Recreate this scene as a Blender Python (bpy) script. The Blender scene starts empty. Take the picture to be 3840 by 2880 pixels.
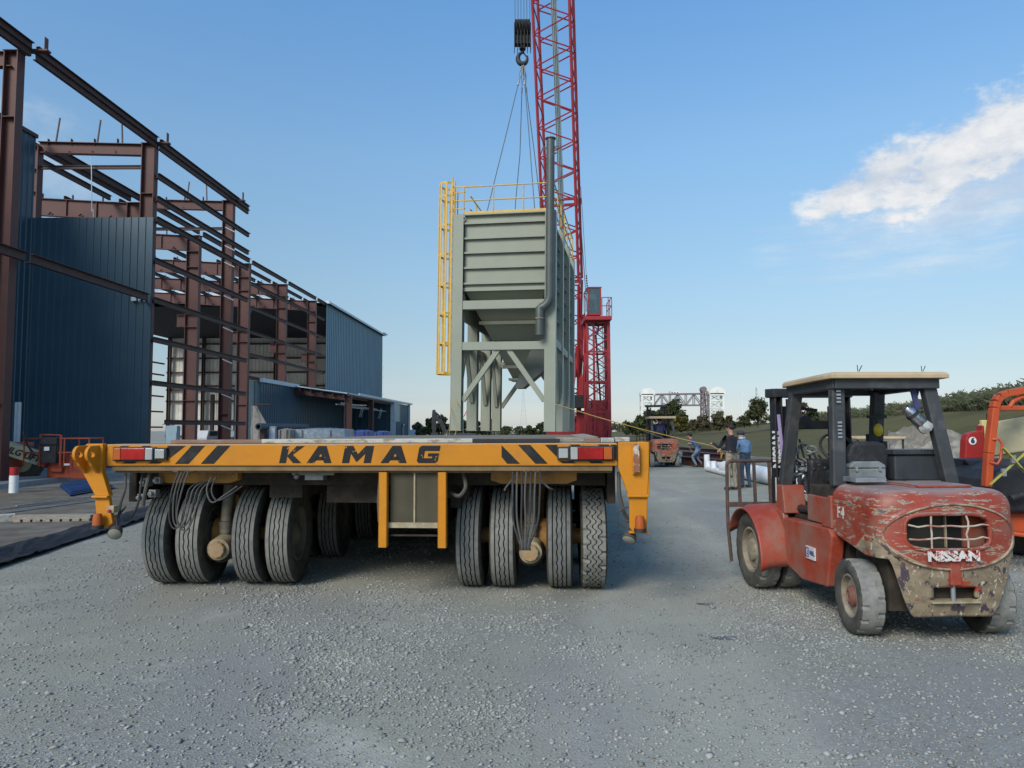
import bpy, bmesh, math, random
from mathutils import Vector, Matrix, Euler, noise as mnoise
import numpy as np
R = math.radians
SC = bpy.context.scene
COL = SC.collection
rng = random.Random(7)

# ------------------------------------------------------------------ camera
F = 2660.0            # focal length in pixels of the 3840 x 2880 photograph
CAMZ = 1.72
PITCH = math.atan(170 / F)
cam_d = bpy.data.cameras.new('camera'); cam = bpy.data.objects.new('camera', cam_d); COL.objects.link(cam)
cam_d.sensor_width = 36; cam_d.lens = F / 3840 * 36; cam_d.clip_start = .1; cam_d.clip_end = 6000
CM = Matrix.Translation((0, 0, CAMZ)) @ Matrix.Rotation(R(90) + PITCH, 4, 'X') @ Matrix.Rotation(R(-.25), 4, 'Z')
cam.matrix_world = CM
SC.camera = cam

# ------------------------------------------------------------------ sky
SUN_EL, SUN_AZ = 36.0, 212.0      # azimuth clockwise from +Y : behind the camera, to the left
w = bpy.data.worlds.new('World'); SC.world = w; w.use_nodes = True
nt = w.node_tree; nt.nodes.clear()
def N(t, **k):
    n = nt.nodes.new(t)
    for a, b in k.items(): setattr(n, a, b)
    return n
out = N('ShaderNodeOutputWorld'); bg = N('ShaderNodeBackground')
sky = N('ShaderNodeTexSky', sky_type='NISHITA', sun_disc=False)
sky.sun_elevation = R(SUN_EL); sky.sun_rotation = R(SUN_AZ); sky.air_density = 1.05; sky.dust_density = .6; sky.ozone_density = 1.8; sky.altitude = 0
bg.inputs['Strength'].default_value = .1
def lk(a, b): nt.links.new(a, b)
def math_(op, a, b=None, c=None):
    n = N('ShaderNodeMath', operation=op)
    for i, v in enumerate((a, b, c)):
        if v is None: continue
        if isinstance(v, (int, float)): n.inputs[i].default_value = v
        else: lk(v, n.inputs[i])
    return n.outputs[0]
tc = N('ShaderNodeTexCoord'); sep = N('ShaderNodeSeparateXYZ'); lk(tc.outputs['Generated'], sep.inputs[0])
az = math_('ARCTAN2', sep.outputs[0], sep.outputs[1])          # 0 = straight ahead, + = right
el = math_('ARCSINE', sep.outputs[2])
nz = N('ShaderNodeTexNoise', noise_dimensions='3D'); nz.inputs['Scale'].default_value = 12; nz.inputs['Detail'].default_value = 9; nz.inputs['Roughness'].default_value = .62
mp = N('ShaderNodeMapping'); mp.inputs['Scale'].default_value = (1, 1, 1.7); lk(tc.outputs['Generated'], mp.inputs[0]); lk(mp.outputs[0], nz.inputs['Vector'])
nz2 = N('ShaderNodeTexNoise'); nz2.inputs['Scale'].default_value = 5; nz2.inputs['Detail'].default_value = 8; nz2.inputs['Roughness'].default_value = .65
mp2 = N('ShaderNodeMapping'); mp2.inputs['Scale'].default_value = (1, 1, 9); lk(tc.outputs['Generated'], mp2.inputs[0]); lk(mp2.outputs[0], nz2.inputs['Vector'])
def blob(a0, e0, ra, re, tilt):
    da = math_('SUBTRACT', az, a0); de = math_('SUBTRACT', el, e0); c, s = math.cos(tilt), math.sin(tilt)
    u = math_('ADD', math_('MULTIPLY', da, c), math_('MULTIPLY', de, s)); v = math_('SUBTRACT', math_('MULTIPLY', de, c), math_('MULTIPLY', da, s))
    u = math_('DIVIDE', u, ra); v = math_('DIVIDE', v, re)
    return math_('SUBTRACT', 1.0, math_('SQRT', math_('ADD', math_('MULTIPLY', u, u), math_('MULTIPLY', v, v))))
def ang(px, py):
    v = CM.to_3x3() @ Vector(((px - 1920) / F, (1440 - py) / F, -1)); v.normalize(); return math.atan2(v.x, v.y), math.asin(v.z)
def rmp(v, lo, hi):
    n = N('ShaderNodeMapRange', interpolation_type='SMOOTHSTEP'); n.inputs[1].default_value = lo; n.inputs[2].default_value = hi; lk(v, n.inputs[0]); return n.outputs[0]
B = []
for px, py, ra, re, t in ((3165, 725, .068, .026, .50), (3310, 655, .10, .042, .42), (3560, 590, .12, .048, .5), (3760, 500, .10, .058, .25), (4050, 460, .13, .07, .0)):
    a, e = ang(px, py); B.append(blob(a, e, ra, re, t))
m = B[0]
for b_ in B[1:]: m = math_('MAXIMUM', m, b_)
puff = rmp(math_('ADD', math_('MULTIPLY', m, 1.1), math_('MULTIPLY', math_('SUBTRACT', nz.outputs[0], .5), 3.0)), -.02, .70)
a, e = ang(3650, 760); veil_m = blob(a, e, .24, .085, .12)
veil = rmp(math_('ADD', veil_m, math_('MULTIPLY', math_('SUBTRACT', nz2.outputs[0], .5), 2.0)), .0, 1.3)
a, e = ang(180, 560); left = math_('MULTIPLY', rmp(math_('ADD', blob(a, e, .10, .06, -.3), math_('MULTIPLY', math_('SUBTRACT', nz.outputs[0], .5), 2.2)), .1, .9), .2)
hor = math_('MULTIPLY', rmp(el, .16, -.02), rmp(nz2.outputs[0], .38, .72))
hor = math_('MULTIPLY', hor, .0)
cover = math_('MINIMUM', math_('ADD', math_('MULTIPLY', puff, .96), math_('ADD', math_('MULTIPLY', veil, .8), math_('ADD', left, hor))), .96)
# the day's own air: the physical sky warmed and dimmed a little towards the hazy horizon
rampn = N('ShaderNodeValToRGB'); lk(math_('MULTIPLY', el, 1 / .7), rampn.inputs[0]); cr = rampn.color_ramp
TINT = [(-.05, (.51, .54, .70)), (.003, (.51, .56, .74)), (.041, (.44, .465, .585)), (.079, (.468, .478, .52)), (.135, (.54, .548, .55)), (.191, (.612, .64, .62)), (.264, (.68, .745, .72)), (.37, (.765, .895, .89)), (.469, (.74, .955, 1.016)), (.554, (.70, 1.0, 1.11)), (.7, (.66, 1.0, 1.15))]
while len(cr.elements) < len(TINT): cr.elements.new(.5)
for e_, (p_, c_) in zip(cr.elements, TINT): e_.position = max(0, p_ / .7); e_.color = tuple(v / 1.2 for v in c_) + (1,)
tint = N('ShaderNodeVectorMath', operation='MULTIPLY'); lk(sky.outputs[0], tint.inputs[0]); lk(rampn.outputs[0], tint.inputs[1])
tint2 = N('ShaderNodeVectorMath', operation='SCALE'); lk(tint.outputs[0], tint2.inputs[0]); tint2.inputs['Scale'].default_value = 1.2
mx = N('ShaderNodeMix', data_type='RGBA'); lk(cover, mx.inputs[0]); lk(tint2.outputs[0], mx.inputs[6])
shade = N('ShaderNodeMix', data_type='RGBA'); lk(rmp(nz.outputs[0], .35, .62), shade.inputs[0])
shade.inputs[6].default_value = (3.0, 3.3, 3.75, 1); shade.inputs[7].default_value = (4.45, 4.45, 4.45, 1)
lk(shade.outputs[2], mx.inputs[7]); lk(mx.outputs[2], bg.inputs[0]); lk(bg.outputs[0], out.inputs[0])

# ------------------------------------------------------------------ sun
sd = bpy.data.lights.new('sun', 'SUN'); sun = bpy.data.objects.new('sun', sd); COL.objects.link(sun)
sd.energy = 1.5; sd.angle = R(24); sd.color = (1, .93, .84)
azr = R(SUN_AZ); er = R(SUN_EL)
sdir = Vector((math.sin(azr) * math.cos(er), math.cos(azr) * math.cos(er), math.sin(er)))
sun.rotation_euler = sdir.to_track_quat('Z', 'Y').to_euler()
vs = SC.view_settings; vs.view_transform = 'Standard'; vs.look = 'None'; vs.gamma = 1; vs.exposure = 1.0; vs.use_curve_mapping = False
SC.cycles.max_bounces = 6

# ------------------------------------------------------------------ positions read off the photograph
def at(px, py, d):
    """world point seen at pixel (px,py) whose distance along +Y is d"""
    v = CM.to_3x3() @ Vector(((px - 1920) / F, (1440 - py) / F, -1))
    return Vector((0, 0, CAMZ)) + v * (d / v.y)
def gp(px, py, z=0.0):
    v = CM.to_3x3() @ Vector(((px - 1920) / F, (1440 - py) / F, -1))
    return Vector((0, 0, CAMZ)) + v * ((z - CAMZ) / v.z)

# ------------------------------------------------------------------ materials
MATS = {}
def mat(name, col, rough=.6, metal=0.0, col2=None, scale=4, lo=.45, hi=.7, bump=0.0, bscale=40, stretch=(1, 1, 1), var=.12, trans=0, emit=None, layer3=None, spec=.4, edge=None):
    """procedural paint: base colour, patches of col2 where noise lies between lo and hi, optional third layer"""
    if name in MATS: return MATS[name]
    m = bpy.data.materials.new(name); m.use_nodes = True; t = m.node_tree; n = t.nodes; L = t.links
    b = n['Principled BSDF']; b.inputs['Roughness'].default_value = rough; b.inputs['Metallic'].default_value = metal
    if 'Specular IOR Level' in b.inputs: b.inputs['Specular IOR Level'].default_value = spec
    tcn = n.new('ShaderNodeTexCoord'); mpn = n.new('ShaderNodeMapping'); mpn.inputs['Scale'].default_value = stretch; L.new(tcn.outputs['Object'], mpn.inputs[0])
    def noi(s, d=6, r=.6, off=0):
        q = n.new('ShaderNodeTexNoise'); q.inputs['Scale'].default_value = s; q.inputs['Detail'].default_value = d; q.inputs['Roughness'].default_value = r
        if off:
            m2 = n.new('ShaderNodeMapping'); m2.inputs['Location'].default_value = (off, off * 2, off * 3); L.new(mpn.outputs[0], m2.inputs[0]); L.new(m2.outputs[0], q.inputs['Vector'])
        else: L.new(mpn.outputs[0], q.inputs['Vector'])
        return q.outputs[0]
    def mr(v, a, c, x=0, y=1):
        q = n.new('ShaderNodeMapRange'); q.inputs[1].default_value = a; q.inputs[2].default_value = c; q.inputs[3].default_value = x; q.inputs[4].default_value = y; L.new(v, q.inputs[0]); return q.outputs[0]
    def mix(f, a, c):
        q = n.new('ShaderNodeMix'); q.data_type = 'RGBA'; L.new(f, q.inputs[0])
        for i, v in ((6, a), (7, c)):
            if isinstance(v, tuple): q.inputs[i].default_value = (*v, 1)
            else: L.new(v, q.inputs[i])
        return q.outputs[2]
    k = var
    c = mix(mr(noi(scale * .7, 5), .3, .7), tuple(x * (1 - k) for x in col), tuple(min(1, x * (1 + k)) for x in col))
    if col2: c = mix(mr(noi(scale, 8, .65, 3.1), lo, hi), c, col2)
    if layer3: c = mix(mr(noi(layer3[1], 8, .7, 7.7), layer3[2], layer3[3]), c, layer3[0])
    if edge:   # paint worn off along one edge (a height in object space): ragged, chipped, with a grimy film below it
        sx_ = n.new('ShaderNodeSeparateXYZ'); L.new(tcn.outputs['Object'], sx_.inputs[0]); near = mr(sx_.outputs[2], edge[0] - edge[1], edge[0], 0, .30)
        a_ = n.new('ShaderNodeMath'); a_.operation = 'ADD'; L.new(near, a_.inputs[0]); L.new(noi(15, 9, .75, 5.5), a_.inputs[1]); c = mix(mr(a_.outputs[0], .70, .72), c, edge[2])
        c = mix(mr(a_.outputs[0], .655, .70, 0, .6), c, (.40, .33, .24))
    L.new(c, b.inputs['Base Color'])
    if bump:
        bn = n.new('ShaderNodeBump'); bn.inputs['Strength'].default_value = bump; bn.inputs['Distance'].default_value = .02
        L.new(noi(bscale, 6), bn.inputs['Height']); L.new(bn.outputs[0], b.inputs['Normal'])
    if trans: b.inputs['Transmission Weight'].default_value = trans
    if emit: b.inputs['Emission Color'].default_value = (*emit[0], 1); b.inputs['Emission Strength'].default_value = emit[1]
    MATS[name] = m; return m

# ------------------------------------------------------------------ mesh builder
class MB:
    def __init__(s): s.v = []; s.f = []; s.mi = []; s.cur = 0
    def add(s, vs_, fs):
        o = len(s.v); s.v += [tuple(p) for p in vs_]; s.f += [tuple(i + o for i in q) for q in fs]; s.mi += [s.cur] * len(fs); return s
    def box(s, c, d, rot=None):
        c = Vector(c); h = Vector(d) / 2
        P = [Vector((x * h.x, y * h.y, z * h.z)) for z in (-1, 1) for y in (-1, 1) for x in (-1, 1)]
        if rot is not None:
            M3 = rot if isinstance(rot, Matrix) else Euler(rot).to_matrix()
            P = [M3 @ p for p in P]
        return s.add([c + p for p in P], [(0, 2, 3, 1), (4, 5, 7, 6), (0, 1, 5, 4), (2, 6, 7, 3), (0, 4, 6, 2), (1, 3, 7, 5)])
    def bx(s, x0, x1, y0, y1, z0, z1): return s.box(((x0 + x1) / 2, (y0 + y1) / 2, (z0 + z1) / 2), (abs(x1 - x0), abs(y1 - y0), abs(z1 - z0)))
    def bar(s, a, b, w_, h_, up=(0, 0, 1)):
        a = Vector(a); b = Vector(b); d = b - a; l = d.length
        if l < 1e-6: return s
        z = d / l; u = Vector(up)
        if abs(z.dot(u)) > .98: u = Vector((0, 1, 0))
        x = u.cross(z).normalized(); y = z.cross(x)
        M3 = Matrix((x, y, z)).transposed()
        return s.box((a + b) / 2, (w_, h_, l), M3)
    def ibeam(s, a, b, w_, h_, t=.02, up=(0, 0, 1), tw=None):
        """H section: flanges of width w_ at +-h_/2 along up"""
        a = Vector(a); b = Vector(b); z = (b - a).normalized(); u = Vector(up)
        if abs(z.dot(u)) > .98: u = Vector((0, 1, 0))
        x = u.cross(z).normalized(); y = z.cross(x)
        for sg in (-1, 1): s.bar(a + y * sg * (h_ - t) / 2, b + y * sg * (h_ - t) / 2, w_, t, up)
        s.bar(a, b, tw or t * .7, h_ - 2 * t, up); return s
    def tube(s, a, b, r, r2=None, n=8, cap=True):
        a = Vector(a); b = Vector(b); d = (b - a)
        if d.length < 1e-6: return s
        z = d.normalized(); u = Vector((0, 0, 1)) if abs(z.z) < .9 else Vector((0, 1, 0)); x = u.cross(z).normalized(); y = z.cross(x); r2 = r if r2 is None else r2
        P = [a + (x * math.cos(t) + y * math.sin(t)) * r for t in [i * 2 * math.pi / n for i in range(n)]] + [b + (x * math.cos(t) + y * math.sin(t)) * r2 for t in [i * 2 * math.pi / n for i in range(n)]]
        fs = [(i, (i + 1) % n, n + (i + 1) % n, n + i) for i in range(n)]
        if cap: fs += [tuple(range(n))[::-1], tuple(range(n, 2 * n))]
        return s.add(P, fs)
    def path(s, pts, r, n=6, closed=False):
        pts = [Vector(p) for p in pts]; m_ = len(pts); P = []; prev = None
        for i, p in enumerate(pts):
            a = pts[(i - 1) % m_] if (closed or i) else p; b = pts[(i + 1) % m_] if (closed or i < m_ - 1) else p
            z = (b - a).normalized()
            if prev is None:
                u = Vector((0, 0, 1)) if abs(z.z) < .9 else Vector((0, 1, 0)); x = u.cross(z).normalized()
            else: x = (prev - z * prev.dot(z)).normalized()
            prev = x; y = z.cross(x); rr = r[i] if isinstance(r, (list, tuple)) else r
            P += [p + (x * math.cos(t) + y * math.sin(t)) * rr for t in [k * 2 * math.pi / n for k in range(n)]]
        fs = []
        for i in range(m_ if closed else m_ - 1):
            j = (i + 1) % m_
            fs += [(i * n + k, i * n + (k + 1) % n, j * n + (k + 1) % n, j * n + k) for k in range(n)]
        if not closed: fs += [tuple(range(n))[::-1], tuple(range((m_ - 1) * n, m_ * n))]
        return s.add(P, fs)
    def prism(s, poly, o, ux, uy, t):
        """2-D polygon in the plane (ux,uy) at o, thickness vector t"""
        o = Vector(o); ux = Vector(ux); uy = Vector(uy); t = Vector(t); n = len(poly)
        P = [o + ux * a + uy * b for a, b in poly]; P2 = [p + t for p in P]
        return s.add(P + P2, [tuple(range(n))[::-1], tuple(range(n, 2 * n))] + [(i, (i + 1) % n, n + (i + 1) % n, n + i) for i in range(n)])
    def lathe(s, prof, c, ax, n=32, rfun=None, xfun=None):
        """prof: list of (offset along axis, radius)"""
        c = Vector(c); z = Vector(ax).normalized(); u = Vector((0, 0, 1)) if abs(z.z) < .9 else Vector((0, 1, 0)); x = u.cross(z).normalized(); y = z.cross(x); m_ = len(prof); P = []
        for i in range(n):
            t = i * 2 * math.pi / n; dr = x * math.cos(t) + y * math.sin(t)
            for j, (o, r) in enumerate(prof):
                rr = r + (rfun(i, j) if rfun else 0); oo = o + (xfun(i, j) if xfun else 0)
                P.append(c + z * oo + dr * rr)
        fs = [(i * m_ + j, i * m_ + j + 1, ((i + 1) % n) * m_ + j + 1, ((i + 1) % n) * m_ + j) for i in range(n) for j in range(m_ - 1)]
        return s.add(P, fs)
    def sphere(s, c, r, n=10, m_=6):
        c = Vector(c); rr = r if isinstance(r, (tuple, list)) else (r, r, r); P = []
        for j in range(m_ + 1):
            ph = math.pi * j / m_
            for i in range(n):
                th = 2 * math.pi * i / n; P.append(c + Vector((rr[0] * math.sin(ph) * math.cos(th), rr[1] * math.sin(ph) * math.sin(th), rr[2] * math.cos(ph))))
        return s.add(P, [(j * n + i, j * n + (i + 1) % n, (j + 1) * n + (i + 1) % n, (j + 1) * n + i) for j in range(m_) for i in range(n)])
    def build(s, name, mats, parent=None, smooth=False, bevel=0, loc=None, label=None, angle=40, segs=2):
        me = bpy.data.meshes.new(name); me.from_pydata(s.v, [], s.f)
        ms = mats if isinstance(mats, (list, tuple)) else [mats]
        for m_ in ms: me.materials.append(m_)
        if len(ms) > 1: me.polygons.foreach_set('material_index', s.mi)
        me.validate(); bm = bmesh.new(); bm.from_mesh(me); bmesh.ops.recalc_face_normals(bm, faces=bm.faces); bm.to_mesh(me); bm.free()
        if smooth: me.polygons.foreach_set('use_smooth', [True] * len(me.polygons))
        o = bpy.data.objects.new(name, me); COL.objects.link(o)
        if parent is not None: o.parent = parent
        if loc is not None: o.location = loc
        if bevel:
            q = o.modifiers.new('bevel', 'BEVEL'); q.width = bevel; q.segments = segs; q.limit_method = 'ANGLE'; q.angle_limit = R(angle)
            if smooth: pass
        if smooth: me.set_sharp_from_angle(angle=R(angle))
        if label: o['label'] = label
        return o
def tag(o, label, cat, group=None, kind=None):
    if label: o['label'] = label
    if cat: o['category'] = cat
    if group: o['group'] = group
    if kind: o['kind'] = kind
    return o
def thing(name, label, cat, loc=(0, 0, 0), rz=0, group=None):
    o = bpy.data.objects.new(name, None); COL.objects.link(o); o.location = loc; o.rotation_euler = (0, 0, rz); o.empty_display_size = .2
    return tag(o, label, cat, group)
def copy_tree(o, parent=None):
    c = o.copy(); COL.objects.link(c)
    if parent is not None: c.parent = parent
    for ch in list(o.children): copy_tree(ch, c)
    return c
def text_mesh(txt, size, name, m_, parent, M4, extrude=.002, offset=.0, shear=0.0, sx=1.0, space=1.0):
    cu = bpy.data.curves.new(name, 'FONT'); cu.body = txt; cu.size = size; cu.extrude = extrude; cu.offset = offset; cu.shear = shear; cu.align_x = 'CENTER'; cu.align_y = 'CENTER'; cu.space_character = space; cu.resolution_u = 3
    tmp = bpy.data.objects.new('tmp_text', cu); COL.objects.link(tmp); bpy.context.view_layer.update()
    me = bpy.data.meshes.new_from_object(tmp.evaluated_get(bpy.context.evaluated_depsgraph_get())); bpy.data.objects.remove(tmp); bpy.data.curves.remove(cu)
    me.transform(M4 @ Matrix.Diagonal((sx, 1, 1, 1))); me.materials.clear(); me.materials.append(m_); me.name = name
    o = bpy.data.objects.new(name, me); COL.objects.link(o)
    if parent is not None: o.parent = parent
    return o
def frame(o, x, y):
    """4x4 whose local x,y lie along the given vectors, z = x cross y"""
    x = Vector(x).normalized(); y = Vector(y); z = x.cross(y).normalized(); y = z.cross(x)
    M_ = Matrix((x, y, z)).transposed().to_4x4(); M_.translation = Vector(o); return M_
# ------------------------------------------------------------------ shared materials
m_orange = mat('orange_paint', (.52, .20, .012), .6, col2=(.34, .14, .03), scale=5, lo=.56, hi=.8, var=.08, spec=.25, layer3=((.10, .045, .02), 26, .70, .74), bump=.05, bscale=60)
m_orange_u = mat('orange_under', (.42, .20, .04), .6, col2=(.16, .10, .05), scale=6, lo=.45, hi=.7, bump=.1)
m_under = mat('underbody_dark', (.028, .022, .016), .85, col2=(.06, .045, .03), scale=7, bump=.2)  # very dark brown for all underbody parts
m_blackpaint = mat('black_paint', (.012, .012, .012), .8, col2=(.55, .24, .04), scale=17, lo=.635, hi=.655, bump=.05)
m_blackstripe = mat('black_stripe', (.012, .012, .012), .8, col2=(.035, .034, .03), scale=9, lo=.5, hi=.7)
m_rubber = mat('tyre_rubber', (.062, .058, .048), .85, col2=(.11, .105, .09), scale=9, lo=.4, hi=.75, bump=.25, bscale=90, spec=.2)
m_tread = mat('tyre_tread_dusty', (.235, .23, .205), .9, col2=(.15, .15, .135), scale=14, lo=.45, hi=.7, bump=.3, bscale=120, spec=.2)
m_groove = mat('tyre_groove', (.018, .018, .02), .9)
m_rim = mat('rim_dusty', (.14, .13, .10), .7, col2=(.14, .12, .09), scale=8, bump=.2)
m_hub = mat('hub_worn', (.34, .19, .07), .65, col2=(.30, .24, .16), scale=18, lo=.4, hi=.6, bump=.3, bscale=50)
m_red_l = mat('red_lens', (.24, .008, .008), .15, col2=(.36, .012, .012), scale=10, lo=.4, hi=.6)
m_or_l = mat('amber_lens', (.40, .09, .015), .2)
m_wh_l = mat('clear_lens', (.34, .35, .33), .12)
m_black = mat('black_plastic', (.022, .022, .024), .55, col2=(.05, .05, .05), scale=12, lo=.5, hi=.7)
m_hose = mat('hydraulic_hose', (.03, .03, .03), .6, col2=(.07, .065, .055), scale=12, lo=.5, hi=.7)
m_hose_l = mat('pale_hose', (.075, .07, .06), .7)
m_fin = mat('radiator_fins', (.05, .047, .034), .7, col2=(.04, .038, .03), scale=5, lo=.4, hi=.7)
m_beige = mat('beige_metal', (.36, .30, .19), .6, col2=(.22, .17, .1), scale=10)
m_steel = mat('galvanised_steel', (.33, .34, .35), .45, .5, col2=(.22, .22, .22), scale=8)
m_wood = mat('weathered_timber', (.24, .205, .155), .85, col2=(.36, .34, .29), scale=9, stretch=(1, 6, 6), bump=.4, bscale=18)
m_wood2 = mat('painted_timber', (.45, .43, .36), .8, col2=(.24, .2, .14), scale=6, lo=.5, hi=.62, stretch=(1, 3, 3), bump=.3)
m_wood3 = mat('reddish_timber', (.22, .13, .09), .85, col2=(.30, .24, .18), scale=7, stretch=(1, 5, 5), bump=.3)
m_rubmat = mat('rubber_mat', (.03, .03, .032), .9, bump=.2)
m_oxide = mat('red_oxide_primer', (.105, .040, .032), .6, col2=(.08, .036, .03), scale=1.2, lo=.4, hi=.7, var=.15, bump=.05)
m_oxide2 = mat('red_oxide_girt', (.065, .034, .03), .6, col2=(.045, .025, .024), scale=2, lo=.4, hi=.7)
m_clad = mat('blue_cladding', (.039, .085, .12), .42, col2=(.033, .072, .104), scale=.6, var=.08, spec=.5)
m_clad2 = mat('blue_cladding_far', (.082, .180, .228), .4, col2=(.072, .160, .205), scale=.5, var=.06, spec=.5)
m_clad_seam = mat('cladding_seam', (.075, .105, .10), .45)
m_cladin = mat('liner_cladding', (.72, .70, .62), .6, col2=(.58, .56, .50), scale=.6, lo=.4, hi=.7)
m_roofin = mat('roof_underside', (.02, .02, .022), .9)  # near-black underside of the far roof
m_trim = mat('white_trim', (.55, .60, .64), .5)
m_silo = mat('silo_grey_green', (.262, .275, .212), .5, col2=(.24, .255, .198), scale=1.1, var=.06, bump=.03, bscale=25)
m_silo_d = mat('silo_pipe_grey', (.072, .084, .076), .42, col2=(.10, .112, .10), scale=2.2, lo=.55, hi=.75)
m_silo_e = mat('silo_edge_lit', (.34, .39, .38), .5)
m_yel = mat('safety_yellow', (.60, .37, .06), .5, col2=(.52, .31, .08), scale=6)
m_crane = mat('crane_red', (.36, .028, .034), .45, col2=(.26, .024, .028), scale=3, var=.1)
m_crane_b = mat('crane_red_body', (.24, .02, .022), .5, col2=(.14, .02, .02), scale=1.5)
m_cable = mat('wire_rope', (.06, .062, .065), .6)
m_sling = mat('wire_sling', (.10, .10, .095), .6)
m_glass = mat('dark_glass', (.04, .055, .06), .06, spec=.8)
m_concrete = mat('concrete', (.34, .345, .34), .85, col2=(.24, .24, .235), scale=1.3, lo=.4, hi=.7, bump=.15)
m_white = mat('white_paint', (.72, .73, .72), .5, col2=(.5, .5, .48), scale=3, lo=.55, hi=.8)
m_pvc = mat('white_pipe_plastic', (.70, .72, .74), .4, col2=(.55, .56, .56), scale=2, lo=.5, hi=.8)
m_tarpb = mat('blue_tarpaulin', (.05, .08, .26), .4, col2=(.09, .13, .36), scale=3, lo=.45, hi=.6)
m_plast = mat('plastic_wrap', (.34, .38, .41), .25, col2=(.52, .56, .58), scale=4, lo=.45, hi=.65, bump=.3, bscale=8)
m_tarpg = mat('beige_tarpaulin', (.33, .30, .26), .8, col2=(.22, .2, .17), scale=4, bump=.4, bscale=6)
# ------------------------------------------------------------------ ground
def ground_material():
    m = bpy.data.materials.new('gravel_ground'); m.use_nodes = True; t = m.node_tree; n = t.nodes; L = t.links; b = n['Principled BSDF']; b.inputs['Roughness'].default_value = .95
    b.inputs['Specular IOR Level'].default_value = .15
    tcn = n.new('ShaderNodeTexCoord')
    def noi(s, d=6, r=.6, off=0, st=(1, 1, 1)):
        q = n.new('ShaderNodeTexNoise'); q.inputs['Scale'].default_value = s; q.inputs['Detail'].default_value = d; q.inputs['Roughness'].default_value = r
        mp_ = n.new('ShaderNodeMapping'); mp_.inputs['Location'].default_value = (off, off, off); mp_.inputs['Scale'].default_value = st; mp_.inputs['Rotation'].default_value = (0, 0, .25); L.new(tcn.outputs['Object'], mp_.inputs[0]); L.new(mp_.outputs[0], q.inputs['Vector']); return q.outputs[0]
    def mr(v, a, c, x=0, y=1):
        q = n.new('ShaderNodeMapRange'); q.interpolation_type = 'SMOOTHSTEP'; q.inputs[1].default_value = a; q.inputs[2].default_value = c; q.inputs[3].default_value = x; q.inputs[4].default_value = y; L.new(v, q.inputs[0]); return q.outputs[0]
    def mix(f, a, c, bt='MIX'):
        q = n.new('ShaderNodeMix'); q.data_type = 'RGBA'; q.blend_type = bt
        if isinstance(f, float): q.inputs[0].default_value = f
        else: L.new(f, q.inputs[0])
        for i, v in ((6, a), (7, c)):
            if isinstance(v, tuple): q.inputs[i].default_value = (*v, 1)
            else: L.new(v, q.inputs[i])
        return q.outputs[2]
    c = mix(mr(noi(.35, 5, .6), .38, .62), (.32, .312, .24), (.395, .383, .30))
    c = mix(mr(noi(.5, 6, .65, 4, (1.6, .5, 1)), .5, .66), c, (.32, .295, .235))
    c = mix(mr(noi(.9, 5, .7, 9), .54, .72), c, (.49, .475, .39))
    v = n.new('ShaderNodeTexVoronoi'); v.inputs['Scale'].default_value = 62; L.new(tcn.outputs['Object'], v.inputs['Vector'])
    sp = n.new('ShaderNodeSeparateColor'); L.new(v.outputs['Color'], sp.inputs[0])
    packed = mr(noi(.55, 4, .55, 21, (1.3, .8, 1)), .44, .58)
    def mt(op, a, b_):
        q = n.new('ShaderNodeMath'); q.operation = op
        for i_, v_ in enumerate((a, b_)):
            if isinstance(v_, (int, float)): q.inputs[i_].default_value = v_
            else: L.new(v_, q.inputs[i_])
        return q.outputs[0]
    xyz = n.new('ShaderNodeSeparateXYZ'); L.new(tcn.outputs['Object'], xyz.inputs[0]); wob = mt('MULTIPLY', mt('SUBTRACT', noi(.8, 3, .5, 51), .5), 1.2)
    off_ = mt('ADD', mt('SUBTRACT', xyz.outputs[0], mt('MULTIPLY', xyz.outputs[1], .22)), wob)     # haul track: fines packed by wheels, running up the yard
    trk = mr(mt('ABSOLUTE', off_, 0), 1.25, .35); packed = mt('MAXIMUM', packed, trk)
    c = mix(mt('MULTIPLY', trk, .30), c, (.45, .43, .36))
    whl = mr(mt('ABSOLUTE', mt('SUBTRACT', mt('ABSOLUTE', off_, 0), .62), 0), .16, .03); c = mix(mt('MULTIPLY', whl, .16), c, (.50, .48, .41))
    dirt = mt('MULTIPLY', mr(mt('ADD', xyz.outputs[0], mt('MULTIPLY', xyz.outputs[1], .42)), 1.2, -2.2), mr(noi(.7, 5, .6, 61, (.6, 1.5, 1)), .35, .6)); c = mix(mt('MULTIPLY', dirt, .65), c, (.295, .262, .205)); packed = mt('MAXIMUM', packed, mt('MULTIPLY', dirt, .8)); pk = c
    c = mix(mr(sp.outputs[0], 0, 1), mix(.62, c, (.20, .20, .195), 'MIX'), c)
    c = mix(mr(sp.outputs[1], .88, .96), c, (.47, .465, .42))
    c = mix(packed, c, mix(.78, c, pk)); c = mix(mr(noi(.28, 3, .5, 33, (2.2, .45, 1)), .52, .66, 0, .55), c, (.27, .262, .245))
    f = noi(160, 3, .7)
    c = mix(mr(f, .35, .7), mix(.35, c, (.1, .1, .1)), c)
    L.new(c, b.inputs['Base Color'])
    bn = n.new('ShaderNodeBump'); bn.inputs['Strength'].default_value = .5; bn.inputs['Distance'].default_value = .008
    h = n.new('ShaderNodeMath'); h.operation = 'ADD'; L.new(v.outputs['Distance'], h.inputs[0]); L.new(noi(70, 5, .7), h.inputs[1])
    L.new(h.outputs[0], bn.inputs['Height']); L.new(bn.outputs[0], b.inputs['Normal'])
    return m
m_ground = ground_material()
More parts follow.
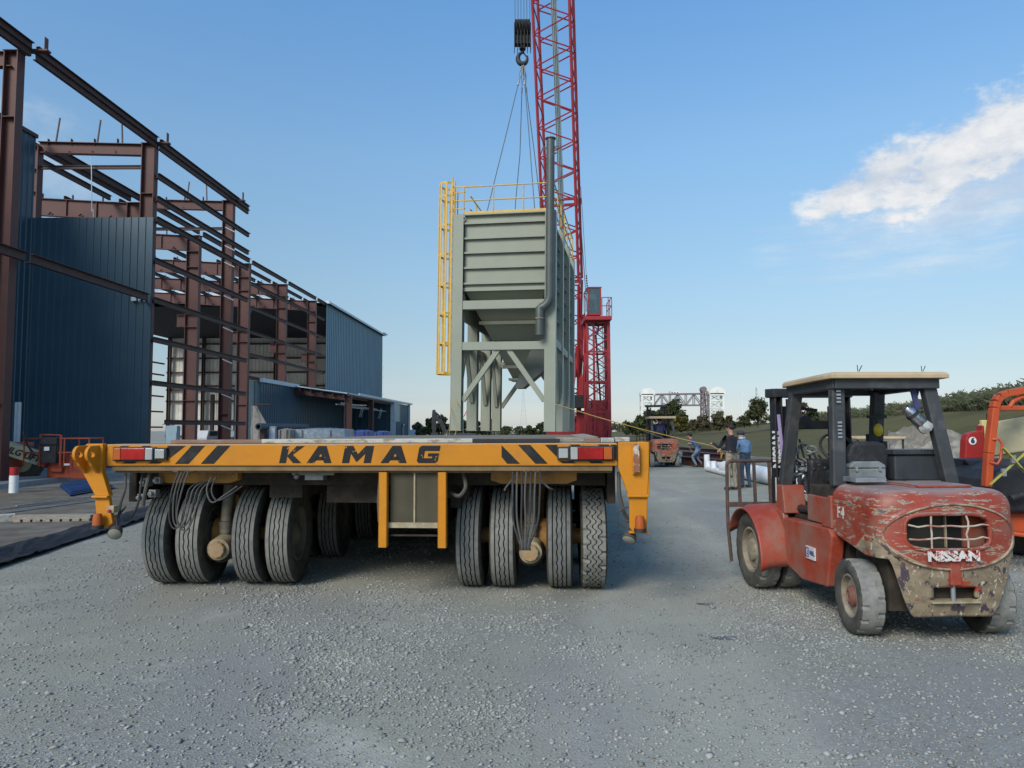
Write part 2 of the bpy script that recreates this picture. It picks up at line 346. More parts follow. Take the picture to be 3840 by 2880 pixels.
def gh(x, y):
    """gentle unevenness of the yard, zero under the vehicles' scale of interest"""
    r = math.hypot(x, y)
    if r > 60: return 0
    rut = 0
    for k in (-1, 1):
        t = (x + 4.6 + k * .9) * .8 - (y - 6.5) * .62; rut -= .018 * math.exp(-(t / .16) ** 2) * (1 if y < 14 else 0)
    return rut + (mnoise.noise(Vector((x * .35, y * .35, 1))) * .022 + mnoise.noise(Vector((x * 1.6, y * 1.6, 5))) * .005) * max(0, 1 - r / 60)
xs = [-2500, -900, -400, -200, -120, -80, -60] + [-45 + i * 2 for i in range(16)] + [-14 + i * .25 for i in range(int(28 / .25))] + [14 + i * 2 for i in range(20)] + [60, 90, 150, 300, 700, 2500]
ys = [-400, -60, -20, -8, 0] + [1 + i * .25 for i in range(int(19 / .25))] + [20 + i for i in range(30)] + [55, 65, 80, 100, 140, 200, 300, 500, 900, 1800, 4000]
mb = MB(); mb.add([(x, y, gh(x, y)) for y in ys for x in xs], [(j * len(xs) + i, j * len(xs) + i + 1, (j + 1) * len(xs) + i + 1, (j + 1) * len(xs) + i) for j in range(len(ys) - 1) for i in range(len(xs) - 1)])
g = mb.build('ground', m_ground, smooth=True); tag(g, 'grey crushed stone yard with pale dusty tracks', 'ground', kind='structure')

# loose stones : real chips of crushed rock scattered on the yard
def stones(n, seed):
    rs = np.random.RandomState(seed); V = []; Fc = []; k = 0; mi = []
    base = np.array([(1, 0, 0), (-1, 0, 0), (0, 1, 0), (0, -1, 0), (0, 0, 1), (0, 0, -1)], float)
    fs = [(0, 2, 4), (2, 1, 4), (1, 3, 4), (3, 0, 4), (2, 0, 5), (1, 2, 5), (3, 1, 5), (0, 3, 5)]
    tries = 0
    while k < n and tries < n * 12:
        tries += 1
        d = 3.2 + 11 * rs.rand() ** 1.5; x = (rs.rand() * 2 - 1) * d * .80
        c = mnoise.noise(Vector((x * .55, d * .4, 3))) + .5 * mnoise.noise(Vector((x * 1.9, d * 1.5, 8)))
        c -= .55 * math.exp(-((x - .22 * d) / 1.0) ** 2) + .35 * (1 if x < -.42 * d + .3 else 0)
        if rs.rand() > min(1, max(.11, .42 + c * 1.5)): continue
        s = .0045 + .010 * rs.rand() ** 3 + (.010 if rs.rand() < .02 else 0)
        P = base * (1 + (rs.rand(6, 1) - .5) * .7) * np.array([s * (1 + .6 * rs.rand()), s * (1 + .3 * rs.rand()), s * .6])
        P += (rs.rand(6, 3) - .5) * s * .5
        a = rs.rand() * 6.283; ca, sa = math.cos(a), math.sin(a)
        X = P[:, 0] * ca - P[:, 1] * sa + x; Y = P[:, 0] * sa + P[:, 1] * ca + d; Z = P[:, 2] + gh(x, d) + s * .25
        V.append(np.stack([X, Y, Z], 1)); q = rs.rand(); mi += [0 if q < .5 else 1 if q < .85 else 2] * 8; k += 1
    V = np.concatenate(V); nV = len(V); idx = (np.arange(k)[:, None, None] * 6 + np.array(fs)[None]).reshape(-1)
    me = bpy.data.meshes.new('gravel_chips'); me.vertices.add(nV); me.vertices.foreach_set('co', V.reshape(-1)); me.loops.add(len(idx)); me.loops.foreach_set('vertex_index', idx)
    me.polygons.add(k * 8); me.polygons.foreach_set('loop_start', np.arange(k * 8) * 3); me.polygons.foreach_set('material_index', np.array(mi))
    for c in ((.285, .283, .25), (.345, .34, .305), (.20, .197, .18)): me.materials.append(mat('stone_%d' % int(c[0] * 100), c, .9, var=.2, scale=1.5))
    me.update(); me.validate(); o = bpy.data.objects.new('gravel_chips', me); COL.objects.link(o); return o
st = stones(90000, 4); tag(st, 'loose chips of crushed grey stone lying on the yard', 'gravel', kind='stuff')

# dark oil stains pressed into the yard
def patch(name, pts, z, m, label, cat, kind=None, th=.004):
    mb = MB(); n = len(pts); mb.add([(p[0], p[1], z) for p in pts] + [(p[0], p[1], z - th) for p in pts], [tuple(range(n))] + [(i, (i + 1) % n, n + (i + 1) % n, n + i) for i in range(n)])
    o = mb.build(name, m); tag(o, label, cat, kind=kind); return o

# ------------------------------------------------------------------ left : soil strip, concrete slab, silt fabric
m_soil = mat('brown_soil', (.10, .082, .06), .95, col2=(.17, .15, .12), scale=1.6, lo=.4, hi=.65, bump=.6, bscale=6)
m_fabric = mat('black_silt_fabric', (.016, .016, .018), .7, col2=(.06, .055, .05), scale=2.5, lo=.5, hi=.75, stretch=(2.5, .6, 1), bump=.8, bscale=7)
edge_px = [(-500, 2330), (0, 2128), (150, 2080), (300, 2030), (430, 1990), (560, 1945), (720, 1905), (900, 1850)]
E1 = [gp(*p) for p in edge_px]
far_px = [(-900, 2010), (0, 1838), (150, 1832), (300, 1824), (430, 1816), (560, 1808), (720, 1795), (900, 1785)]
E2 = [gp(*p) for p in far_px]
mb = MB(); P = []; nn = 24
for a, b in zip(E1, E2):
    for j in range(nn + 1):
        t = j / nn; p = a.lerp(b, t); h = -.0 + .02 + mnoise.noise(Vector((p.x * .7, p.y * .7, 0))) * .03 * (1 if 0 < j < nn else 0) + (.0 if j == 0 else .012); P.append((p.x, p.y, h))
mb.add(P, [(i * (nn + 1) + j, i * (nn + 1) + j + 1, (i + 1) * (nn + 1) + j + 1, (i + 1) * (nn + 1) + j) for i in range(len(E1) - 1) for j in range(nn)])
o = mb.build('soil', m_soil, smooth=True); tag(o, 'bare brown soil strip beside the steel frame building', 'soil', kind='structure')
# fabric : a crumpled sheet following the yard edge, widened to stand in for trench shadow
mb = MB(); P = []; nf = 12; dense = []
for i in range(len(E1) - 1):
    for k in range(10): dense.append(E1[i].lerp(E1[i + 1], k / 10))
dense.append(E1[-1])
for i, p in enumerate(dense):
    wdt = 2.1 + .25 * mnoise.noise(Vector((i * .3, 0, 0)))
    for j in range(nf + 1):
        t = j / nf; off = Vector((-.45, .9, 0)).normalized() * (t * wdt - .05 + .08 * mnoise.noise(Vector((i * .5, 3, 0)))); q = p + off
        P.append((q.x, q.y, .045 + .05 * abs(mnoise.noise(Vector((q.x * 1.2, q.y * 5, 2)))) + .13 * math.sin(t * math.pi) * (.6 + .5 * mnoise.noise(Vector((i * .25, t * 3, 1))))))
mb.add(P, [(i * (nf + 1) + j, i * (nf + 1) + j + 1, (i + 1) * (nf + 1) + j + 1, (i + 1) * (nf + 1) + j) for i in range(len(dense) - 1) for j in range(nf)])
o = mb.build('silt_fabric', m_fabric, smooth=True); tag(o, 'crumpled black silt fabric lying along the edge of the gravel yard', 'ground fabric')
# concrete slab of the building, its edge a real step
S = [gp(*p, z=.0) for p in ((-900, 1935), (0, 1838), (300, 1800), (420, 1790))]
mb = MB(); front = [S[0], S[1], S[2], S[3], Vector((-14.2, 62, 0)), Vector((-14.2, 94, 0))]; back = [Vector((-75, q.y + (0 if k < 1 else 0), 0)) for k, q in enumerate(front)]
P = []
for a, b in zip(front, back): P += [(a.x, a.y, .0), (a.x, a.y, .17), (b.x, b.y, .17)]
mb.add(P, [(i * 3 + j, i * 3 + j + 1, (i + 1) * 3 + j + 1, (i + 1) * 3 + j) for i in range(len(front) - 1) for j in range(2)])
o = mb.build('concrete_slab', m_concrete); tag(o, 'pale concrete floor slab under the steel frame building', 'slab', kind='structure')

# ------------------------------------------------------------------ levee
m_grass = mat('levee_grass', (.078, .068, .014), .95, col2=(.118, .086, .026), scale=.35, lo=.42, hi=.66, var=.3, bump=.9, bscale=3, layer3=((.055, .058, .014), .9, .55, .7))
stn = [(2235, 1640, 1622, 330), (2380, 1668, 1612.5, 320), (2531, 1692, 1604, 300), (2697, 1708, 1594.5, 210), (2893, 1724, 1586, 150), (3068, 1736, 1577, 105), (3188, 1746, 1568, 78), (3410, 1764, 1555, 56), (3561, 1776, 1545, 48), (3700, 1790, 1539, 42), (3900, 1806, 1531, 37), (4300, 1850, 1512, 29), (5200, 1960, 1480, 19)]
mb = MB(); P = []; nr = 26; CREST = []; fine = []
for i in range(len(stn) - 1):
    for k in range(8): fine.append([stn[i][q] + (stn[i + 1][q] - stn[i][q]) * k / 8 for q in range(3)] + [1 / (1 / stn[i][3] + (1 / stn[i + 1][3] - 1 / stn[i][3]) * k / 8)])
fine.append(list(stn[-1]))
for px, yb, yc, dc in fine:
    a = gp(px, yb); c = at(px, yc, dc); CREST.append(c)
    for j in range(nr + 1):
        t = j / nr; p = a.lerp(c, t); s = t * t * (3 - 2 * t) * .55 + t * .45; p.z = c.z * s + (mnoise.noise(Vector((p.x * .15, p.y * .15, 0))) * .12 if 0 < j < nr else 0)
        if j == 0: p.z = -.05
        P.append(p)
    e = c + Vector((c.x, c.y, 0)).normalized() * 8; P.append(e); e = c + Vector((c.x, c.y, 0)).normalized() * 22; e.z = .01; P.append(e)
nc = nr + 3
mb.add(P, [(i * nc + j, i * nc + j + 1, (i + 1) * nc + j + 1, (i + 1) * nc + j) for i in range(len(fine) - 1) for j in range(nc - 1)])
o = mb.build('levee', m_grass, smooth=True); tag(o, 'long grassy embankment beyond the yard', 'embankment', kind='structure')
# rough rubble ground at the foot of the embankment
m_rub = mat('pale_rubble', (.22, .205, .175), .95, col2=(.12, .11, .085), scale=1.2, lo=.4, hi=.6, bump=.9, bscale=5)
mb = MB(); P = []; rows = [(2420, 1712, 1676), (2560, 1722, 1694), (2700, 1738, 1705), (2850, 1752, 1718), (3000, 1765, 1725), (3200, 1785, 1735), (3500, 1815, 1757), (3900, 1860, 1790)]
for px, y0, y1 in rows:
    a = gp(px, y0); c = gp(px, y1)
    for j in range(9):
        p = a.lerp(c, j / 8); p.z = .015 + (.35 * math.sin(j / 8 * math.pi) * (.5 + mnoise.noise(Vector((p.x * .5, p.y * .5, 4)))) if 0 < j < 8 else -.02); P.append(p)
mb.add(P, [(i * 9 + j, i * 9 + j + 1, (i + 1) * 9 + j + 1, (i + 1) * 9 + j) for i in range(len(rows) - 1) for j in range(8)])
o = mb.build('rubble_strip', m_rub, smooth=True); tag(o, 'pale broken rubble along the foot of the grassy embankment', 'ground', kind='structure')

def mound(name, c, rx, ry, h, m, label, cat, seed=1, rough=.35):
    mb = MB(); n = 34; P = []
    for j in range(n + 1):
        for i in range(n + 1):
            u = i / n * 2 - 1; v = j / n * 2 - 1; r = math.hypot(u, v); z = max(0, 1 - r * r) ** .8 * h
            z *= 1 + rough * mnoise.fractal(Vector((u * 4 + seed, v * 4, seed)), 1, 2, 4); P.append((c[0] + u * rx, c[1] + v * ry, c[2] + z - .02))
    mb.add(P, [(j * (n + 1) + i, j * (n + 1) + i + 1, (j + 1) * (n + 1) + i + 1, (j + 1) * (n + 1) + i) for j in range(n) for i in range(n)])
    o = mb.build(name, m); tag(o, label, cat); return o
m_dirt = mat('dirt_pile', (.17, .15, .115), .95, col2=(.28, .255, .21), scale=2.2, lo=.5, hi=.62, bump=1, bscale=9)
p = at(3480, 1700, 25); mound('dirt_pile', (p.x, p.y, 0), 2.7, 2.2, 1.72, m_dirt, 'heap of broken brown earth and rubble behind the red forklift', 'dirt pile', 3, .22)

# ------------------------------------------------------------------ vegetation
def leafmat(n_, c, c2): return mat(n_, c, .8, col2=c2, scale=1.2, lo=.45, hi=.6, var=.35, spec=.2)
m_leaf_d = leafmat('leaves_dark', (.042, .056, .022), (.068, .070, .028)); m_leaf_b = leafmat('leaves_brown', (.10, .08, .045), (.06, .065, .03)); m_leaf_y = leafmat('leaves_autumn', (.12, .09, .02), (.05, .065, .02)); m_leaf_g = leafmat('leaves_grey_green', (.075, .095, .05), (.12, .115, .07))
m_bark = mat('bark', (.07, .055, .04), .9, bump=.3)
def plant(name, c, w_, h, label, cat, lm, n=1500, leaf=.25, trunk=.35, clumps=10, seed=0, dens=.5, group=None, bare=0):
    """trunk + limbs + leaves in clumps. c = foot, w_ = crown half width, h = height"""
    r = random.Random(seed + 11); t = thing(name, label, cat, c, 0, group)
    tb = MB(); cl = []
    clumps = int(clumps * 1.6); n = int(n * 1.7)
    for k in range(clumps):
        a = r.uniform(0, 6.28); q = math.sqrt(r.random()); z = r.uniform(trunk, .93); ww = w_ * (1 - .55 * max(0, (z - .55)) / .45)
        cc = Vector((math.cos(a) * q * ww * .8, math.sin(a) * q * ww * .8, z * h)); cl.append((cc, r.uniform(.20, .46) * min(w_, h * .7)))
        b0 = Vector((0, 0, h * r.uniform(.05, .35))); mid = b0.lerp(cc, .5) + Vector((0, 0, .08 * h)); tb.path([b0, mid, cc], [.03 * h * .5, .012 * h, .004 * h], 5)
        for q2 in range(bare):
            e = cc + Vector((r.uniform(-1, 1), r.uniform(-1, 1), r.uniform(0, 1.3))) * w_ * .35; tb.tube(cc, e, .006 * h, .002 * h, 4, cap=False)
    tb.tube((0, 0, -.1), (0, 0, h * .45), .035 * h, .015 * h, 7); tb.build('trunk', m_bark, t)
    f = MB()
    for k in range(n):
        cc, rr = r.choice(cl); d = Vector((r.gauss(0, 1), r.gauss(0, 1), r.gauss(0, .8))); d = d.normalized() * rr * r.random() ** dens
        p = cc + d; p.z = max(p.z, .02)
        u = Vector((r.gauss(0, 1), r.gauss(0, 1), r.gauss(0, 1))).normalized(); v = u.cross(Vector((r.gauss(0, 1), r.gauss(0, 1), r.gauss(0, 1)))).normalized(); s = leaf * r.uniform(.5, 1.2)
        f.add([p - u * s * .5, p + v * s * .28, p + u * s * .5, p - v * s * .28], [(0, 1, 2, 3)])
    f.build('crown', lm, t); return t
def hplant(name, px, ybase, ytop, wpx, d, label, lm, zb=None, **k):
    b = at(px, ybase, d); tp = at(px, ytop, d); z0 = max(b.z, 0) if zb is None else zb
    return plant(name, (b.x, b.y, z0), wpx / F * d, tp.z - z0, label, k.pop('cat', 'tree'), lm, **k)
# big dark tree group behind the far forklift
hplant('dense_tree', 2515, 1625, 1508, 58, 120, 'tallest dark green tree in front of the truss span of the bridge', m_leaf_d, n=2600, leaf=.75, clumps=22, seed=1, trunk=.15)
hplant('dense_tree', 2442, 1625, 1534, 30, 118, 'narrow dark tree in front of the left white bridge tower', m_leaf_d, n=1200, leaf=.7, clumps=12, seed=2, trunk=.15)
hplant('bush', 2398, 1628, 1556, 42, 105, 'dark green bush left of the far forklift', m_leaf_d, n=1500, leaf=.6, clumps=14, seed=3, trunk=.1, cat='bush', bare=2)
hplant('autumn_tree', 2548, 1618, 1560, 32, 112, 'low dark tree with yellowing leaves between the two white bridge towers', m_leaf_y, n=900, leaf=.7, clumps=10, seed=4, trunk=.15)
hplant('bush', 2360, 1630, 1590, 40, 100, 'lowest bush right beside the red cab tower', m_leaf_d, n=900, leaf=.5, clumps=10, seed=5, trunk=.05, cat='bush', bare=2)
for i, (px, yt, wp, lb) in enumerate([(2632, 1556, 32, 'brown leaved brush just right of the dark trees, under the truss span'), (2692, 1545, 36, 'brown leaved brush below the right white bridge tower'), (2738, 1562, 22, 'thin brown brush right of the right white bridge tower'), (2596, 1578, 16, 'smallest brown brush between dark trees and bridge tower')]):
    hplant('brush', px, 1612, yt, wp, 110, lb, m_leaf_b, n=900, leaf=.5, clumps=14, seed=20 + i, trunk=.1, cat='bush', bare=3)
hplant('open_tree', 2842, 1600, 1500, 52, 95, 'open small leaved tree below the distant radio mast', m_leaf_d, n=1100, leaf=.45, clumps=20, seed=31, trunk=.3, dens=.7, bare=3)
hplant('open_tree', 2792, 1602, 1560, 28, 95, 'low open tree left of the taller open tree by the light mast', m_leaf_d, n=500, leaf=.4, clumps=12, seed=32, trunk=.2, dens=.7, bare=3)
hplant('open_tree', 3000, 1592, 1512, 50, 80, 'open twiggy tree seen between the forklift mast and its front post', m_leaf_b, n=900, leaf=.36, clumps=18, seed=33, trunk=.25, dens=.7, bare=4)
hplant('open_tree', 3045, 1588, 1530, 30, 78, 'darker small tree seen inside the forklift overhead guard', m_leaf_d, n=800, leaf=.34, clumps=12, seed=34, trunk=.2, dens=.7, bare=2)
# tree line under the hopper
tl = [(1578, 1578, 28), (1612, 1570, 30), (1655, 1560, 30), (1700, 1585, 24), (1742, 1570, 28), (1785, 1582, 24), (1828, 1588, 26), (1853, 1566, 16), (1900, 1600, 26), (1945, 1602, 24), (1990, 1597, 22), (2030, 1585, 24), (2060, 1592, 18)]
for i, (px, yt, wp) in enumerate(tl):
    o = hplant('line_tree', px, 1632, yt, wp, 95, None, m_leaf_d if i % 3 else m_leaf_g, n=650, leaf=.5, clumps=10, seed=50 + i, trunk=.05, group='trees in the far line seen under the hopper', bare=1)
    o['label'] = ['dark far tree beside the end of the blue office', 'dark far tree behind the excavator arm', 'far tree right behind the bend of the excavator arm', 'far tree just left of the hopper front leg', 'far tree between the front and second left hopper legs', 'far tree behind the second left hopper leg', 'low far tree behind the third left hopper leg', 'pointed far tree beside the fourth left hopper leg', 'low far tree right of the left hopper legs', 'lowest far tree in line under the power pylon', 'low far tree right of the power pylon', 'rounder far tree left of the right front hopper leg', 'far tree behind the right front hopper leg'][i]
# reeds along the crest (uncountable)
r = random.Random(3); mb = MB()
for i in range(5200):
    k = r.uniform(5 * 8, len(CREST) - 10); i0 = int(k); c = CREST[i0].lerp(CREST[i0 + 1], k - i0); c = c + Vector((c.x, c.y, 0)).normalized() * r.uniform(.5, 5)
    big = .5 + .5 * mnoise.noise(Vector((k * .35, 0, 7))) + .35 * max(0, (k - 60) / 20)
    h = r.uniform(.4, 1.0) * (.75 + 1.1 * big) * min(1.0, 60 / c.y + .35); lean = Vector((r.gauss(0, .22), r.gauss(0, .2), 1)) * h; p = c + Vector((0, 0, -.15)); wv = Vector((.035 + .02 * r.random(), 0, 0))
    mb.add([p - wv, p + wv, p + lean * .6 + wv * .8, p + lean, p + lean * .6 - wv * .8], [(0, 1, 2, 3, 4)])
    for q in range(3):
        b_ = p + lean * r.uniform(.45, 1.0); e = Vector((r.gauss(0, .25), r.gauss(0, .2), r.uniform(-.05, .3))); s = Vector((0, 0, .06)); mb.add([b_, b_ + e * .5 + s, b_ + e, b_ + e * .5 - s], [(0, 1, 2, 3)])
o = mb.build('reeds', m_leaf_g); tag(o, 'tall grey green reeds growing along the top of the embankment', 'reeds', kind='stuff')
# low grass tufts on the slope near the crest
# ================================================================== steel frame building (left)
# the long axis of the building runs at 2.6 degrees to the right of the view; X offsets are measured from that axis line
AX = math.tan(R(2.62))
def bw(off, d, z): return Vector((-off + d * AX, d, z))      # off = metres left of the axis line
W1, W2, W3 = 16.7, 21.7, 50.0
EZ = 14.1
DZ = [22.5, 30.0, 37.7, 44.2, 51.8, 59.3, 67.0, 94.0]
B0 = thing('steel_frame_building', 'unfinished steel frame building in red oxide primer with blue sheet walls, tallest on the left', 'building', bw(W1, 22.5, 0))
borg = B0.location.copy()
def q(off, d, z): return bw(off, d, z) - borg
def column(off, d, z0, z1, dep, wid=.36, name='column', cap=True, haunch=None):
    m = MB(); m.ibeam(q(off, d, z0), q(off, d, z1), wid, dep, .03, up=(1, 0, 0), tw=.02)
    # stiffener plates between the flanges
    for zz in haunch or []: m.box(q(off, d, zz), (dep - .06, wid - .02, .025))
    m.box(q(off, d, z0 + .015), (dep + .15, wid + .15, .03))
    if cap: m.box(q(off, d, z1 + .012), (dep + .06, wid + .04, .024))
    return m
# outer columns (line one) with short roof beams to the inner line
for k, d in enumerate(DZ[:3]):
    sh_ = 0 if k else .28
    m = column(W1 + .30 + sh_, d, .0, EZ, .56 if k else .46, .36, haunch=(2.6, 11.9)); m.build('column', m_oxide, B0)
    m = MB(); m.ibeam(q(W1 + .6, d, EZ - .25), q(W2 + .1, d, EZ - .12), .25, .50, .025, tw=.015)
    for t in (.22, .42, .62, .82): m.bar(q(W1 + .6 + (W2 - W1) * t, d, EZ - .02), q(W1 + .6 + (W2 - W1) * t, d, EZ + .26), .012, .16); m.bar(q(W1 + .6 + (W2 - W1) * t, d - .1, EZ - .46), q(W1 + .6 + (W2 - W1) * t, d - .14, EZ - .32), .08, .02)
    m.bar(q(W1 - .55, d, EZ + .05), q(W1 + .1, d, EZ + .05), .22, .06); m.bar(q(W1 - .45, d, EZ + .05), q(W1 - .45, d, EZ + .5), .02, .18)
    m.build('roof_beam', m_oxide, B0)
    if k: # standing bolted angles above the beams
        for t, hh, ln in ((.30, .95, -.05), (.52, 1.1, .12), (.88, 1.2, .15)):
            m = MB(); o_ = W1 + (W2 - W1) * t; m.bar(q(o_, d, EZ), q(o_ - ln, d, EZ + hh), .05, .05); m.build('brace_angle', m_oxide2, B0)
for d in DZ[1:4]:
    m = MB(); m.ibeam(q(W1 + .5, d, EZ - 1.5 if d > 31 else EZ - 1.0), q(W2, d, EZ - 1.5 if d > 31 else EZ - 1.0), .10, .16, .02); 
    if d < 38: m.build('strut', m_oxide2, B0)
# inner columns (line two)
for k, d in enumerate(DZ[1:7]):
    m = column(W2 + .38, d, .0, EZ - .1, .80 if k > 1 else .72, .38, haunch=(3.6, 8.2, 9.0, 12.0, 13.0)); 
    if k >= 2: # crane bracket on the inside
        m.ibeam(q(W2 + .75, d, 8.6), q(W2 + 1.35, d, 8.6), .3, .75, .03)
    m.build('column', m_oxide, B0)
    # main rafter towards the far line
    m = MB(); a = q(W2 + .80, d, EZ - .55); b = q(W2 + 15.5, d, EZ + .35); c = q(W3, d, EZ - .6)
    m.ibeam(a, b, .26, .95, .03, tw=.02); m.ibeam(b, c, .26, .95, .03, tw=.02)
    for t in range(1, 9):
        p = a.lerp(b, t / 9); m.box(p, (.03, .2, .9)); m.box(p + Vector((.3, 0, .6)), (.015, .14, .28)); m.bar(p + Vector((.7, -.1, -.45)), p + Vector((.85, -.12, -.33)), .1, .03)
    m.build('rafter', m_oxide, B0)
    m = column(W3, d, 0, EZ, .7, .36); m.build('column', m_oxide2, B0)
# eave struts and girts, line one
def zee(a, b, h=.2, w_=.09, m=None):
    m = m or MB(); a = Vector(a); b = Vector(b); m.bar(a, b, .02, h); u = Vector((w_ / 2, 0, 0)); m.bar(a + u + Vector((0, 0, h / 2)), b + u + Vector((0, 0, h / 2)), w_, .02); m.bar(a - u - Vector((0, 0, h / 2)), b - u - Vector((0, 0, h / 2)), w_, .02); return m
for a, b in ((15.5, 22.4), (22.6, 29.9), (30.1, 39.4)):
    zee(q(W1 - .05, a, EZ + .16), q(W1 - .05, b, EZ + .16), .22, .10).build('eave_strut', m_oxide2, B0)
    zee(q(W1 - .04, a, EZ - .07), q(W1 - .04, b, EZ - .07), .2, .10).build('eave_strut', m_oxide2, B0)
zee(q(W1 - .12, 12.5, 7.3), q(W1 - .12, 22.4, 7.3), .26, .12).build('girt', m_oxide2, B0)
zee(q(W1 - .12, 22.6, 7.3), q(W1 - .12, 29.4, 7.3), .26, .12).build('girt', m_oxide2, B0)
for z in (2.1, 3.75, 5.6, 7.3, 9.0, 10.8, 11.7, 12.7):
    zee(q(W1 - .1, 29.9 if z != 2.1 else 31, z), q(W1 - .1, 39.4, z), .19, .1).build('girt', m_oxide2, B0)
    m = MB(); m.bar(q(W1 - .1, 37.6, z - .32), q(W1 + .35, 37.4, z - .1), .05, .05); m.build('brace_angle', m_trim, B0)
# girts, line two
for z in (2.1, 3.9, 5.6, 7.3, 9.0, 10.8, 12.6):
    for a, b in ((52.0, 59.1), (59.5, 66.8), (67.2, 69.7)):
        if z > 5: zee(q(W2, a, z), q(W2, b, z), .2, .1).build('girt', m_oxide2, B0)
for a, b in ((30.2, 37.5), (37.9, 44.0), (44.4, 51.6), (52.0, 59.1), (59.5, 66.8), (67.2, 73)):
    zee(q(W2 - .05, a, EZ + .1), q(W2 - .05, b, EZ + .1), .24, .12).build('eave_strut', m_oxide2, B0)
    for o_ in ((1.3, 2.6, 4.2, 5.8, 7.4, 9.0, 10.6, 12.2, 13.8) if a > 50 else (1.4, 4.4) if a > 36 else (.5, 1.6)):
        zz = EZ + .05 + .9 * o_ / 15.5
        zee(q(W2 + o_, a, zz), q(W2 + o_, b + (1.1 if o_ > 3 and a > 50 else 0), zz), .22, .1).build('purlin', m_oxide2, B0)
# hanging conduits at the near end wall
for o_, z0, z1 in ((19.3, 11.1, EZ - .6), (19.15, 10.0, 11.2)):
    MB().tube(q(o_, 29.8, z0), q(o_ + .1, 29.8, z1), .02, n=6).build('hanging_conduit', m_trim, B0)
# near end wall: frontal ribbed sheet from the inner line to the outer line, at the second frame
def ribbed(name, a, b, z0, zt0, zt1, m_, seam, parent, inset=(0, 0, 0), pitch=.305, rib=.035, face=None, every=1):
    """vertical ribbed sheeting between ground points a, b (local), bottom z0, tops zt0..zt1; ribs point to the side 'face'"""
    a = Vector(a); b = Vector(b); L_ = (b - a).length; u = (b - a) / L_; nrm = Vector((u.y, -u.x, 0)) if face is None else Vector(face)
    m = MB(); n = int(L_ / pitch); prof = []
    for i in range(n):
        s = i * L_ / n; p = L_ / n
        prof += [(s, 0), (s + p * .40, 0), (s + p * .48, .4), (s + p * .52, .4), (s + p * .60, 0)] if False else [(s, 0), (s + p * .80, 0), (s + p * .86, 1), (s + p * .94, 1)]
    prof.append((L_, 0)); P = []
    for s, h in prof:
        t = s / L_; p = a + u * s + nrm * h * rib; P += [(p.x, p.y, z0), (p.x, p.y, zt0 + (zt1 - zt0) * t)]
    fs = [(2 * i, 2 * i + 2, 2 * i + 3, 2 * i + 1) for i in range(len(prof) - 1)]
    m.add(P, []); 
    for i, f_ in enumerate(fs):
        m.f.append(f_); m.mi.append(1 if (i % 4 == 2) and seam is not None else 0)
    # back sheet gives thickness
    o_ = len(m.v); bk = -nrm * .03; m.v += [tuple(Vector((*(a + bk).xy, z0))), tuple(Vector((*(b + bk).xy, z0))), tuple(Vector((*(b + bk).xy, zt1))), tuple(Vector((*(a + bk).xy, zt0)))]; m.f.append((o_, o_ + 1, o_ + 2, o_ + 3)); m.mi.append(0)
    ob = m.build(name, [m_, seam or m_], parent); return ob
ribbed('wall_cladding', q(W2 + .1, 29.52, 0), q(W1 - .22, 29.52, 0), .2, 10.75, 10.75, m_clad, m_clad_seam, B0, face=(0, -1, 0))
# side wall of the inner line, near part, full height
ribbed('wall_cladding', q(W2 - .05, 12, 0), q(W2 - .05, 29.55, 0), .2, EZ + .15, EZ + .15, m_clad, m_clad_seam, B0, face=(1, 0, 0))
MB().bar(q(W2 - .08, 12, EZ + .2), q(W2 - .08, 29.6, EZ + .2), .12, .16).build('eave_strut', m_oxide2, B0)
m = MB(); m.bx(-.2, 0, 0, .12, 0, .16); m.box((.12, .06, .08), (.04, .1, .2)); m.box((.34, .06, .08), (.04, .1, .2)); m.box((.23, .06, .08), (.2, .06, .05)); 
o = m.build('splice_plate', m_trim, B0, loc=q(W1 + .35, 29.35, 7.15))
# far part : roofed and clad
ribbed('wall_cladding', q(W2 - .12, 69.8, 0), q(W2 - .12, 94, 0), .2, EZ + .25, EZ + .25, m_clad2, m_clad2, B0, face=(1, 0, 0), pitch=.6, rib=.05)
m = MB()
for s, (o0, o1, z0, z1) in enumerate(((W2 - .5, W2 + 15.5, EZ + .32, EZ + 1.5), (W2 + 15.5, W3 + .5, EZ + 1.5, EZ + .3))):
    m.cur = 0; P = [q(o0, 69.6, z0), q(o1, 69.6, z1), q(o1, 94.4, z1), q(o0, 94.4, z0)]; dn = Vector((0, 0, -.18))
    m.add(P + [p + dn for p in P], [(0, 1, 2, 3), (4, 5, 6, 7), (0, 1, 5, 4), (1, 2, 6, 5), (2, 3, 7, 6), (3, 0, 4, 7)])
    m.mi[-5] = 1
m.build('roof', [m_trim, m_roofin], B0)
m = MB(); P = [q(W2 + .2, 69.7, EZ - .1), q(W3, 69.7, EZ - .1), q(W3, 94, EZ - .1), q(W2 + .2, 94, EZ - .1)]; m.add(P, [(0, 1, 2, 3)]); m.build('roof_underside', m_roofin, B0)
m = MB(); m.bar(q(W2 - .3, 69.6, EZ + .3), q(W2 - .3, 94.6, EZ + .3), .25, .22); m.bar(q(W2 - .35, 92.5, EZ + .42), q(W2 - .35, 95.2, EZ + .42), .5, .12); m.build('gutter', m_trim, B0)
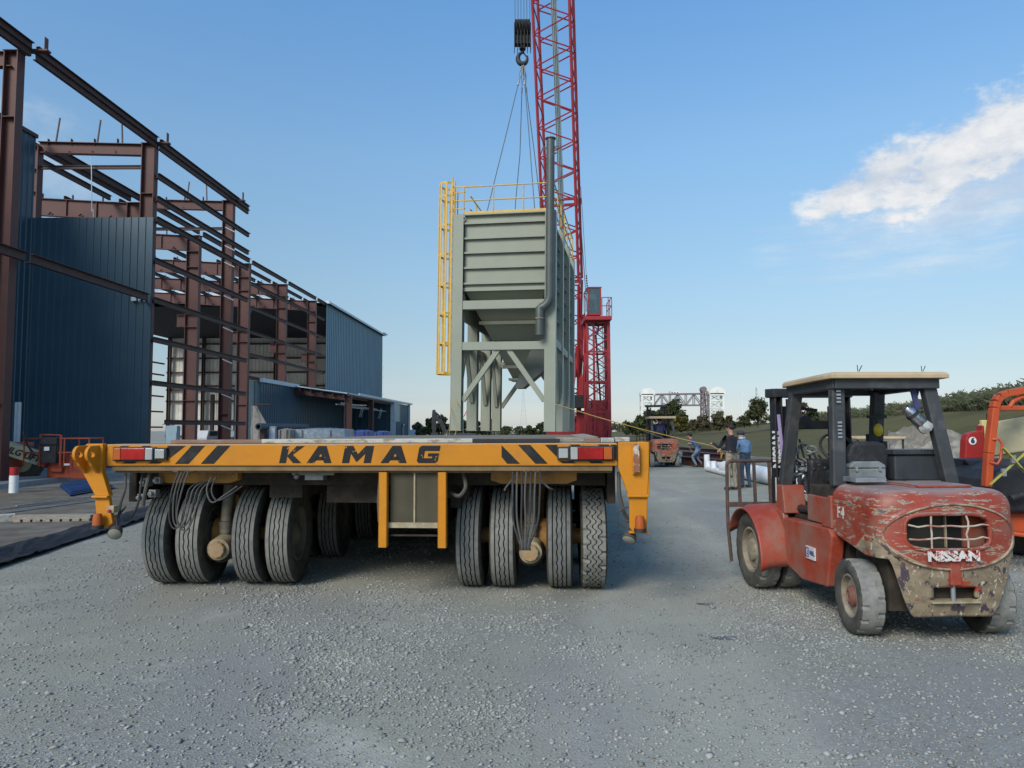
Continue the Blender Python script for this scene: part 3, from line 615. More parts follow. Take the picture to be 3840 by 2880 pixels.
# far end wall seen from inside with its girts
ribbed('end_wall_liner', q(W3, 93.9, 0), q(W2, 93.9, 0), .2, EZ - .1, EZ - .1, m_cladin, None, B0, face=(0, -1, 0), pitch=.5, rib=.05)
for z in (1.0, 3.0, 5.6, 7.1, 7.6, 9.4, 11.3, 13.2):
    MB().bar(q(W3, 93.6, z), q(W2, 93.6, z), .2, .22).build('girt', m_oxide2, B0)
for o_ in (26.5, 31, 35.5, 40, 45, 49.5):
    column(o_, 93.3, 0, EZ, .35, .4, cap=False).build('column', m_oxide2, B0)
for o_ in (38.3, 41.2): # inner door frame posts
    MB().bar(q(o_, 88, 0), q(o_, 88, 6.2), .4, .4).build('column', m_oxide2, B0)
MB().bar(q(W2 + .8, 52, 9.0), q(W2 + 5.5, 66, 13.4), .12, .12).build('brace_angle', m_oxide2, B0)
for z in (2.2, 4.2, 6.2, 7.6, 9, 10.5):
    MB().bar(q(W3, 55, z), q(W3, 93, z), .1, .2).build('girt', m_oxide2, B0)
    
# ================================================================== low annex with canopy
B1 = thing('annex', 'low blue metal annex with an open canopy on brown posts, right of the tall frame', 'building', bw(W2, 53.4, 0)); borg1 = B1.location.copy()
def q1(off, d, z): return bw(off, d, z) - borg1
W2b = W2 - .35
ribbed('wall', q1(W2b, 53.4, 0), q1(W2b, 78, 0), .1, 5.45, 5.45, m_clad, m_clad, B1, face=(1, 0, 0), pitch=.45, rib=.05)
ribbed('end_wall', q1(W2b + 2.0, 53.45, 0), q1(W2b, 53.45, 0), .1, 5.45, 5.45, m_clad, m_clad, B1, face=(0, -1, 0), pitch=.45, rib=.05)
MB().bar(q1(W2b - .1, 53.2, 5.5), q1(W2b - .1, 61, 5.5), .3, .3).build('gutter', m_trim, B1)
m = MB(); P = [q1(W2b, 60, 5.55), q1(W1 - .2, 60, 4.85), q1(W1 - .2, 88, 4.85), q1(W2b, 88, 5.55)]; dn = Vector((0, 0, -.1)); m.add(P + [p + dn for p in P], [(0, 1, 2, 3), (4, 5, 6, 7), (0, 1, 5, 4), (1, 2, 6, 5), (2, 3, 7, 6), (3, 0, 4, 7)]); m.build('canopy_roof', m_trim, B1)
for d in (60.4, 68.3): 
    m = MB(); m.ibeam(q1(W2b, d, 5.05), q1(W1, d, 4.4), .2, .4, .02); m.build('canopy_beam', m_oxide, B1)
    m = MB(); m.ibeam(q1(W1, d, 0), q1(W1, d, 4.6), .3, .55 if d < 62 else .4, .03, up=(1, 0, 0)); m.build('canopy_post', m_oxide, B1)
for t in (.15, .35, .55, .75, .95):
    m = MB(); o_ = W2b + (W1 - W2b) * t; zz = 5.45 - .7 * t - .22; m.bar(q1(o_, 59.7, zz), q1(o_, 78, zz), .1, .22); m.build('purlin', m_oxide2, B1)
MB().bar(q1(W1 - .1, 59.8, 4.72), q1(W1 - .1, 78, 4.72), .1, .25).build('fascia', m_oxide2, B1)
MB().bar(q1(W1 - .22, 63, 4.9), q1(W1 - .22, 88.3, 4.9), .1, .16).build('gutter', m_trim, B1)
m = MB(); m.bar(q1(W1 + .9, 59.9, 3.9), q1(W1 - .1, 66, 4.0), .12, .1); m.bar(q1(W1 + .5, 60, 4.0), q1(W1 + .5, 67, 4.0), .08, .08); m.bar(q1(W1 + 1, 62, 3.9), q1(W1 + 1, 75, 3.9), .08, .08); m.bar(q1(W1 + .3, 62, 3.7), q1(W1 + .3, 76, 3.7), .06, .06)
for d in (66, 66.6, 73.5, 74.1): m.path([q1(W1 + .3, d, 3.9), q1(W1 + .3, d - .3, 3.5), q1(W1 + .45, d - .35, 2.9)], .05)
m.build('conduit_rack', m_steel, B1)
MB().tube(q1(W2b - .2, 75, 0), q1(W2b - .2, 75, 5.3), .12, n=8).build('downpipe', m_trim, B1)
ribbed('office_wall', q1(W1, 78, 0), q1(W1, 87, 0), .1, 4.7, 4.7, m_clad, m_clad, B1, face=(1, 0, 0), pitch=.6, rib=.04)
ribbed('office_wall', q1(W2b, 78, 0), q1(W1, 78, 0), .1, 5.0, 4.7, m_clad, m_clad, B1, face=(0, -1, 0), pitch=.6, rib=.04)
MB().bar(q1(W1 - .06, 77.9, 0), q1(W1 - .06, 77.9, 4.8), .5, .3).build('corner_trim', m_trim, B1)
MB().bar(q1(W1 - .06, 87, 0), q1(W1 - .06, 87, 4.8), .3, .2).build('corner_trim', m_trim, B1)
m = MB(); m.bx(0, .06, 0, 6.9, 0, 1.95); m.build('light_panel', mat('pale_green_panel', (.36, .42, .37), .6), B1, loc=q1(W1 - .08, 79, 2.65))
dr = MB().bx(0, .06, 0, 1.1, 0, 2.15).build('door', m_oxide, B1, loc=q1(W1 - .09, 83.2, .1))
fr = MB().bx(0, .05, -.2, -.0, 0, 2.3).bx(0, .05, 1.1, 1.25, 0, 2.3).bx(0, .05, -.2, 1.25, 2.15, 2.3).build('door_frame', m_trim, dr)
# ================================================================== things round the buildings
def small(name, label, cat, px, py, d, group=None):
    p = at(px, py, d); return thing(name, label, cat, (p.x, p.y, max(0, p.z)), 0, group)
# grey electrical cabinet
t = small('electrical_cabinet', 'tall grey electrical cabinet standing inside the steel frame behind the trailer', 'cabinet', 642, 1640, 46); w_ = 42 / F * 46
m = MB(); m.bx(-w_ / 2, w_ / 2, 0, .5, -1, 1.05); m.build('cabinet_body', mat('cabinet_grey', (.24, .33, .37), .5), t, bevel=.02); MB().bx(-w_ / 2 + .04, w_ / 2 - .04, -.03, -.003, -.9, .6).build('door', mat('cabinet_grey', (.24, .33, .37), .5), t)
MB().bx(w_ / 2 - .15, w_ / 2 - .1, -.06, -.033, -.2, .0).build('handle', m_black, t); t.location.z = 1.0
# wrapped bundles
def bundle(px0, px1, ytop, d, label, m_, cat, name, seed, dy=2.4, ybot=1655):
    a = at(px0, ybot, d); b = at(px1, ybot, d); zt = at(px0, ytop, d).z; t = thing(name, label, cat, ((a.x + b.x) / 2, d, 0)); w_ = (b.x - a.x) / 2; n1, n2 = 18, 8; m = MB(); P = []
    # draped box: bulging top, creased sides
    ring = []
    for k in range(40):
        an = 2 * math.pi * k / 40; c_, s_ = math.cos(an), math.sin(an); e = .28; x = math.copysign(abs(c_) ** e, c_) * w_; y = math.copysign(abs(s_) ** e, s_) * dy / 2; ring.append((x, y))
    for j in range(9):
        v = j / 8; 
        for k, (x, y) in enumerate(ring):
            z = zt * min(1, v * 1.35) if v < .75 else zt; sc = 1 if v < .75 else 1 - (v - .75) * 3.2; nn_ = mnoise.noise(Vector((k * .8 + seed, v * 2.5, seed))) * .07
            P.append((x * (sc + nn_), y * (sc + nn_) + dy / 2, z * (1 + .03 * nn_) + (.07 * zt * (1 - sc) if v >= .75 else 0)))
    m.add(P, [(j * 40 + k, j * 40 + (k + 1) % 40, (j + 1) * 40 + (k + 1) % 40, (j + 1) * 40 + k) for j in range(8) for k in range(40)] + [tuple(range(8 * 40, 9 * 40))])
    m.build('cover', m_, t, smooth=True); m = MB()
    for xx in (-w_ * .55, w_ * .45): m.path([(xx, -.06, .05), (xx, -.06, zt * .98), (xx, dy / 2, zt * 1.08), (xx, dy + .06, zt * .98), (xx, dy + .06, .05)], .025, 5)
    m.build('strap', m_black, t); return t
bundle(1085, 1300, 1611, 44, 'long bundle wrapped in shiny clear plastic behind the trailer', m_plast, 'wrapped bundle', 'wrapped_bundle', 2)
bundle(1040, 1090, 1612, 43.2, 'short bundle under a beige tarpaulin at the left end of the plastic wrapped bundle', m_tarpg, 'covered bundle', 'covered_bundle', 5, 1.5)
bundle(1316, 1384, 1617, 52, 'bundle under a blue tarpaulin between the two canopy posts', m_tarpb, 'covered bundle', 'covered_bundle', 7, 2.2)
bundle(1400, 1452, 1620, 56, 'smaller bundle under a blue tarpaulin right of the second canopy post', m_tarpb, 'covered bundle', 'covered_bundle', 9, 2.0)
# hanging tarpaulin and pipe by the annex corner
p = at(948, 1522, 50); t = thing('hanging_tarpaulin', 'torn beige tarpaulin hanging from a rack at the annex corner', 'tarpaulin', (p.x, p.y, 0))
m = MB(); P = []; n = 10
for j in range(15):
    for i in range(n + 1):
        u = i / n; v = j / 14; wd = .35 + .95 * min(1, v * 2.2) * (1 - .25 * v); P.append((u * wd - .1 + .1 * mnoise.noise(Vector((v * 3, u, 1))), .22 * mnoise.noise(Vector((u * 4, v * 2, 3))) + .08 * math.sin(u * 9), p.z * (1 - v * .93)))
m.add(P, [(j * (n + 1) + i, j * (n + 1) + i + 1, (j + 1) * (n + 1) + i + 1, (j + 1) * (n + 1) + i) for j in range(14) for i in range(n)]); o = m.build('sheet', m_tarpg, t, smooth=True); sm = o.modifiers.new('solid', 'SOLIDIFY'); sm.thickness = .02
MB().tube((0, .25, 0), (0, .25, p.z + .2), .06).tube((0, .25, p.z + .1), (1.2, .25, p.z + .1), .05).build('rack', m_oxide2, t)
a = at(968, 1600, 49); b = at(1150, 1598, 56); t = thing('steel_pipe', 'long dark steel pipe lying raised against the blue annex wall', 'pipe', (a.x, a.y, 0)); m = MB(); d_ = Vector((b.x - a.x, b.y - a.y, 0)); zz = a.z
m.lathe([(0, .16), (0, .24), (d_.length, .24), (d_.length, .16), (0, .16)], (0, 0, zz), d_, 18); m.build('pipe_body', mat('pipe_dark', (.055, .07, .08), .5), t, smooth=True)
for s in (.1, .5, .9): MB().box(d_ * s + Vector((0, 0, (zz - .24) / 2)), (.3, .6, zz - .24)).build('pipe_stand', m_oxide2, t)
p = at(1020, 1640, 50); t = thing('meter_box', 'small pale grey meter box on the annex wall left of the beige bundle', 'box', (p.x, p.y, 0)); m = MB(); m.bx(-.24, .24, 0, .25, .9, 2.0); m.build('box_body', m_steel, t, bevel=.02); MB().bx(-.2, .2, -.02, -.003, .95, 1.9).build('door', m_trim, t); MB().tube((0, .12, 0), (0, .12, .9), .05).build('post', m_steel, t)
# parked vehicles glimpsed through the frame
def pickup(px, d, label, colr, rz=1.2):
    p = at(px, 1640, d); t = thing('parked_car', label, 'car', (p.x, p.y, 0), rz); mcar = mat('car_' + str(colr), colr, .3)
    m = MB(); m.prism([(-2.3, .45), (2.3, .45), (2.35, .95), (1.2, 1.1), (.7, 1.72), (-2.0, 1.75), (-2.3, 1.0)], (0, -.85, 0), (1, 0, 0), (0, 0, 1), (0, 1.7, 0)); m.build('body', mcar, t, bevel=.05)
    m = MB(); m.prism([(-1.85, 1.15), (.95, 1.15), (.6, 1.62), (-1.8, 1.65)], (0, -.87, 0), (1, 0, 0), (0, 0, 1), (0, 1.74, 0)); m.build('side_window', m_glass, t); MB().prism([(-.8, 0), (.8, 0), (.7, .58), (-.7, .58)], (1.17, 0, 1.12), (0, 1, 0), (-.42, 0, 1), (.02, 0, .01)).build('windscreen', m_glass, t)
    for x in (-1.45, 1.45):
        for y in (-.8, .8): MB().lathe([(-.1, .2), (-.1, .36), (.1, .36), (.1, .2)], (x, y, .36), (0, 1, 0), 20).build('wheel', m_rubber, t)
    return t
pickup(800, 78, 'silver estate car parked behind the frame, seen just left of the third tall column', (.45, .47, .49), 1.35)
pickup(885, 84, 'dark car parked behind the frame left of the fourth tall column', (.05, .05, .06), 1.5)
pickup(1552, 100, 'white van parked beyond the right end of the blue office', (.55, .57, .58), 1.45)
# cream skip body panels : white board leaning
p0 = gp(66, 1832); d0 = 26.5; a = at(61, 1672, d0); b = at(61, 1508, d0); t = thing('wall_panel_offcut', 'tall pale grey board standing against the dark blue wall at far left', 'board', (a.x, a.y, 0))
MB().bx(-.115, .115, 0, .03, .18, b.z).build('board', m_white, t); MB().bx(-.02, .02, -.015, -.003, .18, b.z).build('edge_strip', m_trim, t)
# white bollard with red top
p = gp(50, 1853); t = thing('bollard', 'white concrete bollard with a red top at the far left', 'bollard', p); h = (at(50, 1752, p.y).z); r_ = 15 / F * p.y
MB().lathe([(0, 0), (0, r_), (h - .22, r_), (h - .22, 0)], (0, 0, 0), (0, 0, 1), 20).build('post', m_white, t, smooth=True); MB().lathe([(h - .22, r_ * .7), (h - .22, r_ * 1.04), (h, r_ * 1.04), (h, 0)], (0, 0, 0), (0, 0, 1), 20).build('cap_band', mat('band_red', (.35, .02, .02), .5), t, smooth=True)
# blue sheet metal stack
pts = [gp(222, 1828), gp(340, 1812), gp(430, 1838), gp(262, 1868)]; c = sum(pts, Vector()) / 4; t = thing('roof_sheet_stack', 'stack of blue ribbed roofing sheets lying on the soil', 'sheet stack', (c.x, c.y, 0))
for k in range(3):
    m = MB(); P = [(p - c) * (1 - .03 * k) for p in pts]; z = .05 + .035 * k; dn = Vector((0, 0, .02)); 
    for i in range(12):
        s0, s1 = i / 12, (i + .6) / 12; a0 = P[0].lerp(P[3], s0); a1 = P[0].lerp(P[3], s1); b0 = P[1].lerp(P[2], s0); b1 = P[1].lerp(P[2], s1); s2 = (i + 1) / 12; a2 = P[0].lerp(P[3], s2); b2 = P[1].lerp(P[2], s2)
        zz = Vector((0, 0, z)); up = Vector((0, 0, .03)); m.add([a0 + zz, b0 + zz, b1 + zz, a1 + zz, a2 + zz + up, b2 + zz + up], [(0, 1, 2, 3), (3, 2, 5, 4)])
    o = m.build('sheet', mat('bright_blue_sheet', (.05, .12, .30), .4), t); o.modifiers.new('solid', 'SOLIDIFY').thickness = .015
# timber rack on the soil
def plank(px0, py0, px1, py1, w_, h_, label, m_, name='plank', cat='timber', notches=0, z=.03, group=None):
    a = gp(px0, py0); b = gp(px1, py1); c = (a + b) / 2; t = thing(name, label, cat, (c.x, c.y, 0), 0, group); m = MB(); a = a - c; b = b - c; a.z = b.z = h_ / 2 + z
    if notches:
        for k in range(notches):
            s0 = (k + .12) / notches; s1 = (k + .88) / notches; m.bar(a.lerp(b, s0) - Vector((0, 0, h_ * .3)), a.lerp(b, s1) - Vector((0, 0, h_ * .3)), w_, h_ * .4)
        m.bar(a + Vector((0, 0, h_ * .15)), b + Vector((0, 0, h_ * .15)), w_ * .96, h_ * .55)
    else: m.bar(a, b, w_, h_)
    o = m.build('beam', m_, t, bevel=.006); t['label'] = label; return t
plank(60, 1962, 352, 1958, .28, .13, 'long pale timber crib with notched underside lying on the brown soil', m_wood, notches=8)
plank(-120, 1970, 56, 1958, .26, .13, 'short yellowish timber at the left edge of the soil strip', m_wood2)
plank(-60, 1943, 365, 1884, .05, .03, 'thin steel bar lying on the soil, the nearest of three', m_steel, 'steel_bar', 'bar')
plank(-60, 1925, 365, 1874, .05, .03, 'thin steel bar lying on the soil, the middle of three', m_steel, 'steel_bar', 'bar')
plank(60, 1905, 365, 1868, .05, .03, 'thin steel bar lying on the soil, the farthest of three', m_steel, 'steel_bar', 'bar')
# ================================================================== heavy load transporter
def tyre_mb(Rr, w_, seg=120, gd=.972, grooves=(-.62, -.22, .22, .62), zig=.06, notch=0, rim=.56, block=0):
    """one pneumatic tyre: axis along x, profile with real grooves; materials 0 sidewall, 1 tread, 2 groove"""
    hw = w_ / 2; m = MB(); prof = []; mats_ = []
    side = [(-.72, rim), (-.86, rim + .06), (-1.0, .76), (-1.0, .86), (-.94, .945), (-.84, .985)]
    for o, r_ in side: prof.append((o * hw, r_ * Rr))
    tr = []; gw = .055; last = -.80
    for gpos in grooves: tr += [(gpos - gw, 1.0, 'e'), (gpos - gw * .8, gd, 'g'), (gpos + gw * .8, gd, 'g'), (gpos + gw, 1.0, 'e')]
    idx = []
    for o, r_, k in tr: idx.append((len(prof), k)); prof.append((o * .84 * hw, r_ * Rr - abs(o) ** 3 * .012 * Rr))
    for o, r_ in reversed(side): prof.append((-o * hw, r_ * Rr))
    gi = {i for i, k in idx}; ne = len(side); NP = len(prof)
    def xf(i, j):
        if j in gi:
            col_ = (j - ne) // 4
            if zig and (block or col_ in (1, 2)): return zig * hw * (1 if (i // 2) % 2 else -1) * .5
        return 0
    def rf(i, j):
        if notch:
            ph = (i if j < NP / 2 else i + notch // 2) % notch
            if ph < 1 and (j in (3, 4, 5) or j in (NP - 4, NP - 5, NP - 6)): return -.035 * Rr if j in (4, NP - 5) else (-.05 * Rr if j in (5, NP - 6) else 0)
            if block and ph < 1 and j in (ne, NP - ne - 1): return -.03 * Rr
        return 0
    m.lathe(prof, (0, 0, 0), (1, 0, 0), seg, rf, xf)
    k = 0; per = NP - 1; mi = []
    for i in range(seg):
        for j in range(per):
            t = 0
            if ne - 1 <= j <= NP - ne - 1: t = 1
            if j in gi and j + 1 in gi and (j - ne) % 4 in (0, 1, 2) and gd < .99: t = 2
            mi.append(t)
    m.mi = mi; return m
def wheel_part(parent, loc, Rr, w_, rot=0, mesh=None, rimcol=None, dish=1, name='wheel', label=None):
    """wheel (tyre) with the rim as its sub-part; dish = side (+1/-1) the rim opens to"""
    if mesh is None: raise ValueError
    o = bpy.data.objects.new(name, mesh[0]); COL.objects.link(o); o.parent = parent; o.location = loc; o.rotation_euler = (rng.uniform(0, 6.28), 0, rot)
    r_ = bpy.data.objects.new('rim', mesh[1]); COL.objects.link(r_); r_.parent = o; 
    if dish < 0: r_.rotation_euler = (0, 0, math.pi)
    if label: o['label'] = label
    return o
def make_tyre(Rr, w_, **k):
    a = tyre_mb(Rr, w_, **k).build('tyre_mesh', [m_rubber, m_tread, m_groove], smooth=True, angle=28); me = a.data; bpy.data.objects.remove(a); return me
def make_rim(Rr, w_, m_, mh, rim=.56, bolts=10, hubr=.16, deep=.35):
    hw = w_ / 2; m = MB(); r0 = rim * Rr
    m.lathe([(-.7 * hw, r0 * .99), (-.7 * hw, r0 * .93), (.1 * hw, r0 * .86), (hw * (.9 - deep * 1.6), r0 * .80), (hw * (.9 - deep * 1.6), r0 * .30)], (0, 0, 0), (1, 0, 0), 40)
    m.lathe([(.70 * hw, r0 * 1.04), (.80 * hw, r0 * 1.0), (.80 * hw, r0 * .93), (.2 * hw, r0 * .86)], (0, 0, 0), (1, 0, 0), 40)
    m.cur = 1; hb = hw * (.9 - deep * 1.6)
    m.lathe([(hb, r0 * .5), (hb + .03, r0 * .46), (hb + .05, hubr * Rr), (hb + .12 * Rr, hubr * Rr * .8), (hb + .14 * Rr, 0)], (0, 0, 0), (1, 0, 0), 24)
    for i in range(bolts):
        a = 2 * math.pi * i / bolts; m.tube((hb, math.cos(a) * r0 * .40, math.sin(a) * r0 * .40), (hb + .035, math.cos(a) * r0 * .40, math.sin(a) * r0 * .40), .014 * Rr / .4, n=6)
    a = m.build('rim_mesh', [m_, mh], smooth=True, angle=35); me = a.data; bpy.data.objects.remove(a); return me
TY_A = make_tyre(.548, .272); TY_B = make_tyre(.548, .275, grooves=(-.5, 0, .5), zig=.26, notch=6, block=1, seg=132); RIM_T = make_rim(.548, .272, m_rim, m_rim)

TW = -R(4.6); T0 = Vector((-1.575, 7.1, 0))
T = thing('heavy_transporter', 'orange self propelled platform transporter with many twin tyres and worn black lettering', 'transporter', T0, TW)
BX = 2.60
# front beam and deck
m = MB(); m.bx(-BX, BX, 0, .28, 1.362, 1.585); m.build('front_beam', mat('beam_orange', (.52, .20, .012), .6, col2=(.36, .15, .035), scale=3.2, lo=.50, hi=.75, var=.08, spec=.25, layer3=((.10, .04, .02), 22, .665, .69), bump=.08, bscale=50, edge=(1.585, .022, (.13, .06, .035))), T, bevel=.012)
MB().bx(-BX, BX, .286, 11.2, 1.42, 1.577).build('deck', mat('deck_plate', (.16, .12, .08), .8, col2=(.30, .26, .2), scale=3, bump=.2), T)
m = MB(); m.bx(-BX + .05, BX - .05, .02, .30, 1.315, 1.358); m.bx(-BX + .05, BX - .05, .08, .34, 1.29, 1.318); m.build('beam_lip', mat('beam_lip', (.20, .13, .06), .7, col2=(.10, .07, .04), scale=5), T)
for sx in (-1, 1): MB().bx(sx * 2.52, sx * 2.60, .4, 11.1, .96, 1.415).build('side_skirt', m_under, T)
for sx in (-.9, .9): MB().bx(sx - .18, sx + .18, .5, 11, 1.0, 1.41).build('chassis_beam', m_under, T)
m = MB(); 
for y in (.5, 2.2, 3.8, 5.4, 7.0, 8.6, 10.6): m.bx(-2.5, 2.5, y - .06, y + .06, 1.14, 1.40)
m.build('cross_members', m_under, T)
# lettering on the beam : slanted block letters
LZ0, LZ1 = 1.392, 1.562; H = LZ1 - LZ0
def L2(px): return None
def letter(ch, x0, w_, sh=.19):
    """polygons (in 0..1 units) of one wide italic block letter"""
    G = {'K': [[(0, 0), (.32, 0), (.32, 1), (0, 1)], [(.32, .42), (.68, 1), (1.06, 1), (.58, .50), (1.06, 0), (.66, 0), (.32, .40)]],
         'A': [[(-.04, 0), (.28, 0), (.50, .56), (.50, 1), (.32, 1)], [(.50, 1), (.50, .56), (.72, 0), (1.04, 0), (.68, 1)], [(.30, .16), (.70, .16), (.62, .38), (.38, .38)]],
         'M': [[(0, 0), (.25, 0), (.25, 1), (0, 1)], [(.25, 1), (.25, .55), (.5, .05), (.5, .52), (.28, 1)], [(.5, .52), (.5, .05), (.75, .55), (.75, 1), (.72, 1)], [(.75, 0), (1, 0), (1, 1), (.75, 1)]],
         'G': [[(0, .12), (.10, 0), (.30, 0), (.30, 1), (.10, 1), (0, .88)], [(.30, .70), (1, .70), (1, .96), (.97, 1), (.30, 1)], [(.30, 0), (.9, 0), (1, .12), (1, .28), (.30, .28)], [(.70, .28), (1, .28), (1, .56), (.70, .56)], [(.48, .38), (.70, .38), (.70, .56), (.48, .56)]]}
    mm = MB()
    for poly in G[ch]:
        pts = [(x0 + u * w_ + sh * v * H, LZ0 + v * H) for u, v in poly]; mm.prism(pts, (0, -.0035, 0), (1, 0, 0), (0, 0, 1), (0, .003, 0))
    return mm
def lx(px, d0=7.1, z=1.47):   # local x on the beam face for a photo column
    t = (px - 1920) / F; a = math.cos(TW); b = math.sin(TW)   # world X = T0.x + x*a, Y = T0.y + x*b
    return (T0.x - t * T0.y) / (t * b - a)
for ch, p0, p1 in (('K', 1050, 1128), ('A', 1156, 1242), ('M', 1284, 1392), ('A', 1432, 1522), ('G', 1562, 1640)):
    letter(ch, lx(p0), lx(p1) - lx(p0)).build('letter', m_blackpaint, T)
# warning stripes
def stripe(px0, px1, lean, z0=1.385, z1=1.568, parent=T):
    x0, x1 = lx(px0), lx(px1); s = lean; mm = MB(); mm.prism([(x0, z0), (x1, z0), (x1 + s, z1), (x0 + s, z1)], (0, -.0035, 0), (1, 0, 0), (0, 0, 1), (0, .003, 0)); mm.build('warning_stripe', m_blackstripe, parent)
stripe(662, 712, .17); stripe(758, 806, .17); mm = MB(); mm.prism([(lx(632), 1.50), (lx(640), 1.44), (lx(700), 1.568), (lx(632), 1.568)], (0, -.0035, 0), (1, 0, 0), (0, 0, 1), (0, .003, 0)); mm.build('warning_stripe', m_blackstripe, T)
mm = MB(); x = lx(1880); mm.prism([(x, 1.568), (x, 1.45), (x + .055, 1.385), (x + .18, 1.385), (x + .0, 1.565)], (0, -.0035, 0), (1, 0, 0), (0, 0, 1), (0, .003, 0)); mm.build('warning_stripe', m_blackstripe, T)
stripe(2006, 2052, -.17)
mm = MB(); x = lx(2042); mm.prism([(x, 1.568), (x + .12, 1.445), (x + .12, 1.568)], (0, -.0035, 0), (1, 0, 0), (0, 0, 1), (0, .003, 0)); mm.build('warning_stripe', m_blackstripe, T)
for px0, px1, z0, z1, ln in ((2145, 2182, 1.550, 1.570, -.03), (2250, 2290, 1.550, 1.570, -.03), (2108, 2158, 1.388, 1.408, -.03), (2215, 2262, 1.388, 1.408, -.03), (465, 510, 1.388, 1.408, .03), (562, 605, 1.388, 1.408, .03), (448, 478, 1.550, 1.568, .03), (530, 560, 1.550, 1.568, .03)):
    stripe(px0, px1, ln, z0, z1)
mm = MB(); x = lx(2300); mm.prism([(x - .03, 1.568), (x - .03, 1.55), (x + .005, 1.53), (x + .005, 1.42), (x + .05, 1.40), (x + .05, 1.53), (x + .02, 1.568)], (0, -.0035, 0), (1, 0, 0), (0, 0, 1), (0, .003, 0)); mm.build('warning_stripe', m_blackstripe, T)
# lamp clusters
for sx, cols in ((-1, ((442, 470, m_or_l), (470, 560, m_red_l), (560, 588, m_wh_l))), (1, ((2137, 2165, m_wh_l), (2165, 2260, m_red_l), (2260, 2292, m_or_l)))):
    z0, z1 = 1.428, 1.545; xa, xb = lx(cols[0][0]), lx(cols[-1][1]); hs = MB().bx(min(xa, xb) - .02, max(xa, xb) + .02, -.035, -.002, z0 - .015, z1 + .012).build('tail_lamp', m_black, T, bevel=.006)
    for p0, p1, mm_ in cols: MB().bx(lx(p0) + .002, lx(p1) - .002, -.062, -.036, z0, z1).build('lens', mm_, hs, bevel=.006)
    c0, c1 = (594, 632) if sx < 0 else (2092, 2130)
    hs = MB().bx(lx(c0) - .012, lx(c1) + .012, -.04, -.002, z0 - .005, z1 + .005).build('reversing_lamp', m_black, T, bevel=.006); MB().bx(lx(c0) + .004, lx(c1) - .004, -.055, -.041, z0 + .012, z1 - .012).build('lens', m_wh_l, hs, bevel=.012)
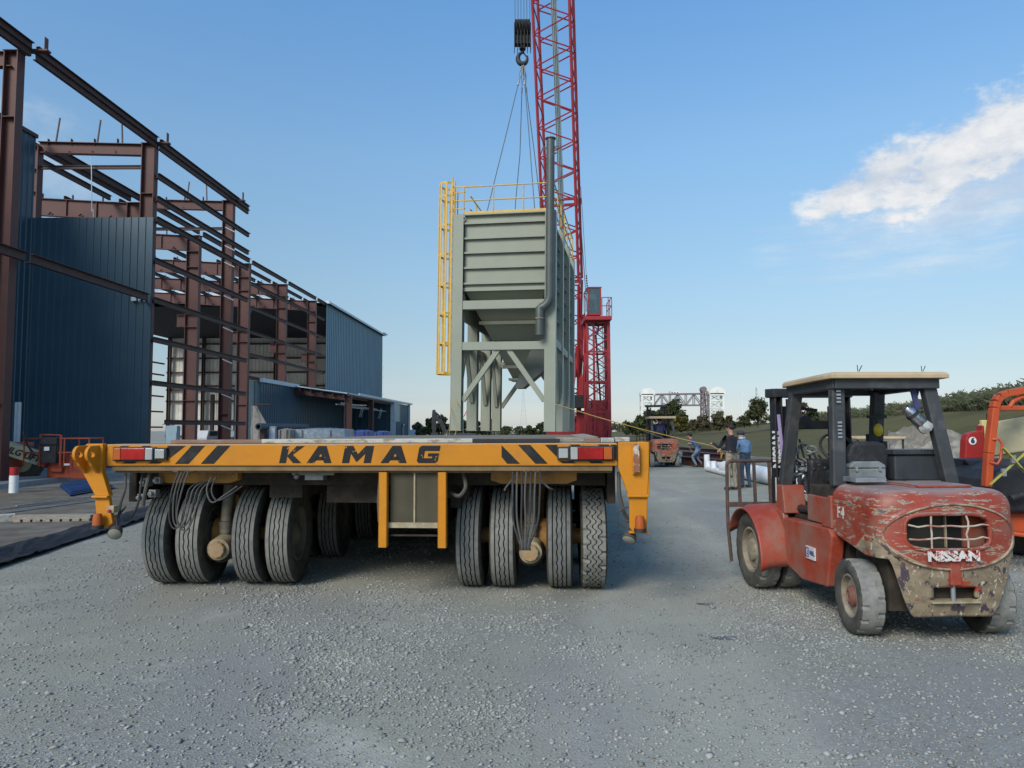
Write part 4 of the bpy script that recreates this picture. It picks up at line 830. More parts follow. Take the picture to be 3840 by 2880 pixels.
# end brackets
def bracket(sx):
    mm = MB(); f = lambda P: [(sx * u, z) for u, z in P]
    if sx > 0:
        mm.prism(f([(2.605, 1.592), (2.605, 1.34), (2.70, 1.07), (2.875, 1.07), (2.895, 1.32), (2.90, 1.592)]), (0, -.05, 0), (1, 0, 0), (0, 0, 1), (0, .07, 0))
        mm.prism(f([(2.70, 1.085), (2.70, .78), (2.73, .75), (2.86, .75), (2.875, 1.085)]), (0, -.085, 0), (1, 0, 0), (0, 0, 1), (0, .05, 0))
        mm.bx(2.84, 2.90, -.04, .5, 1.1, 1.59); mm.bx(2.68, 2.885, -.12, -.03, 1.072, 1.10); mm.bx(2.69, 2.875, -.13, -.03, .735, .755)
        mm.prism([(0, 0), (.06, .02), (.055, .30), (-.005, .30)], (2.735, -.10, 1.285), (1, 0, 0), (0, 0, 1), (0, .06, 0))
    else:
        mm.prism(f([(2.605, 1.592), (2.605, 1.30), (2.52, 1.06), (2.67, 1.06), (2.815, 1.30), (2.815, 1.56), (2.78, 1.592)]), (0, -.05, 0), (1, 0, 0), (0, 0, 1), (0, .07, 0))
        mm.prism(f([(2.52, 1.06), (2.47, .79), (2.54, .74), (2.63, .74), (2.67, 1.06)]), (0, -.06, 0), (1, 0, 0), (0, 0, 1), (0, .05, 0))
        mm.bx(-2.68, -2.51, -.10, -.03, 1.045, 1.07)
    b = mm.build('end_bracket', m_orange, T, bevel=.008)
    # lashing lugs standing proud of the bracket
    if sx < 0:
        for yy, xx in ((-.02, -2.80), (-.02, -2.67)):
            mm = MB(); pts = [(0, 0), (.0, -.02)]; ring = [(math.cos(a) * .075, math.sin(a) * .075) for a in [R(20 + k * 20) for k in range(9)]]
            out_ = [(-.08, -.18)] + [(-.055 + .11 * 0 + math.cos(R(200 - k * 22)) * .085, math.sin(R(200 - k * 22)) * .085 + .03) for k in range(10)] + [(.10, -.18)]
            # lug plate in the y-z plane, with a round eye
            n_ = 20; eye = [(math.cos(2 * math.pi * k / n_) * .036 - .10, math.sin(2 * math.pi * k / n_) * .036) for k in range(n_)]; rim_ = []
            for k in range(n_):
                a = 2 * math.pi * k / n_; rr = .085; y_, z_ = math.cos(a) * rr - .10, math.sin(a) * rr
                if math.cos(a) > .0: y_ = .0; z_ = math.sin(a) * .085 if abs(math.sin(a)) > .8 else math.sin(a) * .085
                if math.sin(a) < -.3 and math.cos(a) > -.3: z_ = -.20 if math.cos(a) > 0 else -.12
                rim_.append((y_, z_))
            P = [Vector((xx, y_ - .05, 1.49 + z_)) for y_, z_ in eye] + [Vector((xx, y_ - .05, 1.49 + z_)) for y_, z_ in rim_]; P2 = [p + Vector((.03, 0, 0)) for p in P]; fs = []
            for k in range(n_):
                k2 = (k + 1) % n_; fs += [(k, k2, n_ + k2, n_ + k), (2 * n_ + k, 3 * n_ + k, 3 * n_ + k2, 2 * n_ + k2), (k, 2 * n_ + k, 2 * n_ + k2, k2), (n_ + k, n_ + k2, 3 * n_ + k2, 3 * n_ + k)]
            mm.add(P + P2, fs); mm.build('lashing_lug', m_orange, b)
    else:
        MB().prism([(0, 0), (.055, 0), (.06, .12), (.05, .27), (.0, .27)], (2.742, -.115, 1.31), (1, 0, 0), (0, 0, 1), (0, .05, 0)).build('lashing_lug', mat('rusty_lug', (.25, .10, .05), .8, col2=(.5, .45, .38), scale=12, lo=.5, hi=.6), b)
    # amber beacon on its shelf
    bxp = 2.79 * sx if sx > 0 else -2.58; yb = -.16 if sx > 0 else -.13; zb = .755 if sx > 0 else .745
    be = MB().lathe([(0, 0), (0, .058), (.035, .056), (.035, .0)], (bxp, yb, zb), (0, 0, 1), 20).build('beacon', m_black, T, smooth=True)
    MB().lathe([(.036, 0), (.036, .048), (.11, .045), (.15, .036), (.155, 0)], (bxp, yb, zb), (0, 0, 1), 20).build('dome', m_or_l, be, smooth=True)
    lp = Vector(((2.70 if sx > 0 else -2.44), -.05, .69 if sx > 0 else .70)); nd = Vector((.35 * sx if sx > 0 else .2, -.8, -.45)) if sx < 0 else Vector((-.3, -.6, -.75))
    wl = MB().lathe([(-.08, .0), (-.07, .035), (-.03, .06), (.03, .068), (.03, .0)], lp, nd, 18).build('work_lamp', mat('lamp_shell', (.07, .065, .05), .6), T, smooth=True); MB().lathe([(.031, 0), (.031, .062), (.04, .05), (.044, 0)], lp, nd, 18).build('lens', mat('dirty_glass', (.25, .25, .2), .3), wl, smooth=True)
    MB().path([lp + Vector((0, .03, .06)), lp + Vector((.02 * sx, .04, .14)), lp + Vector((.06 * -sx, .06, .25))], .012).build('lamp_arm', m_black, wl)
bracket(1); bracket(-1)
mm = MB().bx(-2.50, -2.42, -.12, -.03, .90, .97).build('junction_box', m_beige, T, bevel=.005); MB().lathe([(0, .0), (0, .018), (.03, .014), (.03, 0)], (-2.46, -.12, .92), (0, -1, 0), 10).build('button', mat('button_red', (.5, .02, .02), .4), mm)
# radiator between two channel posts
for xx in (lx(1435), lx(1656)):
    m = MB(); m.bx(xx - .042, xx + .042, .02, .028, .56, 1.30); m.bx(xx - .042, xx - .036, .02, .09, .56, 1.30); m.bx(xx + .036, xx + .042, .02, .09, .56, 1.30); m.build('channel_post', m_orange, T)
xa, xb = lx(1456), lx(1640)
rd = MB().bx(xa, xb, .12, .26, .80, 1.30).build('radiator', m_fin, T)
m = MB(); n = 46
for i in range(n): x = xa + (xb - xa) * (i + .5) / n; m.bx(x - .0022, x + .0022, .105, .119, .80, 1.29)
m.build('fins', mat('fin_edge', (.16, .14, .09), .7), rd); MB().bx(xa - .02, xb + .02, .08, .25, .745, .797).bx((xa + xb) / 2 - .008, (xa + xb) / 2 + .008, .09, .11, .80, 1.29).build('radiator_frame', m_beige, rd)
MB().bx(xa, xb, .1, .14, .66, .675).build('guard_bar', m_under, rd)
MB().path([(xa - .12, .2, 1.28), (xa - .13, .18, 1.0), (xa - .12, .18, .8), (xa - .06, .2, .70)], .03, 8).build('coolant_pipe', m_hose_l, T)
MB().bx(xb + .05, xb + .16, .5, .9, .9, 1.3).build('engine_cover', m_under, T)
MB().bx(-.45, xa - .2, .5, 1.1, .95, 1.3).build('engine_cover', m_under, T)
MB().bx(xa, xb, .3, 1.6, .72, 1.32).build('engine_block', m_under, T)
# bogies
AX_Y = [1.0, 2.6, 4.2, 5.8, 7.4, 9.0]
for k, y in enumerate(AX_Y):
    for sx in (-1, 1):
        cx = sx * 1.72; rot = R(5) if sx < 0 else R(0)
        rotm = Matrix.Rotation(rot, 4, 'Z')
        def P_(x, y_, z): v = rotm @ Vector((x, y_, z)); return Vector((cx + v.x, y + v.y, v.z))
        for i, off in enumerate((-.655, -.305, .305, .655)):
            me = TY_B if (sx > 0 and i == 3 and k == 0) else TY_A
            wheel_part(T, P_(off, 0, .548), .548, .27, rot + R(1.2) * (i % 2), (me, RIM_T), dish=1 if i in (1, 3) else -1, label='coarse block treaded tyre' if me is TY_B else None)
        if k > 2: continue
        ax = MB(); ax.tube(P_(-.60, 0, .548), P_(.60, 0, .548), .085, n=16); ax.tube(P_(-.17, 0, .548), P_(.17, 0, .548), .19, n=20); ax.build('axle', m_orange_u, T, smooth=True)
        if k == 0:
            hb = MB(); hb.tube(P_(0, -.05, .47), P_(0, -.42, .43), .13, .12, n=24); hb.build('axle_hub', m_beige, T, smooth=True)
            hh = MB(); hh.lathe([(0, .088), (.05, .088), (.06, .08), (.062, 0)], P_(0, -.42, .43), (P_(0, -1, .43) - P_(0, 0, .43)), 40, rfun=lambda i, j: (-.007 if (i % 4) < 1 and j < 3 else 0)); hh.build('hub_cap', m_hub, T)
            dk = MB(); dk.tube(P_(0, -.06, .44), P_(0, -.34, .41), .145, .14, n=24); dk.build('hub_ring', m_under, T, smooth=True)
        arm = MB(); arm.bar(P_(0, .25, .55), P_(0, .35, 1.15), .26, .22); arm.bar(P_(0, .02, .62), P_(0, .0, 1.0), .18, .16); arm.build('swing_arm', m_orange_u, T, bevel=.02)
        tt = MB(); tt.lathe([(0, .3), (0, .46), (.06, .46), (.10, .40), (.10, .1)], P_(0, .05, 1.19), (0, 0, 1), 36); tt.build('turntable', m_under, T, smooth=True)
        cyl = MB(); cyl.tube(P_(0, -.12, 1.12), P_(0, -.20, .70), .065, n=16); cyl.tube(P_(0, -.20, .70), P_(0, -.21, .60), .085, .07, n=16); cyl.sphere(P_(0, -.21, .595), .075, 12, 8); cyl.build('suspension_cylinder', mat('dirty_cylinder', (.17, .15, .11), .6, col2=(.08, .075, .06), scale=10), T, smooth=True)
    # bolt plate across the bogie head
for sx in (-1, 1):
    cx = sx * 1.72 + (.05 if sx > 0 else -.08); m = MB(); m.prism([(-.44, 1.295), (-.44, 1.20), (-.34, 1.165), (.34, 1.165), (.44, 1.20), (.44, 1.295)], (cx, .34, 0), (1, 0, 0), (0, 0, 1), (0, .14, 0))
    for i in range(9): m.tube((cx - .38 + i * .095, .34, 1.27), (cx - .38 + i * .095, .32, 1.27), .012, n=6)
    m.build('bogie_plate', m_orange_u, T, bevel=.006)
    m = MB(); m.tube((cx - .35, .10, 1.325), (cx + .3, .09, 1.33), .012); m.tube((cx - .12, .08, 1.32), (cx + .1, .08, 1.325), .026, n=10); m.bx(cx - .09, cx - .04, .04, .10, 1.30, 1.35); m.bx(cx + .03, cx + .08, .04, .10, 1.30, 1.35); m.build('pipe_manifold', m_beige, T)
# hoses
def hose(pts, r_=.013, m_=None, name='hose'):
    P = []; pts = [Vector(p) for p in pts]
    for i in range(len(pts) - 1):
        p0 = pts[max(i - 1, 0)]; p1 = pts[i]; p2 = pts[i + 1]; p3 = pts[min(i + 2, len(pts) - 1)]
        for k in range(6):
            t = k / 6; P.append(.5 * ((2 * p1) + (p2 - p0) * t + (2 * p0 - 5 * p1 + 4 * p2 - p3) * t * t + (3 * p1 - p0 - 3 * p2 + p3) * t ** 3))
    P.append(pts[-1]); return MB().path(P, r_, 7).build(name, m_ or m_hose, T, smooth=True)
rr = random.Random(5)
for i in range(4):   # left bogie: long drooping loops
    x0 = -1.72 - .12 + i * .035; hose([(x0, .05, 1.33), (x0 - .04, -.02, 1.1), (x0 - .05 + rr.uniform(-.02, .02), -.04, .85), (x0 + .02, -.05, .70 + rr.uniform(-.02, .06)), (x0 + .10, -.04, .84), (x0 + .12 + i * .01, .02, 1.12), (x0 + .2, .15, 1.2)], .0085, m_hose_l if i % 2 else m_hose)
for i in range(2): x0 = -1.52 + i * .05; hose([(x0, .08, 1.24), (x0, .0, 1.12), (x0 + .07, -.02, 1.0 + .02 * i), (x0 + .18, .02, 1.07), (x0 + .26, .12, 1.15)], .009, m_hose_l if i in (0, 2) else m_hose)
for i in range(7):   # right bogie: bundle hanging straight down to the cylinder
    x0 = 1.72 - .14 + i * .045; xe = 1.72 - .05 + i * .016; hose([(x0, .05, 1.32), (x0 + rr.uniform(-.01, .01), -.10, 1.1), (x0 * .8 + xe * .2, -.16, .85), (xe, -.29, .66), (xe, -.30, .60)], .0095, m_hose_l if i % 2 else m_hose)
hose([(1.60, .1, 1.25), (1.52, .04, 1.16), (1.50, .02, 1.12)], .01, m_hose_l); hose([(1.85, .1, 1.22), (1.93, .04, 1.15), (1.97, .08, 1.13)], .01, m_hose_l)
hose([(xb + .22, .2, 1.30), (xb + .26, .15, 1.15), (xb + .2, .12, 1.06), (xb + .1, .2, 1.08)], .02, m_hose_l); hose([(-2.45, .1, 1.28), (-2.42, .05, 1.12), (-2.46, .05, .98), (-2.45, .0, .80), (-2.47, .02, .72)], .013, m_hose_l)
hose([(-2.30, .15, 1.28), (-2.30, .1, 1.0), (-2.36, .08, .84), (-2.42, .04, .80)], .012, m_hose); hose([(-2.22, .15, 1.28), (-2.22, .08, 1.1), (-2.25, .1, .95)], .018, m_hose_l)
hose([(2.62, .12, 1.3), (2.62, .10, 1.1), (2.66, .1, .92), (2.70, .05, .82)], .02, m_hose_l); hose([(2.70, -.05, .98), (2.60, -.06, .93), (2.58, -.06, .85), (2.62, -.05, .80), (2.68, -.05, .79)], .008)
m = MB(); 
for i, (x, z, s) in enumerate(((-2.34, 1.18, .09), (-2.25, 1.06, .08), (-2.38, 1.02, .07), (-2.2, 1.2, .07))): m.bx(x - s / 2, x + s / 2, .25, .25 + s, z - s / 2, z + s / 2); m.tube((x, .2, z), (x, .26, z), s * .3, n=10)
m.build('valve_block', m_steel, T, bevel=.006)
m = MB(); m.bx(-.62, -.42, .3, .42, 1.20, 1.30); m.tube((-.75, .3, 1.27), (-.3, .3, 1.27), .02); m.sphere((-.70, .28, 1.24), .03); m.build('pipe_union', m_steel, T, bevel=.005)
# timbers and mats lying on the deck : things of their own
def deckitem(name, label, cat, px0, px1, y0, y1, z0, z1, mm_, yaw=0, bev=.006, group=None):
    xa, xb = lx(px0), lx(px1); c = Vector(((xa + xb) / 2, (y0 + y1) / 2, 0)); wc = Matrix.Rotation(TW, 4, 'Z') @ c + T0; t = MB().bx(-(xb - xa) / 2, (xb - xa) / 2, -(y1 - y0) / 2, (y1 - y0) / 2, 0, z1 - z0).build(name, mm_, bevel=bev); t.location = (wc.x, wc.y, z0); t.rotation_euler = (0, 0, TW + yaw); tag(t, label, cat, group); return t
zt = 1.588
deckitem('timber_baulk', 'reddish brown timber along the left part of the transporter deck', 'timber', 616, 962, .12, .30, zt, zt + .038, m_wood3)
deckitem('timber_baulk', 'long pale painted timber along the middle of the transporter deck', 'timber', 964, 1766, .11, .29, zt, zt + .042, m_wood2)
deckitem('rubber_strip', 'black rubber strip on the transporter deck below the hopper', 'rubber strip', 1768, 2096, .10, .32, zt, zt + .036, m_rubmat)
deckitem('timber_baulk', 'thin grey timber behind the black rubber strip on the deck', 'timber', 2080, 2200, .35, .55, zt, zt + .045, m_wood)
deckitem('timber_baulk', 'dark brown timber offcut near the right end of the deck', 'timber', 2190, 2252, .12, .28, zt, zt + .042, m_wood3)
deckitem('timber_baulk', 'white painted timber offcut on the deck above the right tail lamp', 'timber', 2253, 2304, .08, .26, zt, zt + .045, mat('grey_timber', (.36, .37, .35), .8, col2=(.22, .2, .17), scale=8, lo=.5, hi=.6))
deckitem('timber_baulk', 'white painted timber offcut at the far right end of the deck', 'timber', 2307, 2362, .08, .26, zt + .006, zt + .051, m_wood2)
o = deckitem('plywood_sheet', 'curled plywood sheet on the deck near the red crane', 'plywood', 2165, 2225, .5, .95, zt + .05, zt + .062, m_wood); o.rotation_euler = (R(4), R(-4), TW + .3)
# ================================================================== hopper module hanging from the crane
p = at(1885, 1612, 24.6); SW = -R(10.0)
S0 = Vector((p.x, p.y, 1.66)); 
SI = thing('steel_hopper', 'grey green steel hopper on tall legs with yellow caged ladder, hanging above the transporter', 'hopper', S0, SW); SI.rotation_euler = (R(-.25), R(.75), SW)
HT = 7.66; HW = 1.64; YR = [0, 2.42, 4.9, 7.2]
def hcol(x, y, z1, nm='leg'):
    m = MB(); m.ibeam((x, y, 0), (x, y, z1), .37, .36, .025, up=(0, 1, 0), tw=.018); m.box((x, y, .01), (.42, .40, .02)); m.build(nm, m_silo, SI)
for k, y in enumerate(YR):
    for sx in (-1, 1):
        hcol(sx * HW, y, HT)
        e = MB(); e.bx(sx * HW + sx * .186, sx * HW + sx * .196, y - .19, y + .19, .02, HT); e.build('flange_edge', m_silo_e if sx > 0 else m_silo, SI)  # right-hand strips paler: light on that side painted into the colour
# upper box panels with stiffeners
zs = [7.60, 7.03, 6.55, 6.06, 5.55, 4.98, ]
zr = [HT - .30, HT - .84, HT - 1.36, HT - 1.90, HT - 2.46]
m = MB(); m.bx(-HW + .19, HW - .19, .02, .05, 5.0, HT); m.build('front_panel', m_silo, SI)
for z in zr: MB().bx(-HW + .19, HW - .2, -.10, .018, z - .012, z + .012).bx(-HW + .19, HW - .2, -.10, -.088, z - .05, z - .013).build('stiffener', m_silo, SI)
MB().bx(-HW + .19, HW - .19, -.12, .02, HT - .03, HT + .02).build('top_channel', m_silo, SI)
for sx in (-1, 1):
    m = MB(); m.bx(sx * (HW - .16), sx * (HW - .13), .1, 7.1, 3.9, HT); m.build('side_panel', m_silo, SI)
    for y0, y1 in zip(YR[:-1], YR[1:]):
        m = MB()
        for z in zr + [HT - 3.05, HT - 3.6]: m.bx(sx * (HW - .12), sx * (HW + .10), y0 + .2, y1 - .2, z - .04, z - .02)
        m.build('side_stiffener', m_silo, SI)
        MB().bar((sx * (HW + .1), y0 + .19, 3.12), (sx * (HW + .1), y1 - .19, 3.12), .12, .26).build('side_beam', m_silo, SI)
        b = MB(); b.bar((sx * HW, y0 + .2, 1.1), (sx * HW, (y0 + y1) / 2 - .1, 3.0), .14, .14); b.bar((sx * HW, y1 - .2, 1.1), (sx * HW, (y0 + y1) / 2 + .1, 3.0), .14, .14); b.build('side_brace', m_silo, SI)
MB().bx(-HW + .1, HW - .1, 7.18, 7.22, 4.2, HT).build('rear_panel', m_silo, SI)
MB().bx(-HW + .1, HW - .1, .06, 7.18, HT - .05, HT - .02).build('roof_plate', m_silo, SI)
# hopper cone in tiers with ledges
def tier(z1, a1, z0, a0, nm='hopper_tier'):
    P = []
    for z, (x0, x1, y0, y1) in ((z1, a1), (z0, a0)): P += [(x0, y0, z), (x1, y0, z), (x1, y1, z), (x0, y1, z)]
    MB().add(P, [(0, 1, 5, 4), (1, 2, 6, 5), (2, 3, 7, 6), (3, 0, 4, 7)]).build(nm, m_silo, SI)
def rect(t): # 0 = full, 1 = outlet
    return (-(HW - .19) * (1 - t) - .22 * t, (HW - .19) * (1 - t) + .35 * t, .06 * (1 - t) + 3.1 * t, 7.15 * (1 - t) + 3.9 * t)
zt_ = lambda t: 5.02 - t * 2.95
tier(zt_(0), rect(0), zt_(1), rect(1))
for t in (.0, .14, .35, .58, .85):
    x0, x1, y0, y1 = rect(t); z = zt_(t); o_ = .10; m = MB(); m.bx(x0 - o_, x1 + o_, y0 - o_, y0 - .0, z - .03, z + .02); m.bx(x0 - o_, x0, y0, y1, z - .03, z + .02); m.bx(x1, x1 + o_, y0, y1, z - .03, z + .02); m.bx(x0 - o_, x1 + o_, y0 - o_, y0 - o_ + .015, z - .10, z - .031); m.build('hopper_ledge', m_silo, SI)
MB().bx(-.35, .5, 2.95, 4.05, 1.98, 2.06).bx(-.1, .3, 3.2, 3.8, 1.75, 1.98).build('outlet', m_silo, SI)
# chute leaning from the right
MB().prism([(.95, 3.2), (1.45, 3.35), (1.45, 2.3), (.55, 1.55), (.28, 1.55), (.28, 1.7)], (0, .9, 0), (1, 0, 0), (0, 0, 1), (0, .7, 0)).build('chute', m_silo_d, SI)
# main frontal beams and inverted V brace, front and rear
for y in (YR[0], YR[3]):
    MB().bx(-HW + .19, HW - .19, y - .15, y + .12, 4.26, 4.56).build('front_beam', m_silo, SI)
    MB().bx(-HW + .19, HW - .19, y - .15, y + .12, 2.82, 3.10).build('front_beam', m_silo, SI)
    for sx in (-1, 1):
        m = MB(); m.ibeam((sx * .18, y, 2.84), (sx * (HW - .2), y, 1.05), .17, .15, .012, up=(0, 1, 0)); m.build('knee_brace', m_silo, SI)
# round pipe with swan neck at the right front leg
m = MB(); px_ = HW + .02; py_ = -.42; P = [(px_, py_, 10.1), (px_, py_, 4.62)]
for k in range(1, 7): a = R(45) * k / 6; P.append((px_ - .42 * (1 - math.cos(a)), py_, 4.62 - .42 * math.sin(a)))
P.append((px_ - .42 * .293 - .03, py_, 4.62 - .297 - .03)); x1, z1 = P[-1][0], P[-1][2]
for k in range(1, 7): a = R(45) * k / 6; P.append((x1 - .26 * (math.sin(R(45)) - math.sin(R(45) - a)), py_, z1 - .26 * (math.cos(R(45) - a) - math.cos(R(45)))))
P.append((P[-1][0], py_, P[-1][2] - .95)); m.path(P, .145, 20); m.build('vent_pipe', m_silo_d, SI, smooth=True)
MB().lathe([(0, .15), (0, .185), (.03, .185), (.03, .15)], (px_, py_, 10.08), (0, 0, 1), 24).build('pipe_collar', m_silo_d, SI)
MB().lathe([(0, .15), (0, .175), (.035, .175), (.035, .15)], (P[-1][0], py_, P[-1][2] + .55), (0, 0, 1), 24).build('pipe_collar', mat('weld_rust', (.16, .10, .07), .5, col2=(.3, .28, .25), scale=14, lo=.4, hi=.6), SI)
for sx in (-1, 1): 
    m = MB(); n = 14; ring = []
    for k in range(n): a = 2 * math.pi * k / n; ring.append((px_ + sx * .22 + math.cos(a) * .05, py_, 9.78 + math.sin(a) * .05))
    m.path(ring, .018, 6, closed=True); m.bx(px_ + sx * .14, px_ + sx * .19, py_ - .02, py_ + .02, 9.74, 9.82); m.build('pipe_lug', m_silo_d, SI)
# yellow caged ladder on the left
lx_ = -HW - .62; ly = .12; m = MB()
for sx in (-.0, .36): m.bar((-HW - .30, ly - .05 + sx, 2.35), (-HW - .30, ly - .05 + sx, 9.1), .03, .07)
z = 2.5
while z < 9.0: m.bar((-HW - .30, ly - .05, z), (-HW - .30, ly + .31, z), .025, .025); z += .3
m.build('ladder', m_yel, SI)
hoops = [2.02, 3.08, 4.14, 5.20, 6.26, 7.32, 8.38, 8.85]
HP = [(-HW - .28, ly - .18), (-HW - .45, ly - .28), (-HW - .66, ly - .24), (-HW - .78, ly - .05), (-HW - .80, ly + .18), (-HW - .72, ly + .40), (-HW - .52, ly + .52), (-HW - .28, ly + .48)]
for z in hoops:
    m = MB()
    for a, b in zip(HP[:-1], HP[1:]): m.bar((a[0], a[1], z), (b[0], b[1], z), .012, .075)
    m.build('cage_hoop', m_yel, SI)
for i, (x, y) in enumerate(HP[:-1]): 
    if i in (0, 1, 2, 3, 5, 6): MB().box((x, y, (hoops[0] + hoops[-1]) / 2), (.065 if i in (0, 1, 2, 5, 6) else .03, .03 if i in (0, 1, 2, 5, 6) else .05, hoops[-1] - hoops[0] + .07)).build('cage_strap', m_yel, SI)
m = MB(); zz = HT + .02
m.tube((-HW - .2, 0, HT - .1), (-HW - .2, .0, HT + 1.05), .025); m.tube((-HW - .2, .45, HT - .1), (-HW - .2, .45, HT + 1.05), .025)
for z in (.25, .55, .85, 1.05): m.bar((-HW - .3, 0, HT + z), (-HW + .2, 0, HT + z), .03, .03)
m.build('ladder_gate', m_yel, SI)
# guard rail round the top
m = MB(); CR = [(-HW + .16, -.05), (HW + .1, -.05), (HW + .1, 7.2), (-HW + .16, 7.2)]; 
for i in range(4):
    a, b = CR[i], CR[(i + 1) % 4]
    if i == 3: b = (CR[0][0], .9)
    for z in (.50, 1.0): m.tube((*a, zz + z), (*b, zz + z), .024, n=7)
    m.bar((*a, zz + .05), (*b, zz + .05), .012, .10)
    n = 3 if i % 2 == 0 else 6
    for k in range(n): t = k / n; m.tube((a[0] + (b[0] - a[0]) * t, a[1] + (b[1] - a[1]) * t, zz), (a[0] + (b[0] - a[0]) * t, a[1] + (b[1] - a[1]) * t, zz + 1.0), .024, n=7)
m.build('guard_rail', m_yel, SI)
SI_M = Matrix.Translation(S0) @ Euler(SI.rotation_euler).to_matrix().to_4x4()
# ================================================================== hook block, slings
HK = at(1960, 262, 27.6); s_ = 27.6 / F
HB = thing('hook_block', 'black multi sheave hook block hanging on the crane falls', 'hook block', HK)
def hp(px, py, dy=0): v = at(px, py, 27.6) - HK; return Vector((v.x, dy, v.z))
for i in range(5):
    x = -.26 + i * .13; m = MB(); n = 24; m.lathe([(-.02, .1), (-.03, .36), (-.012, .31), (.012, .31), (.03, .36), (.02, .1)], (x, 0, hp(1960, 110).z), (1, 0, 0), n); m.build('sheave', mat('block_black', (.02, .02, .02), .6, col2=(.06, .055, .045), scale=6), HB, smooth=True)
m = MB()
for i in range(6): x = -.325 + i * .13; m.prism([(-.22, -.75), (-.28, -.30), (-.26, .28), (-.12, .36), (.12, .36), (.26, .28), (.28, -.30), (.22, -.75)], (x - .012, 0, hp(1960, 122).z), (0, 1, 0), (0, 0, 1), (.024, 0, 0))
m.bx(-.31, .31, -.15, .15, hp(0, 178).z, hp(0, 88).z); m.build('cheek_plates', MATS['block_black'], HB)
MB().tube((0, 0, hp(0, 165).z), (0, 0, hp(0, 195).z), .11, .13, 16).tube((0, 0, hp(0, 195).z), (0, 0, hp(0, 208).z), .06, n=12).build('swivel', MATS['block_black'], HB, smooth=True)
m = MB(); zc = hp(0, 228).z; P = []; rad = []
for k in range(15): a = R(100 + k * 20.5); P.append((math.cos(a) * .19 + .0, 0, zc + math.sin(a) * .23)); rad.append(.05 + .055 * math.sin(min(k / 13, 1) * math.pi))
m.path([(0, 0, hp(0, 200).z)] + P, [.06] + rad, 10); m.build('hook', MATS['block_black'], HB, smooth=True); MB().bar((.05, 0, zc + .22), (.20, 0, zc + .02), .04, .05).build('safety_latch', m_black, HB)
m = MB()
for i in range(6): x = -.30 + i * .12; m.tube((x, 0, hp(0, 110).z), (x * .9 + (.02 if i % 2 else 0), 0, hp(0, -700).z), .013, n=5)
m.build('hoist_ropes', m_cable, HB)
hk0 = HK + Vector((.02, 0, hp(0, 248).z)); sn = ['left front', 'left rear', 'right front', 'right rear']
for i, (sx, y) in enumerate(((-1, 1.0), (-1, 6.0), (1, 1.0), (1, 6.0))):
    e = SI_M @ Vector((sx * (.72 if y > 2 else .95), y, HT + .05)); t = thing('wire_sling', ['leftmost wire rope sling from hook to hopper roof', 'second wire rope sling from the left, slightly kinked', 'wire rope sling passing in front of the boom to the hopper roof behind the pipe', 'rightmost wire rope sling, running down behind the tall grey pipe'][i], 'sling', hk0, 0, 'wire slings lifting the hopper')
    e = e - hk0; m = MB(); k1 = e * .45 + Vector((.05 * (1 if i == 1 else .2), 0, 0)); k2 = e * .72 + Vector((-.04 if i == 1 else 0, 0, 0)); a0 = e.normalized() * .9
    m.path([a0, k1, k2, e], .016, 6); m.build('rope', m_sling, t)
    m = MB(); side = Vector((.05, 0, 0)); m.path([Vector((0, 0, .1)), side + a0 * .5, a0, -side + a0 * .5, Vector((0, 0, .1))], .022, 6); m.build('eye_loop', mat('loop_grey', (.22, .21, .19), .8), t)
    MB().tube(a0 * .97, a0 * 1.2, .035, n=8).build('ferrule', m_steel, t); MB().sphere(Vector((0, 0, -.05)) + a0 * .12, .06, 8, 6).build('shackle', m_sling, t)
# ================================================================== red crane
BA = at(2134, 1560, 42); BB = at(2074, 0, 34.5); bd = (BB - BA).normalized(); BASE = Vector((BA.x, BA.y, 0))
CR_ = thing('crawler_crane', 'red lattice boom crane standing behind the grey hopper', 'crane', BASE)
bx_ = Vector((1, 0, 0)); bx_ = (bx_ - bd * bx_.dot(bd)).normalized(); by_ = bd.cross(bx_).normalized(); by_ = -by_ if by_.y < 0 else by_
ca, sa = math.cos(R(-11)), math.sin(R(-11)); ex = bx_ * ca + by_ * sa; ey = -bx_ * sa + by_ * ca
def bp(t, u, v): return (BA - BASE) + bd * t + ex * u + ey * v
hwb = .92; t0, t1 = 8.0, 36.0
def hw_at(t): return (hwb, hwb) if t >= t0 else (.55 + (hwb - .55) * max(0, t) / t0, .25 + (hwb - .25) * max(0, t) / t0)
Tsplit = [(0.0, 7.9), (8.0, 12.15), (12.4, 24.2), (24.5, 36)]
def lattice(ta, tb, name, step=1.5):
    m = MB(); 
    for su, sv in ((-1, -1), (1, -1), (1, 1), (-1, 1)):
        a = hw_at(ta); b = hw_at(tb); m.tube(bp(ta, su * a[0], sv * a[1]), bp(tb, su * b[0], sv * b[1]), .078, n=8)
    n = max(1, round((tb - ta) / (step / 2))); fc = [((-1, -1), (1, -1)), ((1, -1), (1, 1)), ((1, 1), (-1, 1)), ((-1, 1), (-1, -1))]
    for fi, (c0, c1) in enumerate(fc):
        for k in range(n):
            s0 = ta + (tb - ta) * k / n; s1 = ta + (tb - ta) * (k + 1) / n; p_, q_ = (c0, c1) if (k + fi // 2) % 2 else (c1, c0); a = hw_at(s0); b = hw_at(s1)
            m.tube(bp(s0, p_[0] * a[0], p_[1] * a[1]), bp(s1, q_[0] * b[0], q_[1] * b[1]), .036, n=6, cap=False)
        for s0 in (ta + .03, tb - .03): a = hw_at(s0); m.tube(bp(s0, c0[0] * a[0], c0[1] * a[1]), bp(s0, c1[0] * a[0], c1[1] * a[1]), .05, n=6)
    m.build(name, m_crane, CR_)
for a, b in Tsplit: lattice(a, b, 'boom_section')
m = MB()
